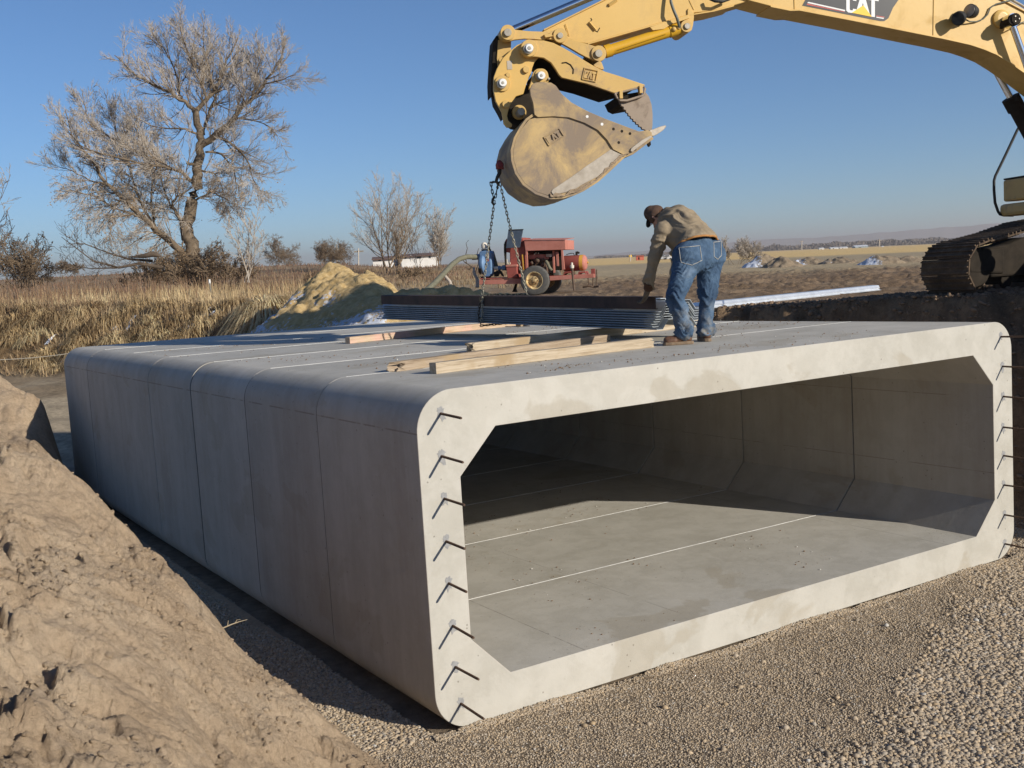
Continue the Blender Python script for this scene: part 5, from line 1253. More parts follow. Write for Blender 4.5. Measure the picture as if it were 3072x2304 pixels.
# ================================================================ PUMP TRAILER
MPR = paint('lit_faded_red_paint', [(.3, (.44, .155, .11)), (.7, (.54, .225, .175))], .6, .75, (.30, .10, .07), 2.5, (.5, .7))  # faded red, brightened in colour for the sunlit sides
MPRD = paint('deep_shaded_red', [(.3, (.26, .06, .045)), (.7, (.36, .09, .07))], .5, .8, (.14, .04, .03), 2.5)  # darker copy of the red, shade painted in for far and shadowed parts
MPB = paint('blue_pump_paint', [(.3, (.10, .19, .34)), (.7, (.16, .28, .46))], .3, .55, (.07, .09, .13), 6)
MTYR = mottled('worn_tyre_rubber', [(.3, (.075, .072, .066)), (.7, (.13, .125, .115))], 14, .95, bscale=60, bstr=.4)
MRIM = paint('rusty_cream_rim', [(.3, (.62, .47, .22)), (.7, (.74, .60, .34))], .75, .6, (.27, .12, .04), 9, (.45, .55))
MOIL = mottled('oily_engine_iron', [(.3, (.055, .035, .022)), (.7, (.16, .10, .065))], 8, .7, bscale=40, bstr=.5)
MCREAM = mottled('cream_cap', [(.3, (.62, .56, .46)), (.7, (.74, .68, .57))], 12, .6)
MPLT = mottled('dark_blue_plate', [(.3, (.05, .07, .10)), (.7, (.09, .12, .165))], 6, .4)
MTANKY = paint('yellow_stained_red', [(.3, (.60, .30, .04)), (.7, (.68, .40, .06))], .3, .7, (.35, .12, .05), 4)
MHSE = mottled('grey_green_hose', [(.3, (.12, .115, .075)), (.7, (.20, .19, .13))], 12, .8)
PT = Plane(at(1612, 884, 31), 139)
PU, PN, PZ = PT.e, PT.n, Vector((0, 0, 1))
if PU.dot(Vector((float(CR[0]), float(CR[1]), 0))) < 0: PU = -PU
def z4(x, y): return (1380+x/4.608, 680+y/4.608)
tr = empty('pump_trailer', PT.o, 'red engine-driven pump on a two-wheeled trailer with blue pump head and tank', 'pump trailer')
def tp(name, pts, w0, th, mat, par=None, bev=.01, auto=30):
    b = MB(); b.prism([PT.at(*z4(*p), w0) for p in pts], -PN*th); return b.build(name, mat, par or tr, bevel=bev, auto=auto)
def q4(x, y, w_=0.0): return PT.at(*z4(x, y), w_)
fr = tp('chassis_beam', [(265, 735), (370, 735), (525, 732), (700, 722), (850, 718), (1225, 690), (1850, 652), (1852, 705), (1500, 728), (1225, 748), (850, 790), (690, 792), (265, 802)], .0, .10, MPR, bev=.006)
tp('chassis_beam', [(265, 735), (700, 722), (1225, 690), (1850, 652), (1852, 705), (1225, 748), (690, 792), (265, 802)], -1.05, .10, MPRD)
tp('deck_plate', [(270, 712), (850, 700), (1700, 660), (1700, 672), (850, 716), (270, 728)], -.02, 1.1, MPRD, bev=.004)
wh = empty('wheel'); wh.parent = tr; wh.location = (0, 0, 0)
def wheel(w_, nm):
    c = q4(1055, 742, .02); c = c-PN*(.02-w_)
    wh = bpy.data.objects.new('wheel', None); col.objects.link(wh); wh.parent = tr; wh.location = (0, 0, 0)
    Rr = .415
    b = MB(); b.lathe(c, PN, [(-.10, .24), (-.11, .34), (-.09, Rr-.02), (-.06, Rr), (.06, Rr), (.09, Rr-.02), (.11, .34), (.10, .24), (-.10, .24)], 40, False)
    o = b.build('tyre', MTYR, wh, auto=35); o.location = -tr.location
    b = MB(); b.lathe(c, PN, [(-.10, .20), (-.09, .245), (.09, .245), (.105, .25), (.105, .235), (.06, .215), (.03, .20), (.045, .12), (.07, .10), (.07, .055), (.10, .05), (.105, .01)], 32)
    o = b.build('rim', MRIM, wh, auto=35); o.location = -tr.location
    for k in range(6):
        a = k*math.pi/3; b = MB(); p = c+PU*.085*math.cos(a)+PZ*.085*math.sin(a)+PN*.065; b.cyl(p, p+PN*.02, .013, 6); o = b.build('lug_nut', MOIL, wh); o.location = -tr.location
    return wh
bpy.data.objects.remove(wh)
wheel(.14, 'a'); wheel(-1.30, 'b')
b = MB(); b.cyl(q4(1055, 742, .1), q4(1055, 742, .1)-PN*1.4, .04, 12); b.build('axle', MOIL, tr)
# housing over the engine
hs = tp('housing_roof', [(884, 190), (1455, 183), (1457, 316), (905, 336)], .03, 1.08, MPR, bev=.008)
b = MB(); b.prism([q4(884, 189, .05), q4(1457, 182, .05), q4(1457, 182, .05)-PN*1.12+PZ*.06, q4(884, 189, .05)-PN*1.12+PZ*.06], PZ*.012); b.build('roof_sheet', MPR, hs)
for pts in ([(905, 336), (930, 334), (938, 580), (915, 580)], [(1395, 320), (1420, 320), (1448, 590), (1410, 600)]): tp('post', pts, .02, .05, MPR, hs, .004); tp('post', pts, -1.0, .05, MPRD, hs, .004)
tp('post', [(1275, 330), (1300, 330), (1312, 635), (1288, 640)], -.25, .05, MPR, hs, .004)
tp('door_panel', [(1318, 345), (1358, 345), (1368, 545), (1330, 545)], -.12, .02, MPR, hs, .004)
tp('yellow_post', [(852, 385), (868, 385), (886, 595), (868, 595)], .0, .03, MTANKY, hs, .003)
tp('engine_cover', [(612, 215), (640, 165), (850, 148), (884, 190), (905, 336), (915, 600), (690, 600), (686, 360), (612, 352)], -.06, .95, MPRD, hs, .02)
tp('cover_side', [(606, 240), (625, 205), (636, 205), (636, 600), (626, 600), (606, 345)], -.04, .06, MDRK, hs, .004)
tp('raised_lid', [(668, 45), (872, 37), (826, 288), (634, 298)], .10, .03, MPLT, hs, .006)
tp('lid_edge', [(664, 40), (876, 32), (872, 44), (668, 52)], .115, .04, MDRK, hs, .004)
# engine
en = tp('engine', [(945, 395), (960, 385), (1160, 380), (1175, 395), (1180, 450), (950, 450)], -.30, .45, MPR, None, .02)
rr = random.Random(12)
for k in range(22):
    x, y = rr.uniform(945, 1185), rr.uniform(445, 640); s_ = rr.uniform(.03, .08); p = q4(x, y, -.30+rr.uniform(-.08, .08))
    b = MB()
    if k % 3 == 0: b.sphere(p, s_, 10, 7)
    elif k % 3 == 1: b.cyl(p-PU*s_*1.2, p+PU*s_*1.2+PZ*rr.uniform(-.05, .05), s_*.7, 12)
    else: b.box(p, (s_*2, s_, s_*1.6), PU, PN, PZ)
    b.build('engine_part', MOIL, en, auto=35, bevel=.006)
tp('engine_block', [(950, 450), (1180, 450), (1215, 640), (960, 660)], -.45, .4, MOIL, en, .02)
tp('air_box', [(1185, 378), (1248, 376), (1246, 420), (1185, 420)], -.4, .2, MCREAM, en, .01); tp('far_panel', [(930, 330), (1400, 320), (1410, 600), (940, 600)], -.98, .02, MDRK, hs, 0)
b = MB(); b.tube([q4(1190, 478, -.15), q4(1215, 520, -.1), q4(1240, 575, -.08), q4(1272, 605, -.1)], .045, 10); b.build('radiator_hose', MHSE, en, auto=50)
for (x, y) in ((948, 365), (1030, 370), (1048, 355), (1085, 358)): b = MB(); b.cyl(q4(x, y+22, -.3), q4(x, y, -.3), .014, 8); b.build('filler_neck', MCREAM, en)
# battery box and shaft
bx_ = tp('battery_box', [(636, 556), (782, 552), (790, 700), (658, 716)], .05, .4, MPRD, None, .01); tp('box_lid', [(628, 530), (788, 522), (790, 552), (632, 558)], .07, .44, MPR, bx_, .01)
b = MB(); b.cyl(q4(655, 530, -.1), q4(648, 450, -.1), .014, 8); b.build('lever', MCREAM, bx_)
b = MB(); b.tube([q4(668, 520, -.05), q4(670, 495, -.05), q4(694, 492, -.05), q4(698, 520, -.05)], .007, 6); b.build('box_handle', MCREAM, bx_)
b = MB(); b.cyl(q4(470, 575, -.35), q4(530, 573, -.35), .05, 14); b.build('bearing', MCREAM, tr, auto=40)
b = MB(); b.lathe(q4(530, 573, -.35), PU, [(0, .05), (.01, .07), (.06, .07), (.07, .045), (.12, .05), (.125, .075), (.15, .075), (.3, .09)], 18); b.build('coupling', MPB, tr, auto=40)
tp('stand', [(470, 625), (530, 600), (560, 610), (600, 690), (590, 692), (545, 640), (520, 690), (470, 690)], -.3, .1, MDRK, None, .004)
tp('guard_plate', [(455, 330), (470, 350), (525, 545), (440, 580), (440, 400)], -.45, .03, MHSE, None, .004)
# pump head
pc = q4(345, 520, -.30)
ph = MB(); ph.lathe(pc-PU*.13, PU, [(0, .20), (.02, .27), (.07, .30), (.13, .30), (.18, .26), (.20, .2)], 28)
pump = ph.build('pump_head', MPB, tr, auto=35, bevel=.004)
tp('pump_body', smoothpoly([(262, 345), (330, 330), (432, 330), (430, 450), (438, 560), (430, 680), (360, 700), (320, 690), (318, 560), (290, 470), (262, 400)], 1), -.14, .32, MPB, pump, .03)
tp('pump_foot', [(280, 690), (400, 690), (380, 740), (300, 745)], -.2, .22, MDRK, pump, .01)
b = MB(); c_ = q4(282, 600, -.12); b.lathe(c_, PN*.55-PU*.85, [(0, .12), (.02, .125), (.03, .09), (.05, .08), (.055, .02)], 20); b.build('cover_disc', MDRK, pump, auto=35)
b = MB(); a = q4(300, 415, -.28); b.lathe(a, -PU, [(-.05, .09), (.0, .09), (.005, .125), (.03, .125), (.035, .085), (.12, .08), (.125, .075)], 20); b.build('inlet_flange', MPB, pump, auto=35)
for k in range(6):
    aa = k*math.pi/3+.3; p = a+PN*.108*math.cos(aa)+PZ*.108*math.sin(aa); b = MB(); b.cyl(p, p-PU*.05, .012, 6); b.build('flange_bolt', MOIL, pump)
b = MB(); c_ = q4(338, 305, -.3); b.lathe(c_, PZ, [(0, .05), (.01, .085), (.06, .095), (.12, .09), (.17, .06), (.185, .02)], 20); b.build('filter_cap', MCREAM, pump, auto=45)
b = MB(); b.cyl(q4(300, 325, -.28), q4(425, 322, -.28), .03, 10); b.cyl(q4(400, 270, -.3), q4(404, 322, -.3), .035, 10); b.build('top_fitting', MDRK, pump, auto=40)
b = MB(); b.box(q4(378, 410, -.135), (.10, .004, .13), PU, PN, PZ); b.build('label_plate', MCREAM, pump); b = MB(); b.box(q4(382, 462, -.135), (.07, .004, .07), PU, PN, PZ); b.build('warning_label', MRED, pump)
for (y0_, y1_) in ((382, 396), (404, 412), (420, 424)): tp('label_text', [(364, y0_), (392, y0_-1), (392, y1_-1), (364, y1_)], -.1325, .002, MDEC, pump, 0)
# tank
ta, tb = q4(1442, 510, -.55), q4(1722, 498, -.55); td = (tb-ta).normalized(); TR = .225
b = MB(); b.lathe(ta, td, [(-.05, .02), (-.04, TR*.6), (0, TR*.93), (.03, TR), ((tb-ta).length-.02, TR)], 36); tank = b.build('fuel_tank', MPRD, tr, auto=30)
b = MB(); b.lathe(tb, td, [(-.12, TR+.003), (-.02, TR+.003)], 36); b.v = b.v; b.build('yellow_band', MTANKY, tank, auto=30)
b = MB(); b.lathe(tb, td, [(-.02, TR), (.02, TR*.95), (.055, TR*.72), (.075, TR*.35), (.08, .01)], 36); b.build('tank_end', MPR, tank, auto=60)
b = MB(); b.lathe(tb+td*.075, td, [(0, .03), (.03, .03), (.035, .012)], 12); b.build('plug', MTANKY, tank, auto=40)
b = MB(); b.tube([q4(1470, 385, -.5), q4(1490, 380, -.5), q4(1530, 368, -.5), q4(1570, 368, -.5), q4(1580, 395, -.5)], .012, 6); b.build('breather_pipe', MDRK, tank, auto=50)
b = MB(); b.cyl(q4(1610, 392, -.5), q4(1612, 345, -.5), .035, 10); b.cyl(q4(1612, 350, -.5), q4(1650, 365, -.5), .03, 10); b.build('filler_cap', MDRK, tank, auto=40)
for x in (1480, 1680): tp('tank_cradle', [(x-40, 620), (x+50, 615), (x+70, 665), (x+40, 640), (x-20, 645), (x-60, 680)], -.4, .35, MPRD, None, .004)
# tow hitch, jack and safety chains
tp('hitch_post', [(1808, 582), (1862, 580), (1870, 700), (1815, 705)], -.45, .07, MPRD, None, .006)
for (x, y0_, y1_) in ((1775, 700, 830), (1838, 640, 830), (1888, 590, 832)):
    b = MB(); pts = [q4(x+rr.uniform(-4, 4), y0_+(y1_-y0_)*k/6, -.5) for k in range(7)]; b.tube(pts, [.022 if k % 2 else .013 for k in range(7)], 6); b.build('safety_chain', MOIL, tr, auto=50)
b = MB(); b.tube([q4(1700, 835, -.5), q4(1780, 822, -.45), q4(1850, 832, -.5), q4(1925, 825, -.4)], .03, 6); b.build('chain_pile', MOIL, tr, auto=50)
tp('jack_leg', [(740, 850), (765, 780), (790, 780), (770, 860), (790, 905), (720, 905)], -.8, .08, MDRK, None, .004)
# suction hose
z6 = lambda x, y: (1000+x/4.366, 520+y/4.366)
h_ = [PT.at(*z4(232, 418), -.28)] + [at(*z6(x, y), D_) for x, y, D_ in ((1830, 1096, 31.4), (1750, 1092, 31.2), (1650, 1122, 30.8), (1560, 1190, 30.2), (1450, 1310, 29.4), (1320, 1445, 28.4), (1180, 1570, 27.2), (1040, 1690, 25.8), (900, 1800, 24.5))]
hose = MB(); hose.tube([h_[0]]+h_[2:], .072, 14); hose = hose.build('suction_hose', MHSE, None, auto=50); tag(hose, 'thick grey-green suction hose curving down from the blue pump head', 'hose')
b = MB(); b.cyl(h_[0]+PU*.03, h_[0]-PU*.14, .082, 16); b.build('hose_clamp', MPIN, hose, auto=40)
# pipe standing in the ground before the trailer, leaning rod
b = MB(); p0, p1 = q4(1577, 884, .35), q4(1548, 545, .35); b.tube([p0, p1], [.028, .038], 10); ps = b.build('pipe_post', MOIL, None, auto=40); tag(ps, 'brown steel pipe standing upright in front of the red pump trailer', 'pipe')
b = MB(); b.lathe(p1, PZ, [(-.06, .05), (0, .06), (.02, .06), (.03, .03), (.09, .03), (.10, .015)], 12); b.build('valve', MCREAM, ps, auto=40)
# ================================================================ TREES, SHRUBS, GRASS
def barkmat(name, stops): return mottled(name, stops, 3, .95, bscale=30, bstr=.5, bdist=.01, spec=.15)
MBARK = barkmat('cottonwood_bark', [(.3, (.10, .075, .05)), (.7, (.22, .17, .12))])
MTWIG = barkmat('pale_twigs', [(.3, (.35, .30, .245)), (.7, (.53, .465, .395))])
MTWB = barkmat('brown_twigs', [(.3, (.16, .115, .075)), (.7, (.27, .20, .135))])
MTWD = barkmat('dark_twigs', [(.3, (.07, .052, .038)), (.7, (.13, .10, .075))])
MDL = mottled('dead_leaves', [(.3, (.20, .125, .06)), (.7, (.36, .24, .13))], 2, .9, bstr=0)
class Tubes:
    """many tapered branches gathered as one numpy mesh"""
    def __init__(s): s.V = []; s.F = []; s.n = 0
    def add(s, pts, r, seg=4):
        pts = np.asarray(pts, float); n = len(pts); r = np.asarray(r, float)
        d = np.gradient(pts, axis=0); d /= np.linalg.norm(d, axis=1)[:, None]+1e-9
        a = np.where(np.abs(d[:, 2:3]) < .9, np.array([[0, 0, 1.]]), np.array([[1., 0, 0]])); x = np.cross(d, a); x /= np.linalg.norm(x, axis=1)[:, None]+1e-9; y = np.cross(d, x)
        an = np.arange(seg)*2*np.pi/seg
        ring = pts[:, None]+(x[:, None]*np.cos(an)[None, :, None]+y[:, None]*np.sin(an)[None, :, None])*r[:, None, None]
        s.V.append(ring.reshape(-1, 3)); i = np.arange(n-1)[:, None]*seg+np.arange(seg)[None]; j = np.arange(n-1)[:, None]*seg+(np.arange(seg)[None]+1) % seg
        s.F.append(np.stack([i, j, j+seg, i+seg], -1).reshape(-1, 4)+s.n); s.n += n*seg
    def build(s, name, mat, parent, kind=None):
        me = np_mesh(name, np.vstack(s.V), np.vstack(s.F), True); o = link(name, me, mat, parent)
        if kind: o['kind'] = kind
        return o
def rot_about(d, ang, r):
    a = Vector((r.gauss(0, 1), r.gauss(0, 1), r.gauss(0, 1))); x = a.cross(d)
    if x.length < 1e-6: return d
    return (Matrix.Rotation(ang, 3, x.normalized()) @ d).normalized()
def grow(T, p, d, L_, r0, lvl, r, cfg, tips=None):
    """one bent branch with side branches"""
    n = 5 if lvl < 2 else 3; pts = [p.copy()]; dd = d.copy(); up_ = cfg.get('up', .12)
    for i in range(n):
        dd = (dd+Vector((r.gauss(0, 1), r.gauss(0, 1), r.gauss(0, 1)))*cfg.get('wig', .14)+Vector((0, 0, up_ if lvl < 3 else up_*.3))*.5).normalized()
        pts.append(pts[-1]+dd*L_/n)
    rr = [max(r0*(1-.72*i/n), cfg['rmin']) for i in range(n+1)]
    T[min(lvl, 3)].add([tuple(q) for q in pts], rr, 6 if r0 > .05 else (4 if lvl < 2 else 3))
    if tips is not None and lvl >= cfg['lv']-1: tips.append((pts[-1], dd))
    if lvl >= cfg['lv']: return
    nb = cfg['nb'][min(lvl, len(cfg['nb'])-1)]
    for k in range(nb):
        t = cfg.get('t0', .25)+(1-cfg.get('t0', .25))*(k+r.random())/nb; i = min(int(t*n), n-1); f = t*n-i
        q = pts[i].lerp(pts[i+1], f); base = (pts[i+1]-pts[i]).normalized()
        grow(T, q, rot_about(base, R_(r.uniform(*cfg.get('ang', (24, 58)))), r), L_*cfg['ls']*r.uniform(.65, 1.15)*(1-.35*t), rr[i]*.62, lvl+1, r, cfg, tips)
def leafcloud(tips, n, size, seed, spread):
    r = np.random.default_rng(seed)
    P0 = np.array([tuple(t[0]) for t in tips])[r.integers(0, len(tips), n)]+r.normal(0, spread, (n, 3))
    a = r.normal(0, 1, (n, 3)); a /= np.linalg.norm(a, axis=1)[:, None]; b_ = np.cross(a, r.normal(0, 1, (n, 3))); b_ /= np.linalg.norm(b_, axis=1)[:, None]
    s_ = size*r.uniform(.6, 1.4, (n, 1)); c_ = np.cross(a, b_)*.3
    V = np.stack([P0-a*s_, P0+b_*s_*.7+c_*s_, P0+a*s_, P0-b_*s_*.7], 1).reshape(-1, 3); F = np.arange(n*4).reshape(n, 4); return V, F
def clump(name, tips, n, size, seed, spread, mat, parent):
    V, F = leafcloud(tips, n, size, seed, spread); me = np_mesh(name, V, F); return link(name, me, mat, parent)
zt = lambda x, y: (100+x/1.9518, 50+y/1.9518)
# ---- the old cottonwood, limbs traced
TD_ = 55.0
LIMBS = [  # points (x, y, radius in crop pixels), depth start/end offsets
 ([(985, 1600, 46), (965, 1480, 46), (920, 1330, 48), (895, 1220, 44), (930, 1080, 40), (960, 960, 36), (965, 860, 33), (985, 780, 29), (975, 700, 27), (952, 600, 24), (957, 545, 21)], 0, 0, 0),
 ([(1010, 1590, 22), (990, 1500, 24), (950, 1390, 22), (905, 1280, 20)], .3, .2, 0),
 ([(950, 1500, 26), (860, 1370, 26), (760, 1280, 23), (640, 1180, 19), (520, 1060, 14), (430, 980, 11), (330, 830, 8), (230, 700, 5), (185, 545, 2.5)], 0, -2.5, 1),
 ([(957, 550, 19), (1060, 440, 15), (1085, 385, 11), (1130, 260, 7), (1200, 120, 3)], 0, 1.2, 1),
 ([(945, 560, 16), (890, 500, 13), (800, 440, 11), (700, 400, 8), (600, 340, 6), (475, 225, 2.5)], 0, -1.5, 1),
 ([(880, 495, 9), (850, 440, 8), (830, 300, 6), (760, 180, 4), (640, 100, 2)], 0, 1.0, 1),
 ([(1020, 480, 9), (960, 350, 7), (900, 200, 5), (850, 25, 2)], 0, -1.0, 1),
 ([(1060, 430, 9), (1010, 240, 6), (985, 90, 2.5)], 0, 2.0, 1),
 ([(975, 760, 24), (1050, 710, 23), (1140, 630, 18), (1220, 530, 15), (1290, 470, 12), (1370, 370, 8), (1450, 240, 4), (1475, 170, 2)], 0, -1.5, 1),
 ([(1285, 475, 8), (1300, 370, 6), (1345, 190, 2.5)], -1.2, .5, 1), ([(1360, 390, 6), (1440, 375, 4), (1535, 340, 2)], -1.3, -2, 1),
 ([(990, 690, 14), (1040, 540, 10), (1075, 450, 7), (1150, 330, 4), (1190, 230, 2)], 0, 2.5, 1),
 ([(1070, 700, 11), (1180, 760, 8), (1250, 830, 5), (1290, 950, 3), (1330, 1040, 2)], 0, -2.0, 1),
 ([(1010, 790, 8), (1100, 800, 7), (1170, 900, 5), (1190, 1000, 3), (1170, 1080, 2)], 0, 1.5, 1), ([(1180, 590, 7), (1280, 600, 5), (1380, 640, 3), (1430, 700, 2)], 0, -1, 1),
 ([(945, 975, 14), (870, 910, 11), (800, 890, 7), (700, 850, 4), (620, 830, 2)], 0, -2, 1), ([(965, 875, 13), (900, 855, 11)], 0, -.3, 0),
 ([(895, 1200, 13), (850, 1180, 12), (810, 1110, 10), (845, 1050, 7), (920, 1005, 4)], 0, -1, 1), ([(960, 690, 8), (900, 660, 7), (800, 655, 5), (690, 640, 3), (600, 590, 2)], 0, -1.5, 1),
 ([(800, 890, 8), (700, 870, 8), (500, 830, 7), (330, 780, 5), (240, 735, 2.5)], -2, -3, 1), ([(760, 860, 6), (600, 790, 7), (480, 720, 6), (340, 640, 4), (275, 460, 2)], -1, 0, 1),
 ([(740, 1270, 11), (620, 1080, 9), (570, 880, 7), (500, 720, 4), (440, 550, 2)], 0, 2, 1), ([(640, 1180, 8), (480, 1120, 6), (340, 1040, 4), (165, 1010, 2)], -1, -2.5, 1),
 ([(720, 1260, 9), (690, 1100, 8), (700, 900, 6), (640, 720, 4), (560, 600, 2)], .5, 3, 1), ([(810, 1120, 8), (760, 1000, 6), (740, 860, 4), (680, 700, 2)], 0, 1.5, 1),
 ([(520, 1060, 8), (470, 1120, 5), (440, 1220, 3), (470, 1320, 2)], -1.5, -2.5, 1), ([(940, 1080, 8), (1040, 1030, 6), (1120, 1060, 4), (1180, 1130, 2)], 0, -1, 1),
 ([(975, 900, 8), (1060, 920, 6), (1110, 1000, 4), (1110, 1090, 2)], 0, 1.5, 1), ([(430, 980, 7), (330, 960, 5), (230, 900, 3), (150, 880, 2)], -2, -1, 1)]
r = random.Random(21)
cot = empty('cottonwood_tree', at(*zt(990, 1580), TD_), 'huge old leafless cottonwood with a crooked trunk and pale twigs on the creek bank', 'tree', 'leafless trees beyond the creek')
T = [Tubes() for _ in range(4)]; tr_ = Tubes(); tips = []
cfg = dict(nb=[9, 8, 7], lv=3, ls=.62, rmin=.0070, up=.16, wig=.10, ang=(15, 48), t0=.12)
for pts, o0, o1, kids in LIMBS:
    n = len(pts); P3, R3 = [], []
    for i, (x, y, rad) in enumerate(pts):
        f = i/(n-1); P3.append(at(*zt(x, y), TD_+o0+(o1-o0)*f)); R3.append(max(rad*TD_/FPX/1.9518*(.82 if rad > 12 else .85), .012))
    # resample with crooks
    pp, rr_ = [], []
    for i in range(n-1):
        for k in range(3):
            f = k/3; q = P3[i].lerp(P3[i+1], f); j = .10*R3[i]+.025; pp.append(tuple(q+Vector((r.gauss(0, j), r.gauss(0, j), r.gauss(0, j*.6))))); rr_.append(R3[i]*(1-f)+R3[i+1]*f)
    pp.append(tuple(P3[-1])); rr_.append(R3[-1])
    tr_.add(pp, rr_, 10 if R3[0] > .15 else 6)
    if kids:
        Lt = sum((P3[i+1]-P3[i]).length for i in range(n-1)); nb = int(Lt*5.4)
        for k in range(nb):
            t = .12+.88*(k+r.random())/nb; i = min(int(t*(len(pp)-1)), len(pp)-2); q = Vector(pp[i]); base = (Vector(pp[i+1])-q).normalized()
            cfg['up'] = .22 if q.z > 9 else (.05 if r.random() > .5 else -.22)
            grow(T, q, rot_about(base, R_(r.uniform(18, 72)), r), r.uniform(.8, 2.2)*(1.15-.52*t), min(rr_[i]*.5, .030), 1, r, cfg, tips)
tr_.build('trunk', MBARK, cot)
T[1].build('limb', MTWB, cot); T[2].build('branches', MTWIG, cot); T[3].build('twigs', MTWIG, cot)
low = [t for t in tips if t[0].z < 9.0]
clump('dead_leaves', low, 3000, .035, 3, .12, MDL, cot); clump('dead_leaves', tips, 1500, .03, 4, .10, MDL, cot)
def bare_tree(px, py, D_, h, seed, label, cat='tree', stems=3, spread=.35, cfg=None, mt=(MTWB, MTWB, MTWIG), group='leafless trees beyond the creek', name='bare_tree', leaves=0, r0=None, lean=(0, 0)):
    base = at(px, py, D_); rr = random.Random(seed); base.z -= .15
    o = empty(name, base, label, cat, group); T = [Tubes() for _ in range(4)]; tips = []
    c = dict(nb=[9, 6, 4], lv=3, ls=.52, rmin=.011, up=.25, wig=.10, ang=(20, 50), t0=.22); c.update(cfg or {})
    for k in range(stems):
        d = Vector((rr.gauss(0, spread)+lean[0], rr.gauss(0, spread)+lean[1], 1)).normalized()
        grow(T, base+Vector((rr.gauss(0, .08), rr.gauss(0, .08), 0))*stems*.5, d, h*rr.uniform(.72, 1.02), (r0 or h*.0095), 0, rr, c, tips)
    T[0].build('trunk', mt[0], o)
    if T[1].V: T[1].build('branches', mt[1], o)
    t = Tubes()
    for q in T[2:]:
        if q.V:
            t.V += q.V; t.F += [f+t.n for f in [np.vstack(q.F)]]; t.n += q.n
    if t.V: t.build('twigs', mt[2], o)
    if leaves: clump('dead_leaves', tips, leaves, .03, seed, .1, MDL, o)
    return o
bare_tree(1163, 826, 95, 7.4, 5, 'leafless many-stemmed tree in front of the white house', stems=6, spread=.30, cfg=dict(rmin=.010, nb=[13, 8, 5]))
bare_tree(1195, 824, 93, 4.6, 15, 'shorter reddish leafless tree just right of the many-stemmed one', stems=4, spread=.22, cfg=dict(rmin=.009, nb=[9, 6, 4]), mt=(MTWB, MTWB, MTWB))
bare_tree(1316, 812, 88, 4.1, 6, 'slim leafless tree at the right end of the white house', stems=5, spread=.20, cfg=dict(rmin=.010, nb=[12, 8, 5]))
bare_tree(1262, 812, 90, 3.0, 16, 'small leafless sapling before the middle of the white house', stems=3, spread=.2, cfg=dict(rmin=.009, nb=[6, 5, 3]))
dome = dict(rmin=.013, nb=[12, 8, 6], ang=(30, 70), up=.02, wig=.2, ls=.6)
bare_tree(835, 799, 150, 3.6, 7, 'low round leafless tree on the skyline right of the cottonwood', stems=7, spread=.75, cfg=dome, mt=(MTWB, MTWB, MTWB))
bare_tree(975, 797, 150, 3.5, 8, 'low spreading leafless tree left of the white utility pole', stems=7, spread=.7, cfg=dome, mt=(MTWB, MTWB, MTWB))
bare_tree(1040, 795, 152, 3.5, 9, 'low leafless tree between the two utility poles', stems=6, spread=.6, cfg=dome, mt=(MTWB, MTWB, MTWB))
bare_tree(2227, 787, 80, 1.65, 10, 'lone round bare bush standing in the open field', 'bush', stems=12, spread=.45, cfg=dict(rmin=.008, nb=[12, 8, 6], ang=(15, 45), up=.1), r0=.016, name='bush', group='bushes', mt=(MTWB, MTWB, MTWIG))
bare_tree(-75, 850, 58, 7.2, 11, 'pale leafless tree at the left edge of the picture', stems=4, spread=.30, cfg=dict(rmin=.012), lean=(.12, -.1))
bare_tree(748, 838, 52, 3.5, 12, 'young pale leafless tree leaning right beside the cottonwood', stems=4, spread=.40, cfg=dict(rmin=.009, nb=[7, 5, 3]), lean=(.45, -.2), mt=(MTWIG, MTWIG, MTWIG))
bare_tree(200, 815, 140, 1.7, 13, 'small faint round tree on the left skyline', stems=7, spread=.7, cfg=dome, mt=(MTWB, MTWB, MTWB))
# twiggy thickets at the cottonwood foot and the left edge
thk = [(555, 850, 54, 1.9, 'tangled brown thicket left of the cottonwood trunk', 0), (625, 855, 53, 2.0, 'tangled brown thicket hugging the cottonwood trunk on the right', 0), (500, 845, 54, 1.5, 'low dark brushwood under the fallen limb', 0),
       (690, 852, 53, 1.4, 'low brown brushwood between the cottonwood and the young pale tree', 0), (20, 860, 55, 2.9, 'tall hazy brown shrub at the left edge', 1), (75, 855, 56, 2.3, 'hazy brown shrub second from the left edge', 1), (110, 850, 60, 1.3, 'small hazy shrub third from the left edge', 1), (445, 850, 60, 1.0, 'lowest brown shrub left of the cottonwood thickets', 0),
       (940, 845, 75, .8, 'small brown shrub behind the yellow sand heap', 0), (1240, 835, 70, .9, 'small brown shrub left of the suction hose', 0)]
for i, (px, py, D_, h, lb, k_) in enumerate(thk):
    bare_tree(px, py, D_, h, 40+i, lb, 'shrub', stems=13, spread=.55, cfg=dict(rmin=.010, nb=[8, 6, 4], ang=(20, 60), up=.1, wig=.2), name='shrub', group='twiggy shrubs', leaves=700 if not k_ else 200, mt=(MTWB, MTWB, MTWB), r0=.02)
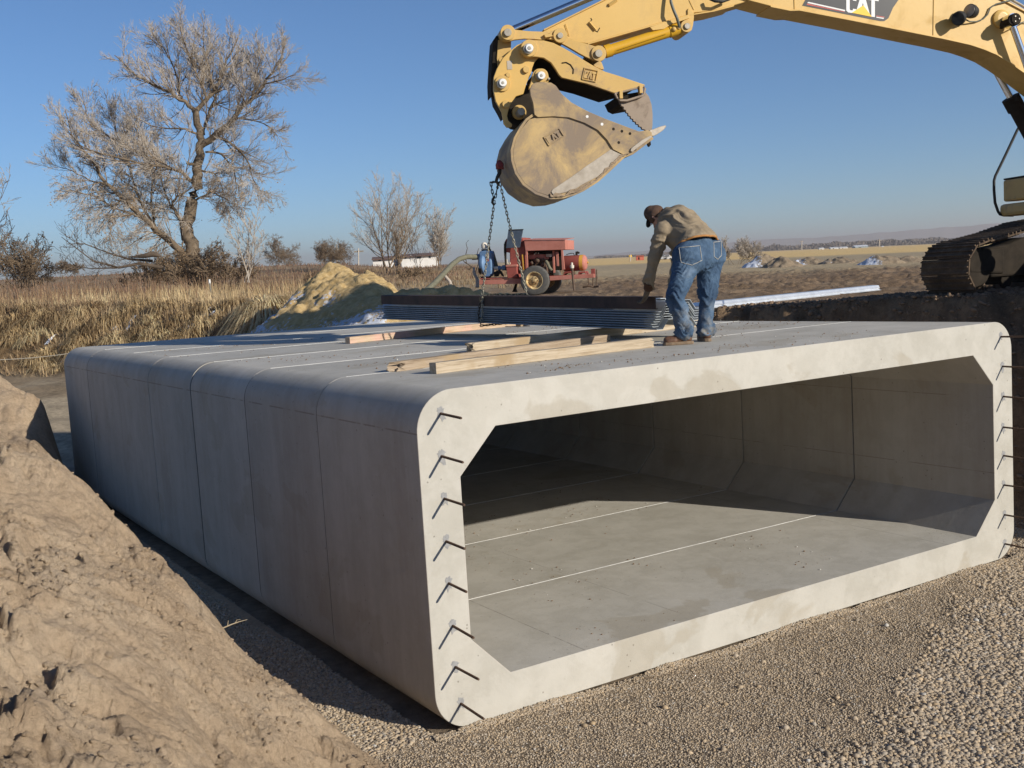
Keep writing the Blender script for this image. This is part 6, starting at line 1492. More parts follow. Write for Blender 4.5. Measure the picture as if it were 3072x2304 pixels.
# fallen limb, dark, reaching out to the left
fl = empty('fallen_limb', at(*zt(735, 1400), 53), 'dark fallen cottonwood limb reaching out to the left above the grass', 'fallen branch'); T = [Tubes() for _ in range(4)]; tt = Tubes(); r = random.Random(31)
for pts in ([(760, 1470, 12), (620, 1445, 10), (500, 1470, 7), (350, 1430, 4), (165, 1290, 2)], [(700, 1430, 9), (560, 1420, 7), (430, 1380, 4), (300, 1330, 3), (200, 1330, 2)], [(500, 1470, 5), (330, 1475, 3), (160, 1440, 2)]):
    P3 = [at(*zt(x, y), 53-.4*i) for i, (x, y, _) in enumerate(pts)]; tt.add([tuple(p) for p in P3], [q[2]*TD_/FPX/1.95 for q in pts], 6)
    for k in range(22):
        t = r.uniform(.15, .98)*(len(P3)-1); i = int(t); q = P3[i].lerp(P3[i+1], t-i); base = (P3[i+1]-P3[i]).normalized()
        grow(T, q, rot_about(base, R_(r.uniform(20, 55)), r), r.uniform(.5, 1.2), .014, 2, r, dict(nb=[4, 4, 4], lv=3, ls=.6, rmin=.008, up=.3, wig=.15))
tt.build('limb', MTWD, fl)
for q in T:
    if q.V: q.build('twigs', MTWD, fl)
b = MB(); b.tube([at(*zt(555, 1408), 52.5), at(*zt(640, 1402), 52.4), at(*zt(700, 1390), 52.4), at(*zt(738, 1400), 52.5)], [.02, .10, .14, .08], 8); b.build('broken_log', MTWD, fl, auto=50)

# ---- dry grass: uncountable blades
def blades(n, xs, ys, seed, hfun, keep, pal, name, label, width=.016, lean=.35):
    r = np.random.default_rng(seed); X = r.uniform(*xs, n); Y = r.uniform(*ys, n); k = keep(X, Y, r.uniform(0, 1, n)); X, Y = X[k], Y[k]; n = len(X)
    Z = ground_z(X, Y, False)[0]-.03; H = hfun(X, Y, r.uniform(0, 1, n))
    a = r.uniform(0, 6.283, n); ln = np.abs(r.normal(0, lean, n)); dx, dy = np.cos(a)*ln*H, np.sin(a)*ln*H; wx, wy = -np.sin(a+r.uniform(-1, 1, n))*width, np.cos(a)*width
    dr = H*(1-.35*ln*ln*1.0); dr = np.where(ln > .9, H*.45, dr)
    V = np.stack([np.c_[X-wx, Y-wy, Z], np.c_[X+wx, Y+wy, Z], np.c_[X+dx*.45+wx*.7, Y+dy*.45+wy*.7, Z+dr*.68], np.c_[X+dx*.45-wx*.7, Y+dy*.45-wy*.7, Z+dr*.68], np.c_[X+dx+wx*.15, Y+dy, Z+dr], np.c_[X+dx-wx*.15, Y+dy, Z+dr]], 1).reshape(-1, 3)
    q = np.array([[0, 1, 2, 3], [3, 2, 4, 5]]); F = (q[None]+(np.arange(n)*6)[:, None, None]).reshape(-1, 4)
    me = np_mesh(name, V, F); ci = np.clip((fbm(X*.6, Y*.6, 3)*.5+.5)*(len(pal)-1)+r.normal(0, .5, n), 0, len(pal)-1.001); i = ci.astype(int); f = (ci-i)[:, None]; pal = np.array(pal)
    c_ = (pal[i]*(1-f)+pal[i+1]*f)*r.uniform(.75, 1.2, (n, 1)); col_attr(me, np.repeat(np.clip(c_, .01, .8), 6, 0)); return tag(link(name, me, MGRS), label, kind='stuff')
m, t, b = newmat('straw', .85, 0, .2); at_ = N(t, 'Attribute', attribute_name='albedo'); L(t, at_.outputs['Color'], b.inputs['Base Color'])
tl = N(t, 'BsdfTranslucent'); L(t, at_.outputs['Color'], tl.inputs[0]); mx = N(t, 'MixShader'); mx.inputs[0].default_value = .3; L(t, b.outputs[0], mx.inputs[1]); L(t, tl.outputs[0], mx.inputs[2]); L(t, mx.outputs[0], t.nodes['Material Output'].inputs[0]); MGRS = m
azf = lambda x, y: np.degrees(np.arctan2(x-CP[0], y-CP[1])); dsf = lambda x, y: np.hypot(x-CP[0], y-CP[1])
STRAW = [(.24, .155, .08), (.45, .32, .17), (.64, .475, .255), (.76, .60, .35)]
BROWN = [(.18, .12, .07), (.33, .23, .135), (.48, .35, .205), (.62, .48, .29)]
blades(120000, (-4, 16), (24, 56), 1, lambda x, y, u: (.10+.26*u*u)*(1+.6*np.clip(fbm(x*.4, y*.4, 2), -.6, 1)), lambda x, y, u: (azf(x, y) > 4) & (azf(x, y) < 26) & (crest_dist(x, y) < 2.0) & (crest_dist(x, y) > -9) & ((fbm(x*.8, y*.8, 3) > -.25) | (u > .85)), BROWN+[STRAW[3]], 'dry_grass', 'straw-brown grass along the top of the creek bank', .014, .5)
blades(16000, (-4, 16), (24, 56), 11, lambda x, y, u: .35+.4*u, lambda x, y, u: (azf(x, y) > 4) & (azf(x, y) < 26) & (crest_dist(x, y) < 1.5) & (crest_dist(x, y) > -7) & (fbm(x*.5, y*.5, 3) > .1), STRAW, 'dry_grass', 'sparse taller seed stalks above the bank grass', .009, .25)
blades(50000, (-4, 16), (24, 52), 2, lambda x, y, u: .12+.3*u, lambda x, y, u: (azf(x, y) > 4) & (azf(x, y) < 27) & (crest_dist(x, y) < 3.3) & (crest_dist(x, y) > .2) & (fbm(x*.9+7, y*.9, 3) > .05), BROWN, 'dry_grass', 'short matted grass on the face of the creek bank', .014, .9)
def tufts(nt, per, xs, ys, seed, keep, h0, h1, rad, pal, label):
    r = np.random.default_rng(seed); cx, cy = r.uniform(*xs, nt*8), r.uniform(*ys, nt*8); k = keep(cx, cy); cx, cy = cx[k][:nt], cy[k][:nt]; nt = len(cx)
    sz = r.uniform(.6, 1.25, nt); N_ = nt*per; ti = np.repeat(np.arange(nt), per); a = r.uniform(0, 6.283, N_); q = np.sqrt(r.uniform(0, 1, N_))*rad*sz[ti]
    X = cx[ti]+np.cos(a)*q*.5; Y = cy[ti]+np.sin(a)*q*.5; Z = ground_z(X, Y, False)[0]-.03; H = r.uniform(h0, h1, N_)*sz[ti]; out = (.25+1.0*q/rad)*r.uniform(.6, 1.3, N_); dn = np.array([[float(-CF[0]), float(-CF[1])]])*.08
    dx, dy = (np.cos(a)+dn[0, 0])*out*H, (np.sin(a)+dn[0, 1])*out*H; wd_ = .011; wx, wy = -np.sin(a)*wd_, np.cos(a)*wd_
    rows = []
    for f, hh, ww in ((0, 0, 1), (.28, .55, .9), (.65, .80, .7), (1.0, .62, .15)):
        zz = Z+H*hh*(1-.30*out*f)-out*H*f*f*.35; rows += [np.c_[X+dx*f-wx*ww, Y+dy*f-wy*ww, zz], np.c_[X+dx*f+wx*ww, Y+dy*f+wy*ww, zz]]
    V = np.stack(rows, 1).reshape(-1, 3); q4_ = np.array([[0, 1, 3, 2], [2, 3, 5, 4], [4, 5, 7, 6]]); F = (q4_[None]+(np.arange(N_)*8)[:, None, None]).reshape(-1, 4)
    me = np_mesh('grass_tufts', V, F); pal = np.array(pal); tone = r.uniform(0, len(pal)-1.001, nt); i = tone.astype(int); f = (tone-i)[:, None]; c_ = (pal[i]*(1-f)+pal[i+1]*f)[ti]*r.uniform(.7, 1.25, (N_, 1)); col_attr(me, np.repeat(np.clip(c_, .01, .8), 8, 0)); return tag(link('grass_tufts', me, MGRS), label, kind='stuff')
bankin = lambda x, y: (azf(x, y) > 4) & (azf(x, y) < 24) & (crest_dist(x, y) < 2.9) & (crest_dist(x, y) > -.5) & (fbm(x*.9, y*.9, 2) > -.28)
tufts(190, 230, (-6, 14), (24, 50), 5, bankin, .22, .50, .5, STRAW, 'shaggy drooping straw tufts covering the creek bank')
tufts(160, 160, (-4, 18), (28, 58), 6, lambda x, y: (azf(x, y) > 4) & (azf(x, y) < 25) & (crest_dist(x, y) < 0) & (crest_dist(x, y) > -8), .15, .36, .6, BROWN, 'tufts of brown grass behind the top of the bank')
blades(50000, (5, 60), (25, 90), 3, lambda x, y, u: .10+.25*u, lambda x, y, u: (azf(x, y) > 17) & (azf(x, y) < 36) & (crest_dist(x, y) < -2) & (dsf(x, y) > 40) & (fbm(x*.3, y*.3, 3) > -.2), [(.20, .13, .075), (.32, .23, .135), (.46, .35, .21)], 'dry_grass', 'low dry weeds behind the sand heap and the pump trailer', .016, .5)
blades(80000, (0, 110), (45, 135), 4, lambda x, y, u: .08+.38*u*u, lambda x, y, u: (azf(x, y) > 4) & (azf(x, y) < 36) & (dsf(x, y) > 50) & (dsf(x, y) < 128) & (fbm(x*.15, y*.15, 4) > -.1), [(.16, .11, .075), (.24, .165, .11), (.28, .15, .10), (.38, .29, .19)], 'scrub', 'brown scrub over the low levee slope', .03, .7)
blades(9000, (-4, 18), (26, 60), 13, lambda x, y, u: .55+.6*u, lambda x, y, u: (azf(x, y) > 4) & (azf(x, y) < 27) & (crest_dist(x, y) < .8) & (crest_dist(x, y) > -12) & (fbm(x*.35+2, y*.35, 3) > .0), [(.16, .10, .06), (.26, .165, .10), (.38, .26, .16), (.30, .17, .10)], 'dry_grass', 'tall rusty brown weeds standing above the bank grass', .010, .35)
cl0 = at(770, 985, 30)
tufts(10, 700, (cl0.x-.55, cl0.x+.55), (cl0.y-.5, cl0.y+.5), 7, lambda x, y: x > -99, .5, .85, .45, [(.55, .38, .20), (.70, .52, .29), (.78, .62, .38)], 'bright shaggy straw clump left of the yellow sand heap')
# ================================================================ SAND HEAP, FAR THINGS
def z5(x, y): return (750+x/4.916, 740+y/4.915)
def snowdirt(name, dark, light, snow=(.62, .66, .74)):
    m, t, b = newmat(name, .95, 0, .2); v = coord(t); at_ = N(t, 'Attribute', attribute_name='albedo')
    f = noise(t, v, 6, 8, .75); c_ = ramp(t, f, [(.35, dark), (.62, light)]); sn = N(t, 'SeparateColor'); L(t, at_.outputs['Color'], sn.inputs[0])
    brk = ramp(t, noise(t, v, 4.5, 7, .75, .8), [(.44, (0, 0, 0)), (.52, (1, 1, 1))])
    k = math_(t, 'MULTIPLY', math_(t, 'GREATER_THAN', math_(t, 'ADD', sn.outputs[0], math_(t, 'MULTIPLY', math_(t, 'SUBTRACT', noise(t, v, 5, 7, .8), .5), 1.6)), .68), 1.0)
    L(t, mix(t, k, c_, snow), b.inputs['Base Color']); bump(t, b, noise(t, v, 14, 8, .8), .9, .05); return m
MSAND = snowdirt('yellow_sandy_soil', (.42, .28, .11), (.64, .475, .245))
MHEAP = snowdirt('grey_soil', (.20, .15, .10), (.33, .26, .18))
C5 = [(994, 801, 28), (1030, 806, 28), (1055, 828, 27.5), (1106, 828, 26.5), (1085, 835, 26.5), (1140, 852, 26), (1177, 874, 26), (975, 812, 28), (953, 836, 27.5), (918, 866, 27), (882, 900, 26.5), (845, 932, 26), (801, 968, 25.5),
      (1000, 850, 26.3), (1025, 862, 25.5), (1070, 880, 24.6), (1110, 900, 24.0), (960, 880, 26), (985, 920, 24.8), (930, 935, 25), (1040, 930, 23.6), (880, 965, 24.6), (990, 970, 23.2), (1080, 945, 22.6), (1130, 900, 23.5), (1150, 930, 21.5)]
P_, Z_ = ctrl(C5, [(994, 801, 30.5, 1.2), (1106, 828, 29.5, 1.0), (918, 866, 29.5, 1.1), (1177, 874, 28.5, .5), (801, 968, 28, .6), (1230, 890, 26, .35), (760, 1010, 24.5, .2), (900, 1010, 22.5, .3), (1050, 1000, 20.8, .35)])
_h3 = tps(P_, Z_, .01)
def heap3(x, y): return _h3(x, y)+.07*fbm(x*1.2, y*1.2, 4)+clods(x, y, 3.2, .07, 2, .1)+clods(x, y, 7, .035, 4, -.1)-.10*np.clip(ridged(x*.9+3, y*.5, 4)-.75, 0, 1)
lo = P_.min(0)-1.6; hi = P_.max(0)+1.6
def col3(x, y, z):
    # snow left on the slope that faces away from the noon sun, left of a line
    g = np.gradient(np.zeros(1)) if False else None
    e = .15; sx = (_h3(x+e, y)-_h3(x-e, y))/(2*e); sy = (_h3(x, y+e)-_h3(x, y-e))/(2*e)
    sv = np.clip((sx*.8-sy*.25-.02)*1.5, 0, .78)*np.clip((3.55-z)/.5, 0, 1)
    return np.stack([sv*.95, sv, sv], 1)
inside = lambda x, y: np.where(((x-lo[0]) > 0) & ((x-hi[0]) < 0), heap3(x, y), -9)
edge = lambda x, y: sstep(0, 1.8, np.minimum(np.minimum(x-lo[0], hi[0]-x), np.minimum(y-lo[1], hi[1]-y)))
heap_mesh('sand_heap', lambda x, y: heap3(x, y)*edge(x, y)+(ground_z(x, y, False)[0]-.3)*(1-edge(x, y)), lo[0], hi[0], lo[1], hi[1], .045, MSAND, 'yellow sandy heap with streaks of snow behind the culvert', 'sand heap', colf=col3)
# snow-flecked spoil heaps out in the field
FH = [(2295, 801, 62, 1.35, .55, 'snow-flecked soil heap nearest the lone bush'), (2350, 800, 60, 1.2, .45, 'low brown soil heap touching the one nearest the bush'), (2425, 797, 66, 1.5, .38, 'long low soil heap with scattered snow, middle of the field heaps'), (2520, 798, 64, 1.3, .42, 'brown soil heap with a patch of snow on its left end'),
      (2645, 806, 55, 1.2, .62, 'steep soil heap with snow on its left slope, nearest the crawler track'), (2715, 804, 56, 1.2, .5, 'rounded soil heap right beside the crawler track')]
for i, (px, py, D_, rw, hh, lb) in enumerate(FH):
    c_ = at(px, py, D_); gz0 = float(ground_z(np.array(c_.x), np.array(c_.y))[0]); hh = hh*1.15; hh += c_.z-gz0 if abs(c_.z-gz0) < .5 else 0
    def hf(x, y, c_=c_, rw=rw, hh=hh, i=i, gz0=gz0):
        a = R_(32); u = (x-c_.x)*math.cos(a)-(y-c_.y)*math.sin(a); v = (x-c_.x)*math.sin(a)+(y-c_.y)*math.cos(a)
        q = (u/rw)**2+(v/1.1)**2
        return ground_z(x, y, False)[0]+hh*np.clip(1-q**.7, -1, 1)*(1+.25*fbm(x*1.5+i, y*1.5, 3))+.06*fbm(x*4, y*4, 3)
    def cf(x, y, z, c_=c_, i=i):
        a = R_(32); u = ((x-c_.x)*math.cos(a)-(y-c_.y)*math.sin(a)); s_ = np.clip(.35-u*.8, 0, .9)*(.9 if i in (0, 4, 2) else .55); return np.stack([s_, s_, s_], 1)
    o = heap_mesh('soil_heap', hf, c_.x-2.2, c_.x+2.2, c_.y-2.2, c_.y+2.2, .07, MHEAP, lb, 'soil heap', colf=cf); o['group'] = 'soil heaps out in the field'
# snow patches caught on the creek bank and shaded ground
MSNOW = mottled('old_snow', [(.3, (.60, .64, .72)), (.7, (.72, .76, .82))], 6, .7, bscale=20, bstr=.4)
rs = random.Random(17)
SN = [(35, 995, 38), (85, 1000, 38), (150, 1020, 36), (182, 1040, 35), (60, 1030, 37), (275, 985, 37), (280, 1010, 36), (345, 985, 36), (400, 955, 38), (375, 1005, 35), (612, 950, 33), (620, 935, 34), (590, 975, 32), (665, 925, 35), (640, 945, 33), (560, 990, 32), (195, 1085, 31)]
for i, (px, py, D_) in enumerate(SN):
    c_ = at(px, py, D_); n = 26; k = rs.uniform(.10, .24); el = rs.uniform(.35, .7); an = rs.uniform(.5, 1.1); vs = []; g0 = None
    # march to the ground along the sight line so that the patch lies on it
    for dd in np.linspace(24, 60, 500):
        q = at(px, py, dd)
        if q.z < float(ground_z(np.array(q.x), np.array(q.y))[0]): c_ = q; break
    b = MB(); ctr_ = []; rings = 3
    for ri in range(rings+1):
        for j in range(n):
            a = 2*math.pi*j/n; rad = k*(1+.45*math.sin(a*3+i)+.25*math.sin(a*7+i*2))*(ri/rings); x = c_.x+rad*math.cos(a)*math.cos(an)-rad*el*math.sin(a)*math.sin(an); y = c_.y+rad*math.cos(a)*math.sin(an)+rad*el*math.sin(a)*math.cos(an)
            z = float(ground_z(np.array(x), np.array(y))[0])+.05*(1-(ri/rings)**2)-.005; b.v.append((x, y, z))
    for ri in range(rings):
        for j in range(n): b.f.append((ri*n+j, ri*n+(j+1) % n, (ri+1)*n+(j+1) % n, (ri+1)*n+j))
    o = b.build('snow_patch', MSNOW, None, smooth=True); o['kind'] = 'stuff'; o['label'] = 'thin leftover patch of old snow on the ground'
# posts, poles, stakes
def pole(name, px, y0, y1, D_, r0, mat, label, cat, group=None, dx=0, extra=None):
    a, c_ = at(px, y1, D_), at(px+dx, y0, D_); b = MB(); b.tube([a-Vector((0, 0, .4)), c_], [r0, r0*.75], 8); o = b.build(name, mat, None, auto=50); tag(o, label, cat, group); return o, a, c_
MPOLE = mottled('grey_pole_wood', [(.3, (.40, .34, .27)), (.7, (.55, .49, .41))], 4, .9); MPST = mottled('grey_steel_post', [(.3, (.16, .15, .12)), (.7, (.24, .22, .18))], 8, .7)
o, a, c_ = pole('utility_pole', 1010, 733, 796, 160, .14, MPOLE, 'taller pale utility pole left of the white house', 'utility pole', 'utility poles')
b = MB(); b.lathe(at(1010, 748, 159.7), (0, 0, 1), [(-.3, .1), (-.28, .2), (.25, .2), (.3, .1)], 10); b.build('transformer', MCREAM, o, auto=40)
o, a, c_ = pole('utility_pole', 1075, 745, 792, 175, .12, MPOLE, 'shorter pale utility pole at the left end of the white house', 'utility pole', 'utility poles')
b = MB(); b.box(c_+Vector((0, 0, -.5)), (1.6, .12, .12), (float(CR[0]), float(CR[1]), 0), (0, 0, 1)); b.build('crossarm', MPOLE, o)
for px, y0, y1, D_, lb in ((2405, 722, 750, 600, 'distant utility pole left of the farm buildings'), (2638, 718, 742, 600, 'distant utility pole right of the farm buildings')):
    o, a, c_ = pole('utility_pole', px, y0, y1, D_, .28, MPOLE, lb, 'utility pole', 'utility poles')
    b = MB(); b.box(c_+Vector((0, 0, -.6)), (2.2, .2, .2), (float(CR[0]), float(CR[1]), 0), (0, 0, 1)); b.build('crossarm', MPOLE, o)
o, a, c_ = pole('fence_post', 638, 838, 922, 38, .035, MPST, 'grey steel fence post with a white tip on the creek bank', 'fence post', None, -10)
b = MB(); b.cyl(c_-Vector((0, 0, .16)), c_, .037, 8); b.build('white_tip', MWHT, o)
o, a, c_ = pole('survey_stake', 434, 994, 1020, 33, .02, MWHT, 'short white survey stake below the creek bank', 'stake')
b = MB(); b.cyl(a+Vector((0, 0, .06)), a+Vector((0, 0, .10)), .022, 8); b.build('dark_band', MDEC, o)
b = MB(); pts = [at(-60+300*t, 1081-26*t+6*math.sin(t*3), 26+1.5*t) for t in np.linspace(0, 1, 20)]; b.tube(pts, .010, 5); tag(b.build('fence_wire', MPIN, None), 'loose pale wire stretched over the creek bed to the culvert corner', 'wire')
for (x0, y0_, x1, y1_, D_, r_, lb) in ((1333, 815, 1354, 865, 36, .055, 'short leaning grey log stub left of the pump trailer'), (1422, 802, 1432, 862, 33, .05, 'bleached crooked stump beside the blue pump head')):
    b = MB(); a, c_ = at(x1, y1_, D_), at(x0, y0_, D_); b.tube([a, a.lerp(c_, .4)+Vector((.05, 0, 0)), a.lerp(c_, .75)-Vector((.04, 0, 0)), c_], [r_*1.2, r_, r_*.9, r_*.6], 8); o = b.build('tree_stump', MTWIG, None, auto=60); tag(o, lb, 'stump', 'dead stumps')
sn_ = empty('dead_snag', at(1425, 850, 34), 'thin crooked dead snag rising behind the blue pump head', 'dead branch'); tt = Tubes()
for pts in ([(1432, 862), (1428, 815), (1415, 800), (1400, 790), (1396, 770), (1402, 745), (1398, 730), (1406, 720)], [(1428, 815), (1436, 790), (1432, 760), (1436, 745)], [(1400, 790), (1392, 785), (1388, 775)], [(1415, 800), (1408, 808), (1400, 806)]):
    tt.add([tuple(at(x, y, 34)) for x, y in pts], np.linspace(.022, .008, len(pts)), 5)
tt.build('branches', MTWD, sn_)
# root sticking out of the near heap
MROOT = mottled('pale_root', [(.3, (.42, .34, .22)), (.7, (.56, .47, .33))], 20, .9)
rt = MB(); z0_ = lambda x, y: (x/1.574, 1250+y/1.574)
rt.tube([at(*z0_(x, y), 7.75) for x, y in ((1000, 1030), (1020, 1010), (1060, 995), (1095, 980), (1130, 968), (1168, 958))], [.006, .0055, .005, .004, .003, .0015], 5); root = rt.build('root', MROOT, None, auto=60); tag(root, 'thin pale root poking out of the foreground heap against the dark gap', 'root')
for pts in ([(1020, 1010), (1030, 985), (985, 990)], [(1075, 988), (1078, 962)], [(1110, 975), (1118, 960), (1135, 958)], [(1060, 1048), (1105, 1052)]):
    b = MB(); b.tube([at(*z0_(x, y), 7.75) for x, y in pts], [.003]+[.0015]*(len(pts)-1), 4); b.build('rootlet', MROOT, root, auto=60)
# white house
MWALL = mottled('white_siding', [(.3, (.66, .64, .60)), (.7, (.78, .76, .72))], 1, .7); MROOF = mottled('brown_roofing', [(.3, (.10, .06, .05)), (.7, (.16, .10, .08))], 1, .9)
HP = Plane(at(1220, 790, 180), 118); HE, HN = HP.e, HP.n
if HE.dot(Vector((float(CR[0]), float(CR[1]), 0))) < 0: HE = -HE
z6 = lambda x, y: (1000+x/4.366, 520+y/4.366)
def hpz(x, y, w_=0): return HP.at(*z6(x, y), w_)
ho = empty('white_house', HP.o, 'long low white house with a brown roof on the skyline', 'house')
def hb(name, l, r_, t_, bot, w0, dep, mat, par=None, bev=0):
    a, c_ = hpz(l, t_, w0), hpz(r_, t_, w0); zb_ = hpz((l+r_)/2, bot, w0).z-1.0; zt_ = (a.z+c_.z)/2; b = MB(); b.prism([Vector((a.x, a.y, zb_)), Vector((c_.x, c_.y, zb_)), Vector((c_.x, c_.y, zt_)), Vector((a.x, a.y, zt_))], -HN*dep); return b.build(name, mat, par or ho)
wl = hb('wall', 515, 790, 1120, 1180, 0, 6, MWALL); wr_ = hb('wall', 790, 885, 1106, 1160, -2.5, 4, MWALL); wm = hb('wall', 885, 1365, 1078, 1160, .8, 6, MWALL)
for l, r_, t_, w0, dep, par in ((500, 800, 1116, .5, 7, wl), (790, 890, 1102, -2.4, 5, wr_), (878, 1378, 1074, 1.3, 7.4, wm)):
    a, c_ = hpz(l, t_, w0), hpz(r_, t_, w0); zz = (a.z+c_.z)/2; a.z = c_.z = zz; mid = -HN*dep/2; b = MB(); rise = Vector((0, 0, .42))
    b.add([a, c_, a+mid+rise, c_+mid+rise, a-HN*dep, c_-HN*dep, a-Vector((0, 0, .15)), c_-Vector((0, 0, .15)), a-HN*dep-Vector((0, 0, .15)), c_-HN*dep-Vector((0, 0, .15))], [(0, 1, 3, 2), (2, 3, 5, 4), (0, 6, 7, 1), (4, 5, 9, 8), (6, 8, 9, 7), (0, 2, 4, 8, 6), (1, 7, 9, 5, 3)]); b.build('roof', MROOF, ho)
for (l, r_, t_, bt, w_) in ((590, 620, 1125, 1150, .01), (930, 955, 1095, 1120, .81), (1090, 1150, 1085, 1115, .81), (1250, 1275, 1080, 1110, .81), (1010, 1022, 1072, 1150, .81)):
    a, c_, d_ = hpz(l, t_, w_), hpz(r_, t_, w_), hpz(l, bt, w_); b = MB(); b.prism([a, c_, c_-Vector((0, 0, (a-d_).z)), a-Vector((0, 0, (a-d_).z))], HN*.06); b.build('window' if r_-l > 15 else 'downpipe', MGLS if r_-l > 15 else MWALL, ho)
# distant farm buildings, red shed and vehicles
MTEAL = mottled('grey_teal_metal', [(.3, (.25, .31, .33)), (.7, (.32, .38, .40))], .5, .6); MTROOF = mottled('pale_metal_roof', [(.3, (.60, .62, .64)), (.7, (.72, .74, .76))], .5, .5)
def shed(px0, px1, ytop, ybot, D_, mw, mr, label, cat, ridge=.35, name='farm_building', depf=.8, group='distant farm buildings'):
    a, c_ = at(px0, ybot, D_), at(px1, ybot, D_); e = (c_-a); e.z = 0; wd_ = e.length; e.normalize(); nb_ = Vector((-e.y, e.x, 0)); nb_ = nb_ if nb_.dot(Vector((float(CF[0]), float(CF[1]), 0))) > 0 else -nb_
    h = (ybot-ytop)*D_/FPX; hw = h*(1-ridge); c0 = Vector((a.x, a.y, (a.z+c_.z)/2-h*.3)); hw += h*.3; dp = wd_*depf
    o = empty(name, c0, label, cat, group); b = MB(); b.prism([c0, c0+e*wd_, c0+e*wd_+Vector((0, 0, hw)), c0+Vector((0, 0, hw))], nb_*dp); b.build('wall', mw, o)
    b = MB(); t_ = Vector((0, 0, hw)); ov = e*wd_*.02; b.add([c0+t_-ov-nb_*.2, c0+e*wd_+t_+ov-nb_*.2, c0+e*wd_+t_+ov+nb_*(dp+.2), c0+t_-ov+nb_*(dp+.2), c0+t_-ov+nb_*dp/2+Vector((0, 0, h*ridge)), c0+e*wd_+t_+ov+nb_*dp/2+Vector((0, 0, h*ridge))], [(0, 1, 5, 4), (3, 4, 5, 2), (0, 4, 3), (1, 2, 5), (0, 3, 2, 1)]); b.build('roof', mr, o)
    b = MB(); b.box(c0+e*wd_*.35+Vector((0, 0, hw*.55))-nb_*.03, (wd_*.16, .06, hw*.5), e, nb_); b.build('door', MDRK, o); return o
shed(2458, 2473, 743, 750, 650, MWALL, MTROOF, 'small white farm shed, leftmost of the distant farm buildings', 'farm building')
shed(2492, 2516, 741, 748, 660, MTROOF, MTROOF, 'long pale distant shed left of the grey-green barn', 'farm building'); shed(2520, 2544, 740, 748, 665, MWALL, MTROOF, 'white roofed distant shed next to the grey-green barn', 'farm building')
shed(2566, 2605, 735, 746, 640, MTEAL, MTROOF, 'grey-green distant barn, largest of the farm buildings', 'farm building', .4); shed(2645, 2652, 738, 743, 640, MWALL, MTROOF, 'tiny white distant shed, rightmost of the farm buildings', 'farm building')
shed(1909, 1932, 766, 779, 230, mottled('rust_red_metal', [(.3, (.42, .09, .05)), (.7, (.50, .13, .08))], 1, .7), mottled('red_roofing', [(.3, (.38, .10, .06)), (.7, (.45, .14, .09))], 1, .8), 'small rust-red shed in the distance left of the bending man', 'shed', .2, 'red_shed', .5, None)
o, a, c_ = pole('sign_post', 1891, 764, 786, 200, .12, MPOLE, 'tiny post with a yellow board left of the rust-red shed', 'sign')
b = MB(); b.box(c_-Vector((0, 0, .25)), (.5, .05, .4), (float(CR[0]), float(CR[1]), 0)); b.build('board', MTRI, o)
for px, cc, lb in ((1988, (.45, .47, .50), 'tiny pale grey parked car in the distance, left of the man legs'), (2003, (.55, .55, .56), 'tiny whitish parked car in the distance beside the pale grey one')):
    mt = mottled('car_paint', [(.3, cc), (.7, cc)], 1, .4); p = at(px, 781, 210); e = Vector((float(CR[0]), float(CR[1]), 0)).normalized(); nb_ = Vector((-e.y, e.x, 0)); cr_ = empty('parked_car', p, lb, 'car', 'cars parked far off')
    b = MB(); b.prism([p+e*x+Vector((0, 0, z)) for x, z in ((-.95, .25), (.95, .25), (.95, .65), (.55, .7), (.35, 1.0), (-.45, 1.0), (-.7, .7), (-.95, .65))], nb_*1.5); b.build('body', mt, cr_, bevel=.05)
    for x in (-.55, .55): b = MB(); b.cyl(p+e*x+Vector((0, 0, .22))-nb_*.02, p+e*x+Vector((0, 0, .22))+nb_*.2, .22, 12); b.build('wheel', MBLK, cr_)
    b = MB(); b.prism([p+e*x+Vector((0, 0, z))-nb_*.01 for x, z in ((-.6, .72), (.45, .72), (.3, .95), (-.42, .95))], nb_*.02); b.build('window', MGLS, cr_)
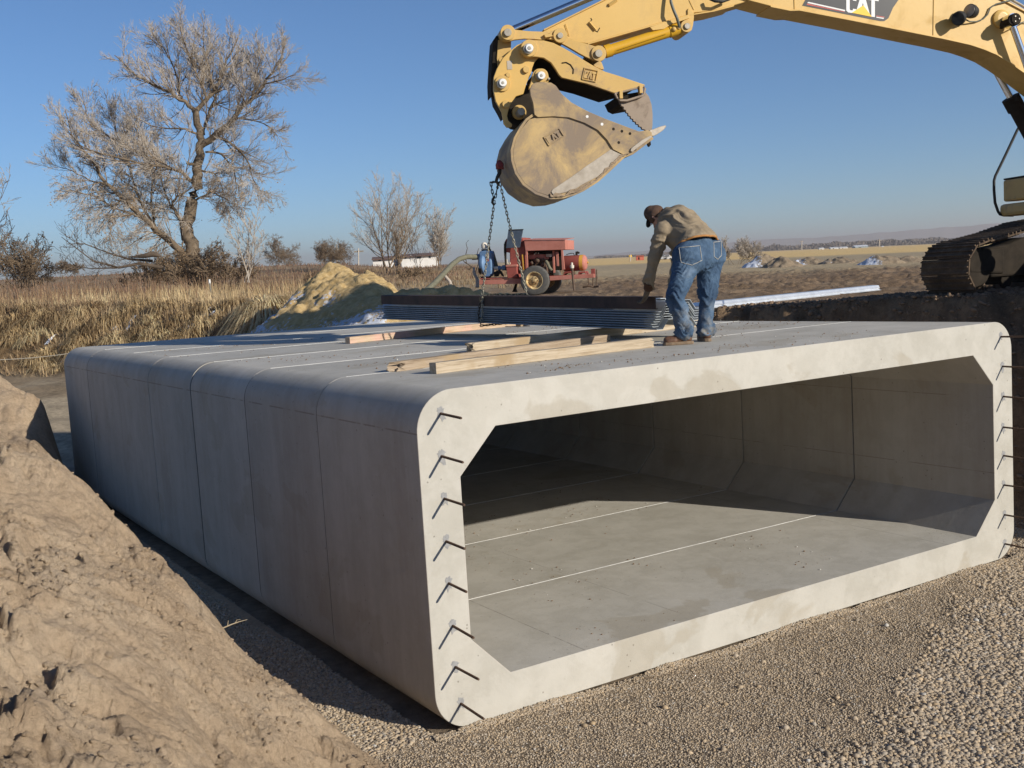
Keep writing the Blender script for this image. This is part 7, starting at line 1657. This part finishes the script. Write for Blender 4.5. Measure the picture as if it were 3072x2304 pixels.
# far tree belt: reads as one mass
r = np.random.default_rng(9); n = 60000; azb = np.radians(r.uniform(37, 62, n)); D0 = r.uniform(1350, 1750, n); hmax = .62*(5+4.5*np.clip(fbm(np.degrees(azb)*1.3, D0*.004, 4)+.6, 0, 2))*(.35+.65*sstep(38, 47, np.degrees(azb)))
X = CP[0]+np.sin(azb)*D0; Y = CP[1]+np.cos(azb)*D0; Z = ground_z(X, Y, False)[0]+hmax*r.uniform(-.05, 1, n)**.8
s_ = r.uniform(.5, 1.6, n); a = r.uniform(0, 3.14, n)
V = np.stack([np.c_[X, Y, Z+s_], np.c_[X+np.cos(a)*s_, Y+np.sin(a)*s_, Z-s_*.6], np.c_[X-np.cos(a)*s_, Y-np.sin(a)*s_, Z-s_*.4]], 1).reshape(-1, 3)
me = np_mesh('tree_belt', V, np.arange(n*3).reshape(n, 3)); tag(link('tree_belt', me, mottled('far_wood', [(.3, (.13, .105, .09)), (.7, (.19, .16, .135))], .02, .95, bstr=0)), 'far belt of bare trees below the hills', kind='stuff')
# hills on the horizon
azh = np.linspace(28, 75, 240); V = []; DD = [3300, 3700, 4100, 4500, 5000]
for j, d_ in enumerate(DD):
    for a_ in azh:
        h = (np.interp(a_, [28, 36, 45, 55, 75], [2, 8, 37, 58, 70])+5*vnoise(np.array(a_*.35), np.array(j*.3))+2.5*vnoise(np.array(a_*1.7), np.array(j*.9)))*[.0, .35, .7, 1.0, .9][j]; x = CP[0]+math.sin(R_(a_))*d_; y = CP[1]+math.cos(R_(a_))*d_; V.append((x, y, zplat(x, y)+float(h)-(8 if j == 0 else 0)))
n_ = len(azh); q = np.array([(j*n_+i, j*n_+i+1, (j+1)*n_+i+1, (j+1)*n_+i) for j in range(len(DD)-1) for i in range(n_-1)])
me = np_mesh('hills', V, q, True); tag(link('hills', me, mottled('hazed_hill_scrub', [(.3, (.30, .26, .23)), (.7, (.38, .33, .29))], .004, .95, bstr=0)), 'low hazy hills along the right horizon', kind='structure')  # hill colour lightened to paint in extra haze
# ---- haze: even thin air round the whole scene
b = MB(); hq = [(-7600, -7600), (7600, -7600), (7600, 7600), (-7600, 7600)]; b.prism([Vector((x, y, zplat(x, y)-8)) for x, y in hq], (0, 0, 103)); hz = b.build('haze', None, None); tag(hz, 'thin winter haze over the plain', kind='stuff')
m = bpy.data.materials.new('haze'); m.use_nodes = True; t = m.node_tree; t.nodes.clear(); pv = t.nodes.new('ShaderNodeVolumePrincipled'); pv.inputs['Density'].default_value = .00024; pv.inputs['Color'].default_value = (.88, .82, .80, 1); pv.inputs['Anisotropy'].default_value = .2
mo = t.nodes.new('ShaderNodeOutputMaterial'); t.links.new(pv.outputs[0], mo.inputs['Volume']); hz.data.materials.append(m)
